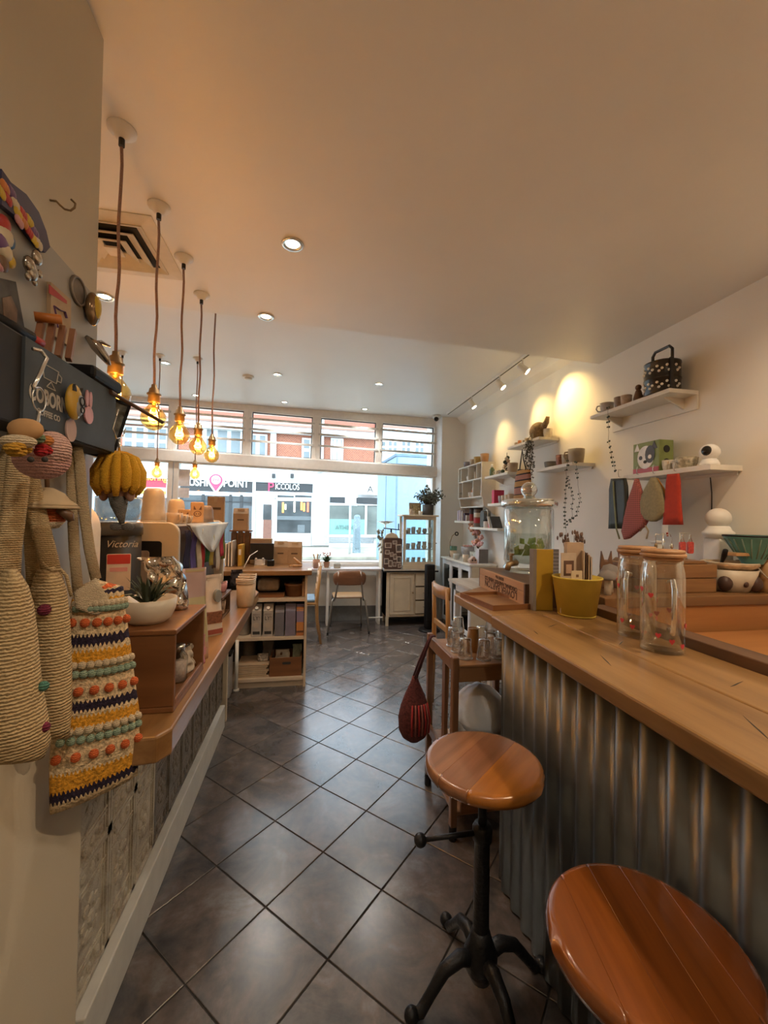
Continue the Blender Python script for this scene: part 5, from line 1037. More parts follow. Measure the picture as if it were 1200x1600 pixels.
for x, y in ((-.28, 4.68), (-.28, 5.05)): q = MB(); q.tube([(x, y, 0), (x, y, .44)], [.014, .018], 8); q.build('leg', m_oak, t, True)
for z, dx in ((.60, .0), (.68, .01), (.76, .018), (.85, .026)): q = MB(); q.bar((.105+dx, 4.68, z), (.105+dx, 5.05, z), .018, .045); q.build('slat', m_oak, t, bevel=.003)
MB().box(-.30, .12, 4.66, 5.07, .44, .465).build('seat', m_oak, t, bevel=.006); MB().box(-.28, .09, 4.68, 5.05, .466, .50).build('cushion', mat('cushion_blue', (.20, .28, .36), .9), t, bevel=.014)
for z in (.18, .30): q = MB(); q.cyl((.115, 4.70, z), (.115, 5.03, z), .010, n=8); q.build('stretcher', m_oak, t)
# ------------------------------------------------------------------ cream cabinet, glass case, fan
t = thing('cream_cabinet', 'old cream painted cabinet with one door and three drawers', 'cabinet', (1.38, 5.5, 0))
c0, c1, f0, f1 = 1.03, 1.70, 5.345, 5.66
MB().box(c0, c1, f0+.012, f1, .12, .715).build('body', mat('cabinet_gap_shade', (.16, .13, .095), .7), t); MB().box(c0, c0+.04, f0, f1, .12, .715).build('stile', m_cream, t); MB().box(c1-.028, c1, f0, f1, .12, .715).build('stile', m_cream, t); MB().box(c0+.04, c1-.028, f0, f0+.012, .12, .145).build('rail', m_cream, t); MB().box(c0+.04, c1-.028, f0, f0+.012, .695, .715).build('rail', m_cream, t); MB().box(c0+.378, c0+.397, f0, f0+.012, .145, .695).build('stile', m_cream, t); MB().box(c0-.04, c1+.03, f0-.03, f1+.02, .735, .752).build('worktop', mat('cab_top', (.62, .58, .52), .3), t); MB().box(c0-.045, c1+.035, f0-.035, f1+.02, .715, .735).build('top_edge', m_blk2, t)  # dark body colour stands in for shade in the door and drawer gaps
for x in (c0, c1-.035):
    for y in (f0, f1-.04): MB().box(x, x+.035, y, y+.035, 0, .12).build('leg', m_cream, t)
d = MB().box(c0+.045, c0+.375, f0-.014, f0, .15, .69).build('door', m_cream, t, bevel=.003)
q = MB(); x0, x1 = c0+.045, c0+.375
for r in ((x0+.05, x1-.05, .20, .208), (x0+.05, x1-.05, .634, .642), (x0+.05, x0+.058, .20, .642), (x1-.058, x1-.05, .20, .642)): q.box(r[0], r[1], f0-.020, f0-.013, r[2], r[3])
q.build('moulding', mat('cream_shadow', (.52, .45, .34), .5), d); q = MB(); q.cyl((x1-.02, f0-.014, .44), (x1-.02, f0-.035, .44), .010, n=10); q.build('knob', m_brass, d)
for z in (.16, .345, .53):
    d = MB().box(c0+.40, c1-.03, f0-.014, f0, z, z+.165).build('drawer', m_cream, t, bevel=.003); q = MB(); q.tube([(c0+.50, f0-.014, z+.09), (c0+.51, f0-.03, z+.09), (c0+.57, f0-.03, z+.09), (c0+.58, f0-.014, z+.09)], .004, 6); q.build('handle', m_chrome, d, True)
ZK = .7525
t = thing('display_case', 'glazed cream display case full of pottery on the cabinet', 'display case', (1.50, 5.48, ZK))
g0, g1, h0, h1, zt = 1.255, 1.705, 5.36, 5.63, 1.46
for x in (g0, g1-.032):
    for y in (h0, h1-.03): MB().box(x, x+.032, y, y+.03, ZK+.05, zt).build('post', m_cream, t)
MB().box(g0-.01, g1+.01, h0-.01, h1, ZK, ZK+.05).build('base', m_cream, t, bevel=.004); MB().box(g0-.03, g1+.03, h0-.03, h1+.01, zt, zt+.022).build('cornice', m_cream, t, bevel=.005)
for z in (ZK+.05, zt-.045): MB().box(g0+.032, g1-.032, h0, h0+.02, z, z+.045).build('rail', m_cream, t)
m_cgl = glass('case_glass', (.93, .97, .98), .01, .1)
MB().box(g0+.032, g1-.032, h0+.008, h0+.012, ZK+.095, zt-.045).build('pane', m_cgl, t); MB().box(g0+.008, g0+.012, h0+.03, h1-.03, ZK+.05, zt).build('pane', m_cgl, t); MB().box(g1-.012, g1-.008, h0+.03, h1-.03, ZK+.05, zt).build('pane', m_cgl, t); MB().box(g0+.032, g1-.032, h1-.012, h1-.008, ZK+.05, zt).build('pane', m_cgl, t)
shz = (ZK+.055, 1.015, 1.225)
for z in shz[1:]: MB().box(g0+.012, g1-.012, h0+.022, h1-.014, z-.008, z).build('shelf', mat('case_shelf', (.50, .50, .48), .3), t)
q = MB(); q.sph((g1+.006, h0-.002, 1.10), .008, n=8, m=6); q.build('knob', m_iron, t)
rnd = random.Random(3); ix = 0
ordn = ['first', 'second', 'third', 'fourth', 'fifth']
for lv, z in enumerate(shz):
    zz = z+.0005 if lv else z-.0045
    for k in range(5):
        x = g0+.075+k*.078; r = rnd.uniform(.026, .037); h = rnd.uniform(.04, .085)
        lb = '%s %s from the left on the %s shelf of the display case' % (ordn[k], 'bowl' if h < .055 else 'cup', ('bottom', 'middle', 'top')[lv])
        (bowl if h < .055 else lambda l, c, r, h, m, grp: cup(l, c, r*.85, h, m, False, 'cup', grp))(lb, (x, h0+.07+.02*rnd.random(), zz), r, h, pot_mat(ix), 'pottery in the display case'); ix += 1
    for k in range(4):
        x = g0+.11+k*.078; r = rnd.uniform(.026, .035); h = rnd.uniform(.05, .10)
        lb = 'cup %s from the left in the back row, %s shelf of the display case' % (ordn[k], ('bottom', 'middle', 'top')[lv])
        cup(lb, (x, h0+.17+.02*rnd.random(), zz), r*.85, h, pot_mat(ix+3), False, 'cup', 'pottery in the display case'); ix += 1
ZS = zt+.0225
plant('bushy grey-green plant in dark pot on top of the display case', (1.615, 5.45, ZS), .075, .145, mat('pot_charcoal', (.055, .055, .055), .6), 44, .27, .95, m_leafg, 'jade_plant', [(0, 0), (.072, 0), (.076, .01), (.078, .145), (.072, .145), (.07, .12), (0, .12)], .011, 'branch', seed=4)
t = thing('framed_picture', 'small framed picture standing on the display case', 'picture', (1.455, 5.52, ZS)); MP = Matrix.Translation((1.455, 5.53, ZS)) @ Matrix.Rotation(radians(-8), 4, 'X')
b = MB()
for q in ((-.085, .085, .0, .018), (-.085, .085, .152, .17), (-.085, -.067, .018, .152), (.067, .085, .018, .152)): b.box(q[0], q[1], -.006, .006, q[2], q[3], MP)
b.build('frame', mat('frame_brown', (.34, .27, .18), .6), t); MB().box(-.067, .067, -.001, .003, .018, .152, MP).build('picture', mat('art_gold', (.34, .27, .14), .5, var=.6, scale=40), t)
for k, (x, r, h, lb) in enumerate(((1.365, .028, .075, 'leftmost tan vase on top of the display case'), (1.40, .024, .055, 'small tan cup in front of the framed picture'), (1.505, .030, .05, 'brown cup between framed picture and dark plant pot'))): cup(lb, (x, 5.43, ZS), r, h, pot_mat(2+k*2), False, grp='pottery on the display case')
# photo covered case with scales on it
t = thing('photo_case', 'dark brown case covered with small photos beside the glass case', 'case', (1.10, 5.37, ZK)); MB().prism(rrect(.985, 1.235, ZK, 1.165, .03), 5.33, 5.41, 'y').build('case', mat('case_brown', (.085, .045, .035), .6), t, bevel=.006)
rnd = random.Random(9)
for k, (x, z, w, h) in enumerate(((1.04, 1.07, .09, .07), (1.13, 1.11, .06, .05), (1.185, 1.03, .08, .11), (1.03, .98, .06, .06), (1.09, .95, .05, .06), (1.02, .86, .06, .08), (1.075, .83, .05, .09), (1.135, .92, .05, .08), (1.19, .88, .06, .09), (1.13, .82, .05, .06), (1.20, .80, .05, .05))):
    q = MB(); q.box(-w/2, w/2, -.001, .001, -h/2, h/2, Matrix.Translation((x, 5.3285, z)) @ Matrix.Rotation(rnd.uniform(-.12, .12), 4, 'Y')); p = q.build('photo', mat('photo_pale', (.52, .46, .40), .5, var=.1), t); q = MB(); q.box(-w*.35, w*.35, -.0018, -.0008, -h*.30, h*.36, Matrix.Translation((x, 5.3285, z))); q.build('image', mat('photo_%d' % (k % 3), [(.15, .10, .08), (.24, .18, .15), (.09, .075, .07)][k % 3], .5, var=.5, scale=60), p)
MB().box(.965, .98, 5.37, 5.60, ZK, 1.16).build('side_board', m_cream, t)
t = thing('kitchen_scales', 'vintage scales with flat pan of pebbles on the photo case', 'scales', (1.08, 5.39, 1.1655))
q = MB(); q.prism([(1.0, 0), (1.19, 0), (1.16, .05), (1.10, .075), (1.03, .05)], 5.355, 5.425, 'y', Matrix.Translation((0, 0, 1.1655))); q.build('body', m_cream, t, bevel=.006)
q = MB(); q.bar((.985, 5.39, 1.295), (1.205, 5.39, 1.275), .012, .014); q.build('beam', m_iron, t); q = MB(); q.cyl((1.09, 5.39, 1.24), (1.09, 5.39, 1.29), .012, n=8); q.build('pivot', m_iron, t); q = MB(); q.cyl((1.01, 5.39, 1.29), (1.01, 5.39, 1.345), .008, n=8); q.build('pan_post', m_chrome, t)
MB().lathe([(0, 0), (.04, .002), (.115, .04), (.118, .044), (.10, .040), (.04, .010), (0, .008)], (1.01, 5.39, 1.345), 26).build('pan', m_chrome, t, True)
q = MB(); q.cyl((1.19, 5.39, 1.28), (1.19, 5.39, 1.36), .008, n=8); q.build('weight_post', m_iron, t)
rnd = random.Random(2)
for k in range(9):
    a = k*2.4; rr = .018+.008*k; q = MB(); q.sph((1.01+rr*cos(a), 5.39+rr*sin(a), 1.372+.010*(k % 2)), .016, (1, 1, .7), 8, 6); tag(q.build('pebble', [cl['brown'], pot_mat(2), pot_mat(0)][k % 3], None, True), 'pebble in the flat pan of the vintage scales', 'pebble', 'pebbles in the scales pan')
b = MB()
for k in range(36): p = Vector((.955+.05*rnd.uniform(-1, .6), 5.38+.03*rnd.uniform(-1, 1), 1.27-.30*rnd.random()**1.4)); b.sph(p, .014, (1, .4, 1.6), 5, 4, M=Matrix.Rotation(rnd.uniform(0, 3), 3, 'Z') @ Matrix.Rotation(rnd.uniform(-.8, .8), 3, 'X'))
t = thing('dried_garland', 'dried leaf garland hanging at the left of the photo case', 'garland', (.95, 5.38, .95)); b.build('leaves', mat('leaf_dry', (.26, .24, .16), .8, var=.4), t, True)['kind'] = 'stuff'; q = MB(); q.tube([(.965, 5.38, 1.27), (.955, 5.38, 1.1), (.96, 5.38, .96)], .003, 5); q.build('stem', m_dkwood, t, True)
t = thing('tower_fan', 'black tower fan standing in front of the cream cabinet', 'fan', (1.545, 5.08, 0))
MB().lathe([(0, 0), (.135, 0), (.138, .012), (.12, .025), (.03, .032), (0, .032)], (1.545, 5.08, 0), 26).build('base', m_blk2, t, True); MB().prism(rrect(1.48, 1.61, 5.03, 5.14, .045), .03, .845).build('body', m_blk2, t, True, bevel=.012)
for k in range(6): MB().box(1.497+k*.018, 1.501+k*.018, 5.024, 5.031, .14, .78).build('grille_bar', m_black, t)
# ------------------------------------------------------------------ shelves on the right wall
XS = 2.0; m_shelf = mat('shelf_white', (.74, .71, .64), .45, var=.03)
def shelf(label, y0, y1, z, depth=.2, th=.026, back=0, x1=XR):
    t = thing('wall_shelf', label, 'shelf', (x1-depth/2, (y0+y1)/2, z-th), group='white wall shelves')
    MB().box(x1-depth, x1-.0005, y0, y1, z-th, z).build('board', m_shelf, t, bevel=.002)
    if back:
        MB().box(x1-.014, x1-.0005, y0, y1, z-th-back, z-th).build('back_rail', m_shelf, t)
        for y in (y0+.08, y1-.10): MB().prism([(x1-.012, z-th-back*.8), (x1-.012, z-th), (x1-depth*.7, z-th), (x1-depth*.7, z-th-.008)], y, y+.012, 'y').build('bracket', m_shelf, t)
    else: MB().box(x1-.012, x1-.0005, y0+.02, y1-.02, z-th-.018, z-th).build('wall_cleat', m_shelf, t)
    return t
shelf('white wall shelf with black spotted tin, highest near right', 1.99, 2.66, 2.20, .2, .024, .085)
shelf('white wall shelf with hooks, cloths and white camera, near right', 1.745, 2.33, 1.735, .2, .028)
shelf('white wall shelf with mugs and string plant, middle', 2.86, 3.37, 1.892, .2, .026)
shelf('highest white wall shelf carrying the spotlit trailing plant', 3.33, 3.92, 2.182, .2, .024)
shelf('white wall shelf with a back rail, right of cubby unit', 3.91, 4.47, 1.93, .2, .026, .08)
shelf('white wall shelf with pink book and row of cups', 3.86, 4.38, 1.615, .2, .030)
shelf('short low white shelf with lilac books near window', 4.90, 5.45, 1.412, .2, .028)
shelf('low white shelf with tins and tilted card', 4.12, 4.90, 1.340, .2, .028)
YA = lambda u, v, x: px(u, v, x=x).y
# A: tin, cups, figure
ZA = 2.2005
t = thing('tiffin_tin', 'black tiered tin with white spots and handle on highest near shelf', 'tin', (2.09, 2.13, ZA)); m_tinb = mat('tin_black', (.014, .012, .012), .3, coat=.3)
MB().lathe([(0, 0), (.092, 0), (.095, .006), (.095, .085), (.098, .088), (.098, .096), (.095, .10), (.095, .182), (.098, .185), (.097, .195), (.06, .208), (0, .21)], n=30).build('tiers', m_tinb, t, True, local=True)
q = MB(); q.tube([(0, -.07, .20), (0, -.07, .262), (0, -.05, .285), (0, .05, .285), (0, .07, .262), (0, .07, .20)], .009, 8); q.build('handle', m_tinb, t, True, local=True)
for k, a in enumerate((-1.9, 1.57)): MB().box(-.012, .012, -.008, .008, .02, .20, Matrix.Rotation(a, 4, 'Z') @ Matrix.Translation((.101, 0, 0))).build('clasp', m_tinb, t, local=True, bevel=.003)
for tz in (.045, .140):
    for a in range(0, 360, 30):
        for dz, da in ((.018, 0), (-.012, 6), (.002, 15)):
            an = radians(a+da); 
            if cos(an) > .35: continue
            o = MB().sph((.0955*cos(an), .0955*sin(an), tz+dz), .0082, (1, 1, 1), 8, 5).build('spot', m_sw, t, True, local=True)
for k, (y, r, h, lb, cc) in enumerate(((2.56, .045, .07, 'grey mug with handle at far end of highest near shelf', 1), (2.44, .035, .075, 'brown cup in the middle of the highest near shelf', 5), (2.38, .034, .07, 'tan cup beside the small dark figure, highest near shelf', 2))): cup(lb, (2.06, y, ZA), r, h, pot_mat(cc), k == 0, ha=2.4)
t = thing('dark_figurine', 'small dark standing figure next to the spotted tin', 'figure', (2.07, 2.29, ZA)); MB().lathe([(0, 0), (.028, 0), (.030, .03), (.018, .075), (.012, .085), (0, .09)], n=14).build('body', cl['brown'], t, True, local=True); MB().sph((0, 0, .10), .019, n=12, m=8).build('head', cl['brown'], t, True, local=True)
# string plants
def string_plant(label, strands, r=.0085, seed=1, lm=None, pot=None):
    rnd = random.Random(seed); p0 = Vector(strands[0][0]); t = thing('string_plant', label, 'plant', p0); sm = MB(); lv = MB()
    for s in strands:
        s = [Vector(p) for p in s]; pts = []
        for a, b_ in zip(s, s[1:]):
            n = max(2, int((b_-a).length/.03)); pts += [a.lerp(b_, i/n)+Vector((rnd.uniform(-1, 1), rnd.uniform(-1, 1), 0))*.004 for i in range(n)]
        pts.append(s[-1]); sm.tube(pts, .0012, 4)
        for p in pts:
            if rnd.random() < .8:
                for e in (-1, 1): lv.sph(p+Vector((rnd.uniform(-.5, .5), e, rnd.uniform(-.4, .4)))*r*1.1, r*rnd.uniform(.6, 1.1), (.5, 1, 1), 6, 4)
    sm.build('stems', mat('stem_thin', (.10, .09, .07), .8), t, True)['kind'] = 'stuff'; lv.build('leaves', lm or m_leafd, t, True)['kind'] = 'stuff'
    if pot: MB().shell([(0, .001), (pot[1]*.8, 0), (pot[1], pot[2]), (pot[1]*.9, pot[2]), (pot[1]*.72, .01), (0, .008)], pot[0], 18).build('pot', pot_mat(0), t, True)
    return t
def V3(u, v, x): return tuple(px(u, v, x=x))
string_plant('leafy string hanging from the highest near shelf down to the hooks', [[V3(950, 636, 1.985), V3(950, 660, 1.985), V3(951, 690, 1.985), V3(956, 715, 1.985), V3(962, 735, 1.985)]], .008, 2)
string_plant('long double leafy strings hanging below the middle mug shelf', [[V3(888, 712, 1.985), V3(885, 735, 1.985), V3(884, 765, 1.985), V3(882, 800, 1.985), V3(884, 830, 1.985), V3(883, 845, 1.985)], [V3(900, 722, 1.985), V3(903, 752, 1.985), V3(906, 785, 1.985), V3(900, 806, 1.985), V3(886, 815, 1.985)], [V3(887, 745, 1.985), V3(895, 780, 1.985), V3(894, 810, 1.985), V3(885, 820, 1.985)]], .008, 3)
# B: game box, cups, camera
ZB = 1.7355
t = thing('dog_box', 'green gift box with drawn black and white dog face', 'box', (2.10, 2.22, ZB), radians(0)); bx = (2.02, 2.09, 2.10, 2.30)
MB().box(2.045, 2.145, 2.10, 2.30, ZB, ZB+.195).build('box', mat('box_green', (.24, .30, .10), .5), t, bevel=.003)
q = MB(); q.prism([(p[0], p[1]) for p in circ(2.20, ZB+.10, .062, 22, 1, 1.15)], 2.0420, 2.0448, 'x'); fc = q.build('dog_face', m_sw, t)
q = MB(); q.prism(circ(2.165, ZB+.115, .036, 16, 1, 1.5), 2.0408, 2.0424, 'x'); q.build('face_patch', mat('patch_grey', (.08, .08, .085), .5), fc)
for y in (2.165, 2.235): q = MB(); q.prism(circ(y, ZB+.10, .013, 12), 2.0396, 2.0412, 'x'); q.build('eye', m_sw if y < 2.2 else mat('patch_grey'), fc)
q = MB(); q.prism(circ(2.20, ZB+.072, .010, 12, 1.3, 1), 2.0396, 2.0422, 'x'); q.build('nose', m_ink, fc)
for y in (2.135, 2.265): q = MB(); q.prism([(y-.022, ZB+.145), (y+.022, ZB+.145), (y, ZB+.192)], 2.0415, 2.0446, 'x'); q.build('ear', m_sw if y > 2.2 else mat('patch_grey'), fc)
MB().box(2.0425, 2.045, 2.103, 2.297, ZB+.003, ZB+.035).build('red_band', cl['red'], t)
for z in (.06, .14): q = MB(); q.prism([(p[0], p[1]) for p in circ(2.095, ZB+z, .022, 14)], 2.0975, 2.0996, 'y'); q.build('side_print', m_ink, t)
for k, (y, r, h, lb, m_, hh) in enumerate(((2.055, .030, .062, 'small white mug with specks beside the green dog box', mat('mug_white', (.62, .57, .48), .4, var=.2, scale=70), True), (1.995, .024, .05, 'smaller cream cup behind the white mug', pot_mat(6), False), (1.935, .055, .058, 'patterned bowl beside the white camera', mat('bowl_pattern', (.42, .38, .28), .4, var=.55, scale=60), False))): cup(lb, (2.06, y, ZB), r, h, m_, hh, ha=-2.2, taper=.75)
t = thing('home_camera', 'round white indoor camera with dark lens on shelf end', 'camera', (2.07, 1.81, ZB)); MB().lathe([(0, 0), (.042, 0), (.044, .012), (.036, .030), (.030, .036), (0, .036)], n=24).build('base', m_sw, t, True, local=True); MB().sph((0, 0, .072), .046, (1, 1, .95), 22, 14).build('head', m_sw, t, True, local=True)
MB().sph((-.030, -.010, .076), .026, (.8, 1, 1.05), 16, 10).build('lens', mat('black_gloss'), t, True, local=True)
q = MB(); q.tube([(2.11, 1.80, ZB+.006), (2.192, 1.79, ZB+.004), px(1109, 738, x=2.194), px(1112, 770, x=2.192), px(1112, 800, x=2.192), px(1112, 822, x=2.192)], .0028, 6); tag(q.build('camera_cable', m_ink, None, True), 'thin dark cable running down the wall from camera', 'cable')
# hooks and hanging textiles
def hook_at(p, parent): q = MB(); q.tube([p+Vector((.012, 0, .032)), p+Vector((-.006, 0, .034)), p+Vector((-.010, 0, .01)), p+Vector((-.006, 0, -.012)), p+Vector((.004, 0, -.014))], .0022, 6); q.build('hook', m_chrome, parent, True)
XH = 1.972
def hang(name, label, cat, pix, m, x=XH, th=.012, hook=None, bulge=0, nu=6):
    rows = densify([[px(*a, x=x).lerp(px(*b_, x=x), i/nu) for i in range(nu+1)] for a, b_ in pix], 3)
    t = thing(name, label, cat, rows[-1][nu//2]); q = MB(); q.sheet(rows, th, (-1, 0, 0), bulge); q.build('cloth', m, t, True); 
    if hook: hook_at(px(*hook, x=XH+.006), t)
    return t, rows
t, _ = hang('dark_scarf', 'folded dark green leather strap hanging from shelf hook', 'strap', [((956, 748), (977, 747)), ((953, 765), (980, 760)), ((953, 800), (981, 790)), ((952, 826), (976, 826))], mat('strap_green', (.028, .036, .030), .5), th=.016, hook=(968, 742))
q = MB(); q.tube([px(958, 752, x=XH-.014), px(960, 790, x=XH-.014), px(963, 826, x=XH-.014), px(968, 842, x=XH-.014)], .007, 8, flat=.4); q.build('lining', mat('lining_olive', (.20, .22, .12), .7), t, True)
def mesh_mat():
    m, nt, b = _new('crochet_net'); b.inputs['Roughness'].default_value = .9; v = _coords(nt, (1, 1, 1), rot=(.785, 0, 0)); ck = nt.nodes.new('ShaderNodeTexChecker'); ck.inputs['Scale'].default_value = 110
    ck.inputs['Color1'].default_value = (.50, .15, .14, 1); ck.inputs['Color2'].default_value = (.28, .10, .09, 1); nt.links.new(v.outputs[0], ck.inputs['Vector']); nt.links.new(ck.outputs[0], b.inputs['Base Color']); _bump(nt, b, ck.outputs['Fac'], .6, .004); return m
t, _ = hang('net_bag', 'pink crochet net bag hanging in a pointed fold', 'bag', [((993, 748), (997, 748)), ((988, 765), (1003, 768)), ((981, 785), (1007, 790)), ((975, 810), (1013, 812)), ((972, 830), (1008, 822)), ((976, 843), (984, 841))], mesh_mat(), hook=(997, 738), th=.014, bulge=.01)
q = MB(); q.tube([px(1000, 830, x=XH), px(1008, 820, x=XH), px(1013, 830, x=XH), px(1010, 842, x=XH)], .006, 8, flat=.4); q.build('tail', yc, t, True)
t, _ = hang('leaf_pouch', 'olive and orange leaf shaped pouch hanging from hook', 'pouch', [((1018, 747), (1024, 746)), ((1008, 765), (1034, 765)), ((999, 785), (1040, 785)), ((999, 800), (1040, 800)), ((1008, 811), (1032, 811)), ((1018, 815), (1024, 815))], mat('pouch_olive', (.30, .26, .15), .8, var=.12, scale=80), hook=(1022, 736), th=.016, bulge=.012)
q = MB(); q.sheet([[px(1022, 747, x=XH+.016), px(1028, 747, x=XH+.016)], [px(1028, 765, x=XH+.016), px(1042, 770, x=XH+.016)], [px(1036, 782, x=XH+.016), px(1043, 790, x=XH+.016)]], .006, (-1, 0, 0)); q.build('orange_panel', mat('felt_orange', (.50, .24, .05), .9), t)
t, _ = hang('red_cloth', 'bright red folded cloth hanging at the end of hooks', 'cloth', [((1044, 741), (1060, 740)), ((1042, 755), (1062, 752)), ((1040, 790), (1063, 785)), ((1037, 820), (1066, 820))], mat('cloth_red', (.46, .045, .022), .85, var=.08, scale=40), hook=(1055, 732), th=.016)
MB().box(XH-.012, XH-.010, px(1046, 825, x=XH).y, px(1037, 825, x=XH).y, px(1040, 832, x=XH).z, px(1040, 820, x=XH).z).build('label_tag', m_paper, t); q = MB(); q.tube([px(1041, 820, x=XH-.004), px(1043, 838, x=XH-.004)], .005, 6); q.build('tie_end', mat('cloth_red'), t, True)
# C: mugs
ZQ = 1.8925
for k, (y, r, h, lb, m_, hd) in enumerate(((3.28, .058, .055, 'shallow grey bowl at far end of the middle mug shelf', mat('bowl_slate', (.20, .20, .19), .5), False), (3.14, .040, .095, 'red and cream patterned cup on the middle mug shelf', mat('cup_red', (.26, .10, .07), .4, var=.7, scale=45), False), (3.05, .045, .085, 'plain taupe cup between patterned cup and big mug', m_taupe, False), (2.935, .062, .115, 'big taupe mug with handle on the middle mug shelf', m_taupe, True))): cup(lb, (2.09, y, ZQ), r, h, m_, hd, ha=2.6, taper=.85)
# D: trailing plant in fish-shaped basket
ZP = 2.1825; c = Vector((2.09, 3.50, ZP)); t = thing('trailing_plant', 'trailing plant in a brown animal shaped basket, spotlit high shelf', 'plant', c)
MB().sph((2.09, 3.50, ZP+.085), .085, (.8, 1.15, 1), 18, 12).build('basket', mat('basket', (.20, .13, .06), .8, var=.4, scale=60, bump=.5, bscale=120), t, True); q = MB(); q.tube([(2.09, 3.42, ZP+.10), (2.09, 3.36, ZP+.14), (2.09, 3.34, ZP+.185)], [.03, .024, .016], 10); q.build('neck', mat('basket'), t, True)
lv = MB(); rnd = random.Random(6); sm = MB()
for k in range(16):
    a = V3(826+rnd.uniform(-5, 6), 690, 1.985+rnd.uniform(-.02, .01)); L = rnd.uniform(.12, .42); pts = [Vector(a)+Vector((rnd.uniform(-.01, .01), .004*sin(i+k)+rnd.uniform(-.03, .03)*i/8, -L*i/8)) for i in range(9)]; pts.insert(0, Vector((2.03, 3.48, ZP+.06))); sm.tube(pts, .001, 4)
    for p in pts[1:]:
        for e in range(2 if rnd.random() < .7 else 1): lv.sph(p+Vector((rnd.uniform(-.012, .012), rnd.uniform(-.014, .014), rnd.uniform(-.008, .008))), .008*rnd.uniform(.6, 1.2), (.6, 1, .9), 6, 4)
sm.build('stems', mat('stem_thin'), t, True)['kind'] = 'stuff'; lv.build('leaves', mat('leaf_brownish', (.06, .055, .035), .6, var=.4), t, True)['kind'] = 'stuff'
cup('pale cup at the near end of the highest spotlit shelf', (2.12, 3.385, ZP), .04, .08, pot_mat(0), False)
for k, y in enumerate((3.84, 3.77, 3.70, 3.64)): cup(['first tea-light cup from the far end, highest shelf', 'second tea-light cup from the far end, highest shelf', 'third tea-light cup from the far end, highest shelf', 'fourth tea-light cup nearest the trailing plant'][k], (2.06, y, ZP), .024, .035+.008*(k % 2), [pot_mat(4), cl['orange'], pot_mat(0), cl['cream']][k], False, grp='tea-light cups on the highest shelf')
# E shelf
ZE = 1.9305
t = thing('green_bottle', 'small green bottle with white cap at shelf end', 'bottle', (2.06, 4.40, ZE)); MB().lathe([(0, 0), (.028, 0), (.028, .075), (.016, .10), (.012, .105), (0, .105)], n=16).build('body', mat('glass_green', (.12, .18, .10), .2), t, True, local=True); MB().cyl((0, 0, .105), (0, 0, .14), .011, n=10).build('cap', m_sw, t, True, local=True)
for k, (y, r, h, lb, m_, hd) in enumerate(((4.32, .033, .065, 'cream cup next to the green bottle', pot_mat(0), True), (4.23, .034, .055, 'black and white spotted cup on the railed shelf', mat('cup_spot', (.30, .28, .26), .4, var=.95, scale=35), True), (3.975, .055, .10, 'wide tan handled cup at near end of railed shelf', m_tan2, True))): cup(lb, (2.09, y, ZE), r, h, m_, hd, ha=2.7)
t = thing('stacked_ornament', 'stacked pine-cone like ornament tree on the railed shelf', 'ornament', (2.09, 4.105, ZE)); rnd = random.Random(12)
for k in range(14):
    zz = .02+.012*k; rr = .045*(1-k/16); a = k*2.4; MB().sph((rr*cos(a), rr*sin(a), zz), .022, (1, 1, .9), 8, 6).build('ball', [pot_mat(0), m_leafd, pot_mat(2), m_ink][k % 4], t, True, local=True)
q = MB(); q.tube([(0, 0, .18), (0, 0, .23)], .003, 5); q.build('tip', m_leafd, t, True, local=True)
# striped bag hanging from the high shelf
b0 = px(815, 790, x=1.975); t = thing('striped_tote', 'small brown striped crochet tote with long black handle on wall', 'bag', b0)
rows = densify([[px(*a, x=1.975).lerp(px(*b_, x=1.975), i/6) for i in range(7)] for a, b_ in (((810, 733), (828, 734)), ((806, 745), (829, 746)), ((804, 765), (830, 766)), ((803, 782), (830, 782)))], 3)
q = MB(); q.sheet(rows, .012, (-1, 0, 0), .012); q.build('body', bands('tote_bands', [(0, (.02, .012, .012)), (.06, (.40, .21, .07)), (.20, (.02, .012, .012)), (.23, (.36, .16, .12)), (.42, (.02, .012, .012)), (.46, (.42, .22, .07)), (.62, (.02, .012, .012)), (.66, (.36, .16, .12)), (.80, (.02, .012, .012)), (.84, (.40, .22, .08)), (.95, (.02, .012, .012))], 2), t, True)
q = MB(); q.tube([px(812, 733, x=1.975), px(814, 718, x=1.975), px(816, 703, x=1.98), px(818, 718, x=1.975), px(822, 733, x=1.975)], .010, 8, flat=.4); q.build('handle', m_ink, t, True); q = MB(); q.tube([px(812, 690, x=1.995), px(818, 700, x=1.98), px(815, 703, x=1.98)], .0015, 5); q.build('hook', m_chrome, t, True)
# F shelf
ZF = 1.6155
t = thing('pink_book', 'bright pink upright book on the cup shelf', 'book', (2.07, 4.285, ZF)); MB().box(2.02, 2.14, 4.255, 4.315, ZF, ZF+.150).build('cover', mat('book_pink', (.62, .04, .11), .5), t, bevel=.002); MB().box(2.022, 2.142, 4.262, 4.308, ZF+.003, ZF+.147).build('pages', m_paper, t)
for k, y in enumerate((4.345, 4.20, 4.125, 4.05, 3.955)): cup(['small cup left of the pink book', 'first cup right of the pink book', 'second cup right of the pink book', 'third cup right of the pink book', 'last wide cup at near end beside the pink book row'][k], (2.08, y, ZF), (.028, .036, .038, .038, .048)[k], (.06, .08, .08, .082, .085)[k], [pot_mat(0), pot_mat(3), pot_mat(2), pot_mat(4), m_tan2][k], False, grp='cups on the pink book shelf')
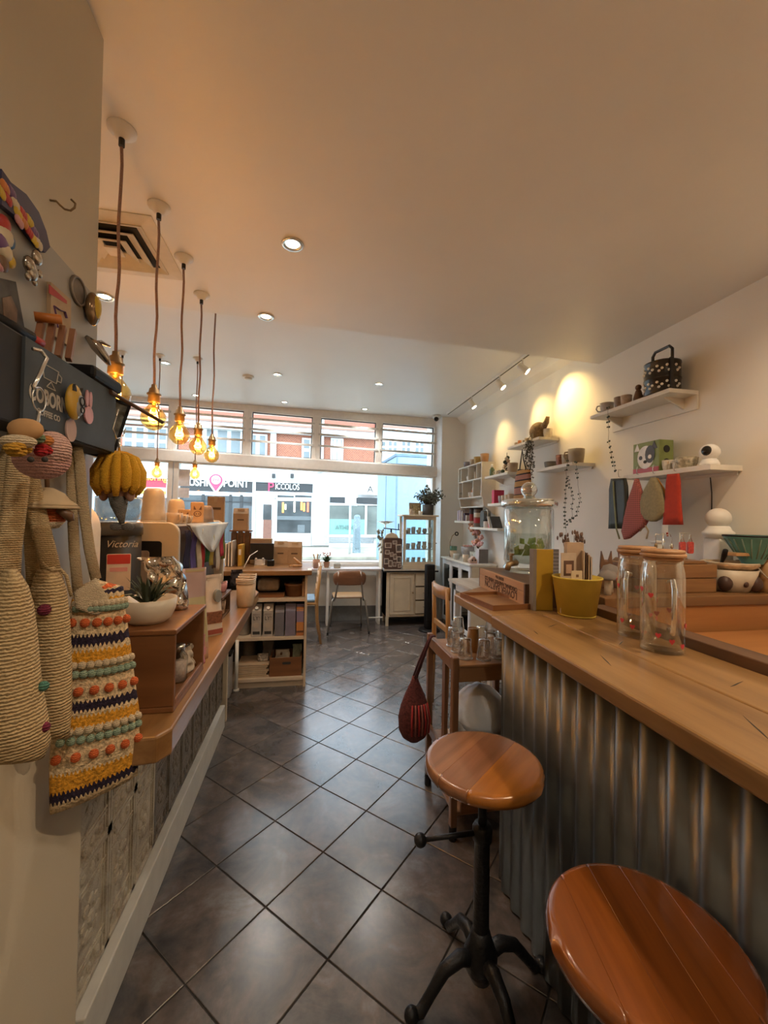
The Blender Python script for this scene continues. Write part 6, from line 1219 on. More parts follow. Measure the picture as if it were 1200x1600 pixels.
# G shelves
ZG = 1.4125
for k, (y, w, h, c_, lb) in enumerate(((5.40, .05, .14, (.46, .38, .45), 'lilac upright book nearest the window pier'), (5.33, .06, .145, (.52, .45, .50), 'second pale lilac book on the short shelf'), (5.25, .04, .13, (.60, .56, .55), 'white upright book on the short shelf'), (5.17, .05, .105, (.08, .05, .08), 'short dark book on the short shelf'), (5.10, .04, .075, (.58, .54, .50), 'small white box on the short shelf'))):
    t = thing('shelf_book', lb, 'book', (2.08, y, ZG), group='books on the short shelf'); MB().box(2.03, 2.14, y-w/2, y+w/2, ZG, ZG+h).build('cover', mat('bookc_%d' % k, c_, .6), t, bevel=.002); MB().box(2.032, 2.142, y-w/2+.005, y+w/2-.005, ZG+.004, ZG+h-.004).build('pages', m_paper, t)
def tin(label, y, r, h, st_, z=ZG, x=2.08): t = thing('storage_tin', label, 'tin', (x, y, z), group='tins on the low shelves'); MB().lathe([(0, 0), (r, 0), (r, h), (0, h)], n=22).build('body', st_, t, True, local=True, bevel=.002); MB().lathe([(0, h), (r*1.03, h), (r*1.03, h+.018), (0, h+.018)], n=22).build('lid', m_blk2, t, True, local=True)
tin('slim red and black tin on the short shelf', 5.03, .030, .15, bands('tin_red', [(0, (.30, .03, .03)), (.6, (.04, .03, .03))], 2, .4, 0)); 
ZH = 1.3405
tin('tall tin with cream label and red band on low shelf', 4.82, .055, .22, bands('tin_label', [(0, (.16, .13, .11)), (.22, (.40, .03, .04)), (.48, (.26, .08, .05)), (.55, (.56, .50, .38)), (.80, (.10, .07, .05))], 2, .4, 0), ZH)
t = thing('tall_lantern', 'grey arched glass lantern on the low shelf', 'lantern', (2.09, 4.63, ZH)); MB().prism(rrect(-.055, .055, 0, .20, .045, 6), -.045, .045, 'x').build('body', mat('lantern_grey', (.10, .105, .10), .3), t, local=True, bevel=.004); q = MB(); q.tube([(0, -.06, 0), (0, -.06, .18), (0, -.04, .215), (0, .04, .215), (0, .06, .18), (0, .06, 0)], .006, 6); q.build('frame', m_chrome, t, True, local=True)
tin('short white jar with dark lid on low shelf', 4.50, .050, .075, mat('jar_white', (.60, .55, .50), .5), ZH, 2.06); tin('small pink jar next to the white jar on low shelf', 4.41, .032, .06, mat('jar_pink', (.55, .12, .18), .5), ZH, 2.06)
for k, (y, m_, lb) in enumerate(((4.31, mat('card_white', (.66, .66, .66), .6), 'white card leaning on the low shelf'), (4.24, mat('card_dark', (.07, .07, .07), .5), 'dark framed card leaning behind the white card'))):
    t = thing('leaning_card', lb, 'card', (2.07, y, ZH)); ML = Matrix.Translation((2.06, y-.0, ZH)) @ Matrix.Rotation(radians(-32), 4, 'X'); MB().box(-.06, .06, -.006, .006, .004, .15, ML).build('card', m_, t); MB().box(-.04, .04, .0062, .0075, .05, .09, ML).build('print', mat('print_blue', (.22, .26, .38), .6), t)
# cubby unit
t = thing('cubby_unit', 'white wall cubby unit with small compartments', 'shelf unit', (2.1, 4.98, 1.55)); y0, y1, x0 = 4.60, 5.37, 2.02
for y in (y0, y1-.014): MB().prism([(x0, 2.13), (2.199, 2.13), (2.199, 1.50), (2.17, 1.50), (2.12, 1.56), (2.05, 1.60), (2.04, 1.68), (x0, 1.72)], y, y+.014, 'y').build('side', m_shelf, t)
for z in (2.115, 1.925, 1.705, 1.585): MB().box(x0 if z > 1.6 else 2.05, 2.199, y0+.014, y1-.014, z, z+.014).build('shelf', m_shelf, t)
for y, za, zb in ((5.27, 1.94, 2.115), (5.02, 1.94, 2.115), (4.75, 1.94, 2.115), (5.22, 1.72, 1.925), (4.86, 1.72, 1.925)): MB().box(x0+.002, 2.19, y, y+.012, za, zb).build('divider', m_shelf, t)
MB().box(2.190, 2.199, y0+.014, y1-.014, 1.72, 2.115).build('back', mat('cubby_back', (.58, .55, .48), .6), t)
for k, (y, r, h, m_) in enumerate(((5.25, .055, .075, mat('mug_violet', (.27, .24, .27), .5)), (5.06, .045, .085, m_tan2), (4.90, .052, .095, mat('mug_yellow', (.48, .32, .10), .5)), (4.70, .052, .105, mat('mug_peach', (.50, .28, .14), .5)))): cup(['violet grey mug at window end on top of cubby unit', 'tan cup second on top of the cubby unit', 'yellow cup third on top of the cubby unit', 'peach cup at near end on top of cubby unit'][k], (2.10, y, 2.1295), r, h, m_, False, grp='cups on top of the cubby unit')
for k, (y, z, r, h, m_, lb) in enumerate(((5.15, 1.9395, .040, .06, pot_mat(6), 'pale cup in the upper cubby second from window'), (4.92, 1.9395, .030, .10, m_tan2, 'tan jug in the upper cubby third from window'), (4.83, 1.9395, .028, .06, pot_mat(0), 'cream cup beside the tan jug in upper cubby'), (4.68, 1.9395, .028, .07, pot_mat(3), 'grey cup in the upper cubby nearest viewer'), (5.10, 1.7195, .03, .07, pot_mat(6), 'pale cup in the big lower cubby'), (4.72, 1.7195, .03, .06, pot_mat(1), 'grey cup in the lower cubby nearest viewer'), (4.98, 1.7195, .055, .06, pot_mat(2), 'tan bowl at the back of big lower cubby'))): cup(lb, (2.09, y, z), r, h, m_, False, grp='pottery inside the cubby unit')
t = thing('gnome_figure', 'orange hatted gnome figure in the big lower cubby', 'figure', (2.06, 4.915, 1.7195)); MB().lathe([(0, 0), (.032, 0), (.034, .05), (.02, .07), (0, .075)], n=14).build('body', pot_mat(6), t, True, local=True); MB().lathe([(.034, .06), (.028, .09), (.014, .125), (0, .15)], n=14).build('hat', cl['orange'], t, True, local=True)
plant('small leafy plant in the lower cubby nearest window', (2.08, 5.29, 1.7195), .028, .04, pot_mat(0), 22, .10, 1.2, m_leafg, 'cubby_plant', seed=31)
# ------------------------------------------------------------------ white glazed cabinet by the wall
t = thing('white_cabinet', 'low white cabinet with glazed doors along right wall', 'cabinet', (2.03, 4.95, 0)); a0, a1, b0, b1 = 1.86, 2.185, 4.52, 5.52
m_wc = mat('cabinet_white', (.66, .68, .70), .45, var=.05); 
MB().box(a0+.02, a1, b0, b0+.02, 0, .885).build('side', m_cream, t); MB().box(a0+.02, a1, b1-.02, b1, 0, .885).build('side', m_cream, t); MB().box(a1-.01, a1, b0+.02, b1-.02, .06, .885).build('back', m_wc, t)
MB().box(a0-.02, a1, b0-.025, b1+.02, .885, .91).build('top', mat('cab_white_top', (.66, .63, .56), .4), t, bevel=.006)
for z in (.06, .33, .60): MB().box(a0+.03, a1-.01, b0+.02, b1-.02, z, z+.016).build('shelf', m_wc, t)
for k in range(3):
    y = b0+.003+k*.332; d = MB()
    for q in ((y, y+.328, .05, .11), (y, y+.328, .82, .885), (y, y+.05, .11, .82), (y+.278, y+.328, .11, .82)): d.box(a0, a0+.02, *q)
    d = d.build('door', m_wc, t, bevel=.002); MB().box(a0+.008, a0+.012, y+.05, y+.278, .11, .82).build('pane', glass('cabinet_glass', (.34, .37, .37), .03, .2), d); q = MB(); q.box(a0-.012, a0, y+.030, y+.042, .52, .56); q.build('handle', m_iron, d)
for k in range(6): bowl(['first', 'second', 'third', 'fourth', 'fifth', 'sixth'][k]+' bowl from near end inside the white cabinet', (2.0, b0+.12+.15*k, .3465 if k % 2 else .6165), .05, .05, pot_mat(k), 'bowls inside the white cabinet')
ZW = .9105
for k, (u, v, r, h, lb, m_, hd) in enumerate(((707, 870, .045, .06, 'tan rounded bowl at the front of white cabinet', pot_mat(2), False), (712, 874, .042, .075, 'grey speckled mug on the white cabinet', pot_mat(7), True), (720, 878, .040, .085, 'cream beaker holding twigs on the white cabinet', pot_mat(0), False))):
    p = px(u, v, z=ZW); cup(lb, (max(1.90, min(2.1, p.x)), min(5.4, p.y), ZW), r, h, m_, hd, ha=2)
for k, (x, y, z, r, h, lb, m_) in enumerate(((2.08, 5.15, ZW+.0, .085, .16, 'wide stone bowl of pink shells at back of white cabinet', pot_mat(3)), (2.09, 4.94, ZW, .06, .11, 'pale grey bowl behind the beaker on white cabinet', pot_mat(7)), (1.95, 5.33, ZW, .05, .09, 'yellowish jar near the window on white cabinet', pot_mat(4)))): bowl(lb, (x, y, z), r, h, m_)
for k in range(8): q = MB(); q.sph((2.08+.045*cos(k*2.4), 5.15+.045*sin(k*2.4), ZW+.166), .022, (1, 1, .75), 8, 6); tag(q.build('shell_piece', cl['pink'] if k % 2 else mat('shell_peach', (.55, .33, .26), .5), None, True), ('pink' if k % 2 else 'peach')+' shell heaped in the wide stone bowl', 'shell', 'shells in the wide stone bowl')
t = thing('glass_lamp', 'green glass pot with thin arched wire lamp near window', 'lamp', (1.98, 5.42, ZW)); MB().lathe([(0, 0), (.045, 0), (.05, .06), (.05, .15), (0, .15)], n=16).build('pot', mat('glass_teal', (.10, .22, .15), .2), t, True, local=True); q = MB(); q.tube([(-.05, 0, .0), (-.05, 0, .20), (-.02, 0, .29), (.02, 0, .32)], .005, 6); q.build('arm', m_brass, t, True, local=True); q = MB(); q.torus((.045, 0, .32), .022, .008, 'y', 16, 6); q.build('ring', m_iron, t, True, local=True)
t = thing('flower_vase', 'pale vase of pink and peach dried flowers on white cabinet', 'vase', (2.08, 4.80, ZW)); MB().lathe([(0, 0), (.045, 0), (.065, .05), (.06, .10), (.03, .13), (.028, .15), (0, .15)], n=20).build('vase', pot_mat(7), t, True, local=True); rnd = random.Random(8)
st_ = MB(); f1 = MB(); f2 = MB()
for k in range(26):
    e = Vector((rnd.uniform(-.05, .03), -.06+.012*k-.05*rnd.random(), .22+rnd.uniform(0, .10)+(.008*k if k > 9 else 0)*.9)); st_.tube([(0, 0, .13), e*.6+Vector((0, 0, .06)), e], .002, 4)
    for j in range(4): (f1 if k % 2 else f2).sph(e+Vector((rnd.uniform(-1, 1), rnd.uniform(-1, 1), rnd.uniform(-1, 1)))*.024, .023, (1, 1, .8), 7, 5)
for nm, bb, m_ in (('stems', st_, m_dkwood), ('blossoms', f1, mat('petal_peach', (.62, .32, .21), .8, var=.4, scale=50)), ('blossoms', f2, mat('petal_pink', (.66, .40, .40), .8, var=.4, scale=50))): bb.build(nm, m_, t, True, local=True)['kind'] = 'stuff'
t = thing('white_gift_box', 'upright white box with grey side on white cabinet', 'box', (2.06, 4.64, ZW)); MB().box(2.0, 2.12, 4.60, 4.70, ZW, ZW+.17).build('box', mat('gift_white', (.60, .58, .62), .5), t, bevel=.003); MB().box(2.002, 2.118, 4.598, 4.60, ZW+.003, ZW+.167).build('grey_side', mat('gift_grey', (.16, .155, .15), .6), t)
t = thing('house_ornament', 'small pink ceramic house ornament at near end of white cabinet', 'ornament', (1.93, 4.62, ZW)); MB().prism([(-.045, 0), (.045, 0), (.05, .04), (0, .09), (-.05, .04)], -.04, .04, 'y').build('house', mat('house_pink', (.52, .36, .29), .6), t, local=True, bevel=.010); 
for sx in (-.018, .018): MB().prism(circ(sx, .04, .010, 10), -.044, -.040, 'y').build('window_hole', m_ink, t, local=True)
q = MB(); q.box(1.87, 1.95, 4.515, 4.56, ZW, ZW+.004); tag(q.build('pink_card', mat('card_pink', (.58, .42, .46), .6)), 'small pink card lying on white cabinet corner', 'card')
# white washed table and chair in front of it
t = thing('white_table', 'white-washed wooden table behind the bar end', 'table', (1.47, 3.1, 0)); m_ww = wood('whitewash', (.50, .47, .42), (.38, .34, .29), 'y', .5)
MB().box(1.22, 1.74, 2.62, 3.46, .885, .91).build('top', m_ww, t, bevel=.003)
for x in (1.26, 1.68):
    for y in (2.68, 3.38): MB().box(x, x+.045, y, y+.045, 0, .885).build('leg', m_wc, t)
MB().box(1.26, 1.72, 2.67, 3.42, .82, .885).build('apron', m_wc, t)
t = thing('oak_chair', 'pale oak chair with curved top rail beyond the glasses', 'chair', (1.10, 2.93, 0))
c0 = Vector((.995, 2.93, 0))
for y in (2.78, 3.10): q = MB(); q.tube([(.975, y, 0), (.985, y, .46), (.985, y, .70), (.975, y, .935)], [.017, .019, .018, .015], 8); q.build('back_leg', m_oak, t, True)
for y in (2.80, 3.08): q = MB(); q.tube([(1.36, y, 0), (1.36, y, .44)], [.015, .018], 8); q.build('leg', m_oak, t, True)
rows = [[Vector((.985-.035*(1-(s*2-1)**2), 2.765+.35*s, z)) for s in [k/8 for k in range(9)]] for z in (.945, .90, .855)]
q = MB(); q.sheet(rows, .018, (-1, 0, 0)); q.build('top_rail', m_oak, t, True); MB().box(.975, .995, 2.79, 3.09, .62, .66).build('back_rail', m_oak, t, bevel=.003)
MB().box(.97, 1.39, 2.77, 3.11, .44, .465).build('seat', m_oak, t, bevel=.006)
# ------------------------------------------------------------------ the bar
MBR = Matrix.Translation((.662, 0, 0)) @ Matrix.Rotation(-atan2(.028, 1), 4, 'Z'); HB = 1.06
def BP(x, y, z): return MBR @ Vector((x, y, z))
m_bar = wood('bar_oak', (.31, .175, .065), (.20, .105, .036), 'y', .36, 4, .15, dark=(.085, .042, .016)); m_barx = wood('bar_oak_x', (.20, .10, .038), (.12, .058, .022), 'x', .42, 4)
m_galv = mat('galvanised', (.135, .145, .15), .38, .85, var=.22, scale=7)
t = thing('bar_counter', 'wooden topped bar with corrugated metal front', 'bar', BP(.2, .8, 0), -atan2(.028, 1))
MB().box(0, .215, -.9, 1.495, HB-.045, HB, MBR).build('plank', m_bar, t, bevel=.006); MB().box(.218, .43, -.9, 1.495, HB-.045, HB, MBR).build('plank', m_bar, t, bevel=.004)
MB().prism([(.005, 1.50), (.45, 1.50), (.47, 2.18), (.22, 2.15), (.0, 1.94)], HB-.040, HB, 'z', MBR).build('end_board', m_bar, t, bevel=.005)
MB().box(.43, .50, -.9, 1.52, HB-.03, HB+.030, MBR).build('back_batten', m_dkwood, t, bevel=.003)
vs = []; fs = []; N = 230; y0, y1 = -.9, 1.535
for i in range(N+1):
    y = y0+(y1-y0)*i/N; x = .062+.0095*cos(2*pi*y/.076)
    vs += [(x, y, .01), (x, y, HB-.045), (x+.003, y, .01), (x+.003, y, HB-.045)]
for i in range(N): a = i*4; fs += [(a, a+4, a+5, a+1), (a+2, a+3, a+7, a+6), (a+1, a+5, a+7, a+3), (a, a+2, a+6, a+4)]
MB().add(vs, fs, MBR).build('corrugated_sheet', m_galv, t, True); MB().box(.078, .43, -.9, 1.53, 0, HB-.045, MBR).build('carcass', m_dkwood, t)
for cx_, cy_, L_, an_ in ((.13, .62, .10, .5), (.30, .80, .07, 1.2), (.10, .98, .09, .35), (.26, 1.12, .06, .9), (.05, 1.25, .05, .2), (.33, .45, .08, .7), (.16, 1.33, .07, 1.0)):
    e_ = Vector((sin(an_), cos(an_), 0)); s_ = Vector((e_.y, -e_.x, 0)); pts = [Vector((cx_, cy_, HB+.0002))+e_*(L_*(f-.5))+s_*w_ for f, w_ in ((0, 0), (.3, .002), (.6, .0012), (1, 0), (.6, -.0016), (.3, -.001))]
    MB().add([p for p in pts]+[p+Vector((0, 0, .0004)) for p in pts], [tuple(range(5, -1, -1)), tuple(range(6, 12))]+[(i, (i+1) % 6, 6+(i+1) % 6, 6+i) for i in range(6)], MBR).build('crack', m_ink, t)
# workspace behind the bar
t = thing('bar_worktop', 'plywood work surface behind the bar in warm light', 'worktop', (1.6, .6, 0)); m_ply = wood('plywood', (.42, .19, .058), (.33, .135, .04), 'x', .55, 3)
MB().box(1.20, 2.199, -.9, 1.52, .93, .955).build('top', m_ply, t); MB().box(1.21, 2.19, -.9, 1.50, 0, .93).build('carcass', m_dkwood, t)
t = thing('back_ledge', 'dark wooden ledge crossing behind the bar workspace', 'ledge', (1.7, 1.75, 0)); ZL = 1.11
MB().box(1.235, 2.199, 1.535, 1.95, ZL-.045, ZL).build('plank', m_barx, t, bevel=.004); MB().box(1.235, 2.199, 1.545, 1.565, .80, ZL-.045).build('front_panel', m_ply, t); MB().box(1.26, 2.19, 1.60, 1.93, 0, ZL-.045).build('carcass', m_dkwood, t)
# ------------------------------------------------------------------ on the bar
ZR = HB+.0005
t = thing('serving_tray', 'square brown wooden tray on the bar end', 'tray', (.83, 1.72, ZR), radians(5)); MB().box(-.095, .095, -.145, .145, 0, .008).build('base', m_honeyx, t, local=True)
for q in ((-.10, .10, -.15, -.142), (-.10, .10, .142, .15), (-.10, -.092, -.142, .142), (.092, .10, -.142, .142)): MB().box(q[0], q[1], q[2], q[3], 0, .022).build('rim', m_box, t, local=True)
# printed wooden crate, standing upside down
t = thing('printed_crate', 'upside-down wooden crate with stamped lettering under glass dispenser', 'crate', (1.05, 1.85, ZR), radians(-4)); m_pl = wood('crate_pale', (.46, .27, .14), (.36, .19, .09), 'y', .6)
cy0, cy1, cx0, cx1, ch = -.255, .30, -.125, .165, .10
MB().box(cx0, cx0+.012, cy0+.012, cy1, 0, ch*.66).build('slat', m_pl, t, local=True); MB().box(cx0, cx0+.012, cy0+.012, cy1, ch*.68, ch).build('slat', m_pl, t, local=True)
MB().box(cx0, cx1, cy0, cy0+.012, 0, ch).build('end', m_dkwood, t, local=True); MB().box(cx0, cx1, cy1, cy1+.012, 0, ch).build('end', m_dkwood, t, local=True); MB().box(cx1-.012, cx1, cy0+.012, cy1, 0, ch).build('slat', m_pl, t, local=True); MB().box(cx0+.012, cx1-.012, cy0+.012, cy1, ch-.008, ch).build('top_board', m_dkwood, t, local=True)
Mt = wmat(t); ri = Mt.to_3x3() @ Vector((0, 1, 0))
for s, z, sz in (('BLEND No', .086, .019), ('ORIGINAL HARVEST WINE CO', .062, .026), ('LOWER BARTON', .035, .046), ('& SONS', .011, .016)): text(s, sz, mat('stamp', (.09, .045, .025), .8), t, Mt @ Vector((cx0-.0006, .02, z)), ri, (0, 0, -1), sx=1.12, bold=.0012)
# glass dispenser
DC = Vector((1.14, 1.985, ZR+ch+.0005)); t = thing('drinks_dispenser', 'large clear glass dispenser with round knob lid and brass tap', 'dispenser', DC)
gl2 = glass('dispenser_glass', (.93, .95, .93), .02, .3, .5, .8, 1.8)
MB().lathe([(0, 0), (.112, 0), (.126, .010), (.129, .025), (.119, .035), (.119, .05), (.124, .06), (.124, .325), (.119, .335)], DC, 36).build('jar', gl2, t, True); MB().lathe([(.111, .335), (.113, .06), (.05, .045), (0, .045)], DC, 30).build('inner_wall', gl2, t, True)
MB().lathe([(.10, .337), (.132, .337), (.140, .343), (.143, .352), (.143, .364), (.138, .374), (.124, .380), (.05, .384), (.032, .388), (.028, .398), (0, .398)], DC, 36).build('lid', glass('lid_glass', (.78, .82, .78), .10, 1.5, .5, .5, .8), t, True); MB().sph(DC+Vector((0, 0, .432)), .042, (1, 1, 1), 24, 14).build('knob', glass('knob_glass', (.86, .88, .84), .04, .8, .5, .8, 1.2), t, True)
MB().lathe([(.112, .06), (.1122, .20), (0, .2005)], DC, 30).build('water', glass('water', (.94, .97, .95), .01, .2), t, True)
tp = DC+Vector((-.12, -.075, .055)); q = MB(); q.tube([tp+Vector((.015, .01, 0)), tp+Vector((-.02, -.012, 0)), tp+Vector((-.045, -.028, -.004)), tp+Vector((-.055, -.034, -.03))], [.016, .016, .015, .013], 12); q.build('tap', m_brass, t, True); q = MB(); q.cyl(tp+Vector((-.025, -.015, .012)), tp+Vector((-.025, -.015, .045)), .008, n=10); q.box(tp.x-.032, tp.x-.018, tp.y-.030, tp.y, tp.z+.040, tp.z+.050); q.build('tap_lever', m_brass, t)
lv = MB(); rnd = random.Random(14)
for k in range(16):
    a = rnd.uniform(0, 6.28); rr = rnd.uniform(.03, .095); p = DC+Vector((rr*cos(a), rr*sin(a)-.02, .115+.06*rnd.random())); d = Vector((rnd.uniform(-1, 1), rnd.uniform(-.4, .4), rnd.uniform(-.9, .1))).normalized()*.07; s = Vector((-d.z, 0, d.x)).normalized()*.022
    if Vector((p.x+d.x-DC.x, p.y+d.y-DC.y)).length > .104: d *= -.5
    lv.add([p, p+d*.5+s, p+d, p+d*.5-s, p+d*.5+Vector((0, -.006, 0))], [(0, 1, 4), (1, 2, 4), (2, 3, 4), (3, 0, 4)])
tag(lv.build('mint_leaves', mat('mint', (.22, .34, .06), .5, var=.3), None, True), 'green leafy sprigs floating inside the glass dispenser', 'leaves', kind='stuff')
# yellow book, notebook, bucket and leaflets
t = thing('yellow_menu', 'tall mustard yellow menu book standing by the bucket', 'book', (.965, 1.555, ZR), radians(-8)); MB().box(-.036, .036, -.006, .006, 0, .252).build('cover', mat('menu_yellow', (.42, .25, .015), .6, var=.06), t, local=True, bevel=.002); MB().box(-.050, -.037, -.012, .03, 0, .252).build('spine', mat('menu_grey', (.19, .16, .13), .7), t, local=True); MB().box(-.034, .034, .0065, .022, .002, .250).build('pages', m_paper, t, local=True)
t = thing('lined_notebook', 'grey ribbed notebook standing behind the yellow bucket', 'book', (1.045, 1.66, ZR), radians(-6)); MB().box(-.05, .05, -.006, .006, 0, .245).build('cover', mat('note_grey', (.13, .12, .125), .7), t, local=True)
for k in range(14): MB().box(-.049, .049, -.0075, -.006, .02+k*.016, .026+k*.016).build('rib', mat('note_line', (.22, .21, .22), .7), t, local=True)
t = thing('yellow_bucket', 'matt yellow metal bucket full of leaflets on the bar', 'bucket', (1.052, 1.465, ZR)); m_by = mat('bucket_yellow', (.56, .42, .06), .5, var=.07)
MB().shell([(0, .004), (.066, .004), (.066, 0), (.069, 0), (.090, .145), (.093, .147), (.093, .152), (.087, .152), (.065, .008), (0, .008)], (1.052, 1.465, ZR), 32).build('pail', m_by, t, True); MB().torus((1.052, 1.465, ZR+.004), .068, .003, 'z', 32, 6).build('foot_ring', m_by, t, True)
def leaf(label, x, y, w, h, d, rz, m, tilt=0, extra=None):
    t = thing('leaflet', label, 'leaflet', (x, y, ZR+.010), rz, 'leaflets in the yellow bucket'); M = Matrix.Rotation(tilt, 4, 'X'); MB().box(-w/2, w/2, -d/2, d/2, 0, h, M).build('paper', m, t, local=True)
    for nm, mm_, q in extra or (): MB().box(*q, M).build(nm, mm_, t, local=True)
m_bei = mat('leaflet_beige', (.50, .40, .30), .7)
leaf('beige leaflet with a dark haired portrait in the yellow bucket', 1.012, 1.462, .066, .235, .004, .0, m_bei, 0, [('portrait', mat('portrait_dark', (.10, .05, .03), .6, var=.4), (-.022, .022, -.0028, -.002, .145, .205)), ('face', mat('portrait_face', (.46, .30, .20), .6), (-.012, .012, -.0036, -.0028, .155, .19))])
leaf('tall tan booklet, highest in the yellow bucket', 1.058, 1.495, .070, .275, .024, -.1, mat('leaflet_tan', (.44, .32, .22), .7)); leaf('small cream card at front of the yellow bucket', 1.022, 1.425, .050, .17, .003, .1, mat('leaflet_cream', (.52, .42, .28), .7), 0, [('mark', cl['brown'], (-.004, .008, -.0022, -.0015, .145, .155))])
for k in range(4): leaf(['first of four upright booklets at bucket right side', 'second of four upright booklets at bucket right side', 'third of four upright booklets at bucket right side', 'outermost printed booklet at bucket right side'][k], 1.080+.011*k, 1.47, .075, .245-.008*k, .005, radians(62), [m_bei, m_dkwood, m_kraft, mat('leaflet_pale', (.54, .44, .36), .7)][k], 0, None if k < 3 else [('text_line', m_ink, (-.025, .02, -.0034, -.0024, .10+.014*i, .104+.014*i)) for i in range(6)])
# glass jars with wooden lids
m_red2 = mat('decal_red', (.55, .05, .06), .5); m_lidw = wood('lid_wood', (.44, .25, .12), (.32, .16, .07), 'x', .5); gl3 = glass('jar_glass', (.95, .95, .93), .03, .25, .5, .75, 1.7); gl4 = glass('handle_glass', (.92, .92, .90), .03, 1.6, .5, .5, 1.0); glt = glass('tumbler_glass', (.97, .98, .98), .06, .55, .5, .95, 1.0)
def jug(label, x, y, seed, ha):
    t = thing('glass_jug', label, 'jug', (x, y, ZR), group='glass jugs on the bar'); r = .054; h = .262
    MB().lathe([(0, .001), (r, 0), (r+.002, .004), (r+.002, h*.80), (r, h*.88), (r-.004, h*.96), (r-.004, h)], n=32).build('glass', gl3, t, True, local=True); MB().lathe([(r-.006, .01), (r-.006, h*.8), (r-.010, h)], n=28).build('inner_wall', gl3, t, True, local=True)
    for z0, z1, rr in ((h, h+.009, r-.004), (h+.009, h+.020, r+.004), (h+.020, h+.030, r+.001)): MB().lathe([(0, z0), (rr-.002, z0), (rr, z0+.003), (rr, z1-.003), (rr-.002, z1), (0, z1)], n=30).build('lid_ring', m_lidw, t, True, local=True)
    q = MB(); e = Vector((cos(ha), sin(ha), 0)); q.tube([e*r+Vector((0, 0, .205)), e*(r+.030)+Vector((0, 0, .212)), e*(r+.040)+Vector((0, 0, .19)), e*(r+.040)+Vector((0, 0, .09)), e*(r+.030)+Vector((0, 0, .068)), e*r+Vector((0, 0, .072))], .0065, 8); q.build('handle', gl4, t, True, local=True)
    rnd = random.Random(seed); me = None
    for k in range(12):
        a = ha+.7+k*2.399; z = .025+.165*((k*5) % 12)/12; p = Vector((cos(a), sin(a), 0)); s = Vector((-p.y, p.x, 0)); c = p*(r+.0028)+Vector((0, 0, z)); w = .0075
        pts = [c+s*(w*u_)+Vector((0, 0, w*v_)) for u_, v_ in ((0, -1.1), (.9, 0), (.95, .6), (.5, .95), (0, .55), (-.5, .95), (-.95, .6), (-.9, 0))]; MB().add(pts+[q_+p*.0008 for q_ in pts], [tuple(range(8)), tuple(range(15, 7, -1))]+[(i, (i+1) % 8, 8+(i+1) % 8, 8+i) for i in range(8)]).build('heart', m_red2, t, local=True)
jug('clear glass jug with red hearts and wooden lid, nearest', 1.022, 1.035, 1, radians(-118)); jug('clear glass jug with red hearts and wooden lid, behind', 1.062, 1.175, 2, radians(-150))
# ------------------------------------------------------------------ on the back ledge
ZL5 = ZL+.0005
t = thing('wooden_casket', 'lidded brown wooden box on the back ledge', 'box', (1.68, 1.72, ZL5)); MB().box(1.47, 1.885, 1.61, 1.84, ZL5, ZL5+.065).build('base', m_honeyx, t, bevel=.003); MB().box(1.468, 1.887, 1.608, 1.842, ZL5+.067, ZL5+.13).build('lid', m_honeyx, t, bevel=.004); MB().prism([(1.50, ZL5+.1305), (1.86, ZL5+.1305), (1.84, ZL5+.145), (1.52, ZL5+.145)], 1.63, 1.82, 'y').build('lid_top', m_honeyx, t, bevel=.003)
t = thing('panda_bowl', 'white bowl with dark animal patches on the back ledge', 'bowl', (2.015, 1.66, ZL5)); MB().shell([(0, 0), (.075, 0), (.095, .04), (.112, .105), (.106, .105), (.09, .045), (0, .02)], n=28).build('bowl', mat('bowl_white', (.56, .50, .40), .35, var=.08), t, True, local=True)
for a, s_ in ((-2.6, 1.15), (-.95, 1.2), (-1.75, .45)):
    pp = []; 
    MB().sph((.093*cos(a), .093*sin(a), .042), .034*s_, (.75, .75, .95), 12, 8).build('patch', mat('patch_brown', (.06, .03, .022), .5), t, True, local=True)
t2 = thing('patterned_dish', 'shallow glazed dish stacked in the panda bowl', 'dish', (2.015, 1.66, ZL5+.085)); MB().shell([(0, .0), (.07, .002), (.115, .040), (.112, .052), (.104, .050), (.06, .014), (0, .012)], n=28).build('dish', mat('dish_tan', (.48, .34, .20), .25, var=.3, scale=35), t2, True, local=True); MB().torus((0, 0, .050), .110, .005, 'z', 28, 6).build('rim', mat('dish_rim', (.56, .48, .36), .2), t2, True, local=True)
q = MB(); q.tube([(1.94, 1.64, ZL5+.12), (1.915, 1.60, ZL5+.175), (1.905, 1.585, ZL5+.20)], [.005, .011, .010], 10); tag(q.build('dark_spoon', m_blk2, None, True), 'dark handled spoon resting in the glazed dish', 'spoon')
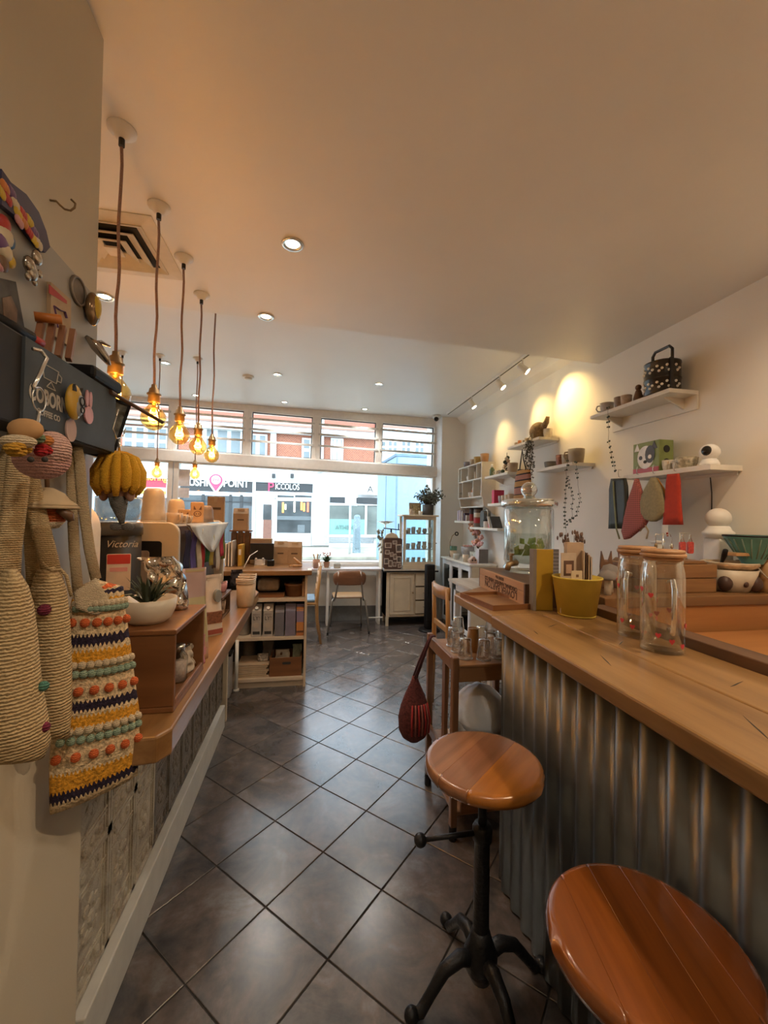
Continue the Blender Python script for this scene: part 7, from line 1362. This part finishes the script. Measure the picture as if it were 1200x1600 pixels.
# dripper on wooden stand
t = thing('coffee_dripper', 'green ribbed cone dripper on wooden stand at right edge', 'dripper', (2.08, 1.60, ZL5)); dc = Vector((2.075, 1.60, 0))
MB().shell([(.040, 1.245), (.052, 1.27), (.105, 1.362), (.112, 1.372), (.112, 1.378), (.105, 1.378), (.048, 1.27), (.036, 1.245)], (2.075, 1.60, 0), 32).build('cone', mat('enamel_teal', (.045, .10, .075), .3, coat=.3), t, True); MB().torus((2.075, 1.60, 1.376), .110, .0045, 'z', 32, 6).build('rim', m_blk2, t, True)
for k in range(20): a = 2*pi*k/20; q = MB(); q.tube([(2.075+.053*cos(a), 1.60+.053*sin(a), 1.272), (2.075+.106*cos(a), 1.60+.106*sin(a), 1.362)], .003, 5); q.build('rib', mat('enamel_pale', (.18, .28, .22), .3), t, True)
MB().box(1.945, 2.17, 1.57, 1.63, 1.283, 1.298).build('arm', m_pine, t, bevel=.003); q = MB(); q.tube([(2.155, 1.60, ZL5), (2.155, 1.60, 1.20), (2.15, 1.60, 1.29)], [.03, .022, .016], 14); q.build('post', m_pine, t, True); q = MB(); q.tube([(2.085, 1.60, 1.25), (2.11, 1.58, 1.20), (2.14, 1.57, 1.17)], .004, 6); q.build('wire', m_chrome, t, True)
t = thing('brown_caddy', 'plain brown wooden caddy behind the panda bowl', 'box', (2.16, 1.69, ZL5)); MB().box(2.13, 2.195, 1.645, 1.735, ZL5, ZL5+.135).build('box', m_box, t, bevel=.003); MB().box(2.137, 2.19, 1.652, 1.728, ZL5+.1355, ZL5+.14).build('lid', m_dkwood, t)
# newel post
t = thing('newel_post', 'white painted newel post with round ball finial', 'post', (2.115, 1.80, 0)); nx, ny = 2.115, 1.80
MB().box(nx-.045, nx+.045, ny-.045, ny+.045, ZL5, 1.355).build('shaft', m_white, t, bevel=.006); MB().lathe([(.048, 1.355), (.062, 1.36), (.066, 1.372), (.070, 1.378), (.070, 1.388), (.058, 1.398), (.050, 1.415), (.046, 1.42)], (nx, ny, 0), 28).build('collar', m_white, t, True); MB().sph((nx, ny, 1.460), .057, (1, 1, .95), 24, 14).build('ball', m_white, t, True)
q = MB(); q.tube([px(1141, 834, x=2.15), px(1150, 836, x=2.15), px(1154, 842, x=2.16)], .004, 6); tag(q.build('dark_wire', m_ink, None, True), 'short dark wire sticking out beside the newel post', 'wire')
t = thing('white_stand_post', 'slim white square post farther back beside jug lids', 'post', (1.86, 1.93, 0)); MB().box(1.840, 1.880, 1.905, 1.945, ZL5, 1.325).build('shaft', m_white, t, bevel=.004); MB().box(1.832, 1.888, 1.897, 1.953, 1.325, 1.335).build('cap', m_white, t)
# jewellery stand
ZJ = ZL5+.1455; t = thing('jewellery_stand', 'small metal jewellery stand on top of the wooden box', 'stand', (1.70, 1.72, ZJ)); MB().lathe([(0, 0), (.03, 0), (.03, .005), (0, .006)], (1.70, 1.72, ZJ), 16).build('base', m_chrome, t, True); q = MB(); q.tube([(1.70, 1.72, ZJ+.005), (1.70, 1.72, ZJ+.125)], .003, 6); q.tube([(1.655, 1.72, ZJ+.108), (1.66, 1.72, ZJ+.122), (1.68, 1.72, ZJ+.116), (1.70, 1.72, ZJ+.125), (1.72, 1.72, ZJ+.116), (1.74, 1.72, ZJ+.122), (1.745, 1.72, ZJ+.108)], .002, 6); q.build('frame', m_chrome, t, True)
for k, (dx, lb, m_) in enumerate(((-.045, 'gold drop earring left on the jewellery stand', m_brass), (.045, 'silver drop earring right on the jewellery stand', m_chrome))): q = MB(); q.tube([(1.70+dx, 1.715, ZJ+.106), (1.70+dx, 1.715, ZJ+.075)], .0012, 5); q.sph((1.70+dx, 1.715, ZJ+.062), .012, (.7, .5, 1.2), 8, 6); tag(q.build('drop_earring', m_, None, True), lb, 'earring')
for k, (x, lb) in enumerate(((1.79, 'left red bottle shaped earring on wire stand'), (1.835, 'right red bottle shaped earring on wire stand'))):
    t = thing('bottle_earring', lb, 'earring', (x, 1.70, ZJ+.03)); MB().prism(rrect(x-.016, x+.016, ZJ+.028, ZJ+.085, .008), 1.695, 1.705, 'y').build('charm', mat('charm_red', (.50, .07, .06), .4, var=.3, scale=90), t); q = MB(); q.tube([(x-.010, 1.70, ZJ+.085), (x-.004, 1.70, ZJ+.105), (x-.004, 1.70, ZJ+.12), (x+.004, 1.70, ZJ+.12), (x+.004, 1.70, ZJ+.105), (x+.010, 1.70, ZJ+.085)], .002, 5); q.build('neck', m_chrome, t, True)
t = thing('earring_stand', 'thin wire stand with round foot carrying the red earrings', 'stand', (1.81, 1.74, ZJ)); MB().lathe([(0, 0), (.032, 0), (.032, .004), (0, .005)], (1.812, 1.735, ZJ), 18).build('base', m_chrome, t, True); q = MB(); q.tube([(1.812, 1.735, ZJ+.004), (1.812, 1.735, ZJ+.128)], .003, 6); q.tube([(1.785, 1.71, ZJ+.125), (1.812, 1.735, ZJ+.128), (1.84, 1.71, ZJ+.125)], .002, 6); q.build('wire', m_chrome, t, True)
# ornaments at the left end of the ledge
m_grey3 = mat('ornament_grey', (.20, .18, .17), .7); 
for k, (x, y, h, lb, m_) in enumerate(((1.30, 1.60, .11, 'grey mushroom ornament at the ledge end', m_grey3), (1.36, 1.66, .13, 'tall grey mushroom ornament behind the jugs', m_grey3), (1.27, 1.68, .08, 'small dark mushroom ornament by the leaflets', cl['brown']))):
    t = thing('mushroom_ornament', lb, 'ornament', (x, y, ZL5)); MB().lathe([(0, 0), (.016, 0), (.012, h*.6), (0, h*.65)], n=12).build('stem', pot_mat(0), t, True, local=True); MB().lathe([(.010, h*.58), (.040, h*.62), (.042, h*.70), (.028, h*.92), (0, h)], n=18).build('cap', m_, t, True, local=True)
for k, (x, lb, m_) in enumerate(((1.42, 'brown cat silhouette ornament behind the jug lids', cl['brown']), (1.52, 'reddish cat silhouette ornament behind the jug lids', mat('cat_red', (.22, .09, .06), .6)), (1.60, 'black butterfly ornament on the wooden box', m_ink))):
    z = ZJ if k == 2 else (ZJ if k == 1 else ZL5+.0); hh = .055 if k else .18; t = thing('cutout_ornament', lb, 'ornament', (x, 1.76 if k < 2 else 1.68, z)); s = .03
    MB().prism([(-s, 0), (s, 0), (s*1.1, hh*.6), (s*.9, hh), (s*.35, hh*.72), (-s*.35, hh*.72), (-s*.9, hh), (-s*1.1, hh*.6)], -.004, .004, 'y').build('cutout', m_, t, local=True); MB().box(-s*.6, s*.6, -.012, .012, 0, .006).build('base', m_dkwood, t, local=True)
t = thing('dried_flowers', 'dried brown flower stems in a dark cup at ledge end', 'dried flowers', (1.255, 1.78, ZL5)); MB().lathe([(0, 0), (.03, 0), (.036, .10), (0, .10)], n=14).build('cup', m_box, t, True, local=True); b = MB(); rnd = random.Random(33)
for k in range(9):
    e = Vector((rnd.uniform(-.05, .05), rnd.uniform(-.05, .03), .17+rnd.uniform(0, .10))); b.tube([(0, 0, .08), e*.6, e], .0016, 4)
    for j in range(7): b.sph(e+Vector((rnd.uniform(-.015, .015), rnd.uniform(-.015, .015), rnd.uniform(-.03, .02))), .008, (.6, .6, 1.4), 5, 4)
b.build('stems', mat('dried_brown', (.17, .11, .085), .9, var=.3), t, True, local=True)['kind'] = 'stuff'
t = thing('orange_bowl', 'dark orange bowl at the left end of the ledge', 'bowl', (1.30, 1.585, ZL5+.0)); t.location = (1.335, 1.80, ZL5); MB().shell([(0, 0), (.03, 0), (.055, .05), (.05, .05), (.028, .008), (0, .006)], n=20).build('bowl', mat('bowl_orange', (.34, .10, .03), .5), t, True, local=True); MB().torus((0, 0, .05), .0525, .003, 'z', 20, 5).build('rim', mat('bowl_orange'), t, True, local=True)
# ------------------------------------------------------------------ trolley with glasses at the bar end
t = thing('wooden_trolley', 'old wooden trolley stand holding upturned glasses', 'trolley', (.80, 1.95, 0)); m_tw = wood('trolley_wood', (.25, .125, .06), (.15, .07, .035), 'z', .4, 5, .15); m_twx = wood('trolley_wood_x', (.34, .18, .085), (.24, .115, .05), 'x', .35, 5, .2)
tx0, tx1, ty0, ty1 = .645, 1.06, 1.745, 2.16
for x in (tx0, tx1-.03):
    for y in (ty0, ty1-.032): MB().box(x, x+.030, y, y+.034, .06, .812).build('leg', m_tw, t, bevel=.005); MB().cyl((x+.015, y+.017, 0), (x+.015, y+.017, .06), .018, n=10).build('castor', m_iron, t)
MB().box(tx0+.03, tx1-.03, ty0+.004, ty0+.022, .70, .765).build('apron', m_twx, t, bevel=.003); MB().box(tx0+.03, tx1-.03, ty1-.024, ty1-.006, .70, .765).build('apron', m_twx, t)
MB().box(tx0+.004, tx0+.022, ty0+.034, ty1-.032, .745, .80).build('side_rail', m_tw, t, bevel=.003); MB().box(tx0+.004, tx0+.022, ty0+.034, ty1-.032, .29, .33).build('side_rail', m_tw, t); MB().box(tx0+.004, tx0+.020, ty0+.12, ty0+.16, .33, .745).build('side_slat', m_tw, t)
MB().box(tx0+.030, tx1-.03, ty0+.0, ty1-.006, .765, .778).build('tray_top', m_twx, t, bevel=.004); MB().box(tx0+.024, tx0+.036, ty0+.04, ty1-.034, .778, .796).build('tray_lip', m_twx, t)
MB().box(tx0+.02, tx1-.02, ty0+.02, ty1-.02, .275, .292).build('shelf', m_twx, t); MB().box(tx0+.02, tx1-.02, ty0+.02, ty1-.02, .10, .115).build('shelf', m_twx, t); MB().box(tx0+.05, tx1-.05, ty0+.006, ty0+.020, .115, .275).build('panel', m_box, t)
ZG2 = .7785
def tumbler(label, x, y, z, r=.034, h=.095, m=None, facets=10):
    t = thing('glass_tumbler', label, 'glass', (x, y, z), group='upturned glasses on the trolley'); MB().lathe([(r, .0), (r*.97, h*.3), (r*.86, h*.55), (r*.84, h*.62), (r*.78, h*.97), (r*.70, h), (0, h)], n=facets*2).build('glass', m or glt, t, True, local=True); MB().shell([(r*1.02, 0), (r*1.04, .003), (r*1.02, .006), (r*.98, .004)], n=facets*2).build('rim', m or glt, t, True, local=True)
gp = [(.735, 1.83, 'clear tumbler at the front left corner of the trolley'), (.735, 1.925, 'clear tumbler second from front on the left'), (.745, 2.02, 'clear tumbler third from front on the left'), (.815, 1.80, 'clear tumbler in the front row second from left'), (.895, 1.81, 'clear tumbler in the front row third from left'), (.97, 1.83, 'clear tumbler at the front right near the bar'), (.895, 1.90, 'clear tumbler in the second row near the middle'), (.97, 1.925, 'clear tumbler in the second row at the right'), (.90, 2.02, 'clear tumbler in the third row near the middle')]
for x, y, lb in gp: tumbler(lb, x, y, ZG2)
for x, y, zz, lb in ((.735, 1.925, .0955, 'clear tumbler stacked on top at the left of trolley'), (.895, 1.90, .0955, 'clear tumbler stacked on top in the middle of trolley')): tumbler(lb, x, y, ZG2+zz, .030, .075)
t = thing('wooden_beaker', 'small tapered orange wooden beaker among the glasses', 'beaker', (.815, 1.93, ZG2)); MB().lathe([(0, 0), (.034, 0), (.026, .11), (0, .11)], n=20).build('beaker', m_oak, t, True, local=True); MB().torus((0, 0, .11), .024, .003, 'z', 20, 5).build('rim', m_oak, t, True, local=True)
# things stowed on the lower shelf
t = thing('tote_sack', 'white plastic sack slumped on the trolley lower shelf', 'sack', (.86, 1.95, .2925)); rnd = random.Random(17); q = MB()
for i in range(2): pass
def slump(c, rx, ry, h, ph, nz=8, n=24):
    vs = []; fs = []
    for i in range(nz+1):
        z = i/nz; s = (1-z**1.9)**.58 if z < 1 else .02
        for k in range(n): a = 2*pi*k/n; w = 1+.07*sin(3*a+ph+4*z)+.05*sin(7*a-ph); vs.append((c[0]+rx*s*w*cos(a), c[1]+ry*s*w*sin(a), c[2]+h*z+.012*sin(5*a+ph)*z*(1-z)*4))
    for i in range(nz):
        for k in range(n): fs.append((i*n+k, i*n+(k+1) % n, (i+1)*n+(k+1) % n, (i+1)*n+k))
    return MB().add(vs, fs+[tuple(range(n-1, -1, -1)), tuple(range(nz*n, nz*n+n))])
slump((.862, 1.95, .385), .150, .15, .17, 1.0).build('sack', mat('sack_white', (.66, .73, .82), .4, var=.06, scale=12, bump=.3, bscale=25), t, True); slump((.862, 1.95, .345), .158, .155, .10, 2.0).build('lower_fold', mat('sack_grey', (.24, .26, .27), .5), t, True)
t.location.z = .345
t = thing('black_basin', 'black basin holding the white sack on the trolley', 'basin', (.862, 1.95, .2925)); MB().shell([(0, 0), (.10, 0), (.14, .05), (.150, .055), (.146, .058), (.135, .052), (0, .048)], n=26).build('basin', m_blk2, t, True, local=True); MB().torus((0, 0, .057), .149, .004, 'z', 26, 6).build('rim', mat('basin_rim', (.40, .42, .43), .4), t, True, local=True)
# red net bag hanging on the trolley's corner
m_net = mat('net_red', (.13, .030, .028), .85, var=.5, scale=90, bump=.8, bscale=260); t = thing('red_net_bag', 'dark red string bag hanging from the trolley corner', 'bag', (.57, 2.06, .30))
rows = []
for z, r in ((.62, .012), (.58, .026), (.53, .05), (.47, .072), (.41, .084), (.35, .080), (.31, .060), (.285, .025)): rows.append((r, z-.285))
MB().lathe([(0, 0)]+[(r, z) for r, z in rows[::-1]]+[(0, .34)], (.555, 2.06, .285), 22, sx=1.0, sy=.75).build('body', m_net, t, True)
for dx, dy in ((-.008, 0), (.0, -.01), (.006, .006), (.010, -.006)): q = MB(); q.tube([(.553+dx, 2.06+dy, .61), (.585+dx, 2.06+dy, .70), (.622+dx*.5, 2.06+dy, .792), (.640, 2.06+dy, .822), (.660, 2.06+dy*.5, .82)], .005, 6); q.build('string', mat('string_dark', (.075, .022, .026), .9), t, True)
for k in range(7): q = MB(); a = -1.9+k*.22; q.tube([(.555+.083*cos(a)*.98, 2.06+.062*sin(a), .34), (.555+.088*cos(a), 2.06+.066*sin(a), .41), (.555+.07*cos(a), 2.06+.055*sin(a), .49)], .005, 5); q.build('net_cord', mat('net_light', (.30, .10, .08), .85) if k % 2 else mat('net_bright', (.40, .03, .03), .85), t, True)
# ------------------------------------------------------------------ stools
def stave_mats(pref, cols_): return [wood('%s_%d' % (pref, i), c, sc_(c, .55), 'y', .26, 3.2, .6, dark=sc_(c, .22)) for i, c in enumerate(cols_)]
def stool(label, x, y, zt, R_, rz, mats, lever=True, feet=0, fr=None):
    t = thing('bar_stool', label, 'stool', (x, y, 0), rz, 'round iron bar stools'); th_ = .038; n = len(mats); ws = [-R_+2*R_*(fr[i] if fr else i/n) for i in range(n+1)]
    for i, m_ in enumerate(mats):
        a, b_ = ws[i]+(.0006 if i else 0), ws[i+1]-(.0006 if i < n-1 else 0); vs = []; fs = []; K = 14; prof = [(.93, zt-th_), (.985, zt-th_+.006), (1.0, zt-th_*.55), (.985, zt-.008), (.955, zt-.002), (.90, zt)]; L = len(prof)
        ring = []
        for s, sg in ((0, 1), (1, -1)):
            for k in range(K+1):
                xx = (a+(b_-a)*k/K) if s == 0 else (b_-(b_-a)*k/K); ring.append((xx, sg))
        for xx, sg in ring:
            for f, z in prof:
                rr = R_*f; xc = max(-rr, min(rr, xx)); vs.append((xc, sg*sqrt(max(0, rr*rr-xc*xc)), z))
        Nn = len(ring)
        for k in range(Nn):
            for j in range(L-1): fs.append((k*L+j, ((k+1) % Nn)*L+j, ((k+1) % Nn)*L+j+1, k*L+j+1))
        fs += [tuple(k*L+L-1 for k in range(Nn)), tuple(k*L for k in range(Nn-1, -1, -1))]
        o = MB().add(vs, fs).build('seat_stave', m_, t, True, local=True)
        me_ = o.data; 
        for p in me_.polygons: p.use_smooth = abs(p.normal.z) < .985 and len(p.vertices) == 4
    MB().lathe([(0, zt-th_-.012), (.085, zt-th_-.012), (.085, zt-th_-.001), (0, zt-th_-.001)], n=24).build('seat_plate', m_iron, t, True, local=True)
    MB().cyl((0, 0, .46), (0, 0, zt-th_-.01), .013, n=16).build('screw', m_iron, t, True, local=True)
    MB().lathe([(.026, .16), (.024, .20), (.023, .46), (.028, .465), (.030, .50), (.024, .512), (0, .512)], n=20).build('column', m_iron, t, True, local=True)
    MB().lathe([(0, .055), (.03, .055), (.048, .09), (.050, .13), (.034, .17), (.026, .20)], n=20).build('hub', m_iron, t, True, local=True)
    for k in range(4):
        a = feet+pi/2*k; e = Vector((cos(a), sin(a), 0)); q = MB(); q.tube([e*.02+Vector((0, 0, .12)), e*.07+Vector((0, 0, .135)), e*.12+Vector((0, 0, .115)), e*.165+Vector((0, 0, .06)), e*.195+Vector((0, 0, .022)), e*.22+Vector((0, 0, .022))], [.022, .021, .018, .015, .016, .013], 12); lg = q.build('leg', m_iron, t, True, local=True); MB().sph(e*.222+Vector((0, 0, .022)), .0215, (1, 1, 1), 12, 8).build('foot', m_iron, t, True, local=True)
    if lever:
        q = MB(); q.tube([(0, 0, .488), (-.19, .005, .482)], [.008, .007], 10); lv_ = q.build('lever', m_iron, t, True, local=True); MB().sph((-.192, .005, .482), .019, n=16, m=10).build('lever_knob', m_iron, t, True, local=True)
    return t
s1 = stave_mats('stave_mix', [(.34, .15, .065), (.30, .125, .055), (.46, .165, .026)]); s2 = stave_mats('stave_warm', [(.27, .078, .012), (.28, .080, .012), (.255, .070, .011), (.27, .076, .012), (.25, .066, .010)])
a_ = stool('round bar stool with striped varnished seat on iron pedestal, whole in view', .535, 1.175, .706, .176, 0, s1, True, radians(188), (0, .34, .60, 1)); a_.rotation_euler = (0, 0, 0)
for o_ in list(a_.children):
    if o_.name.startswith('seat_stave'): o_.rotation_euler = (0, 0, radians(-50))
b_ = stool('nearest bar stool with dark orange varnished seat, cut by frame', .571, .605, .735, .157, 0, s2, False, radians(20))
for o_ in list(b_.children):
    if o_.name.startswith('seat_stave'): o_.rotation_euler = (0, 0, radians(-12))
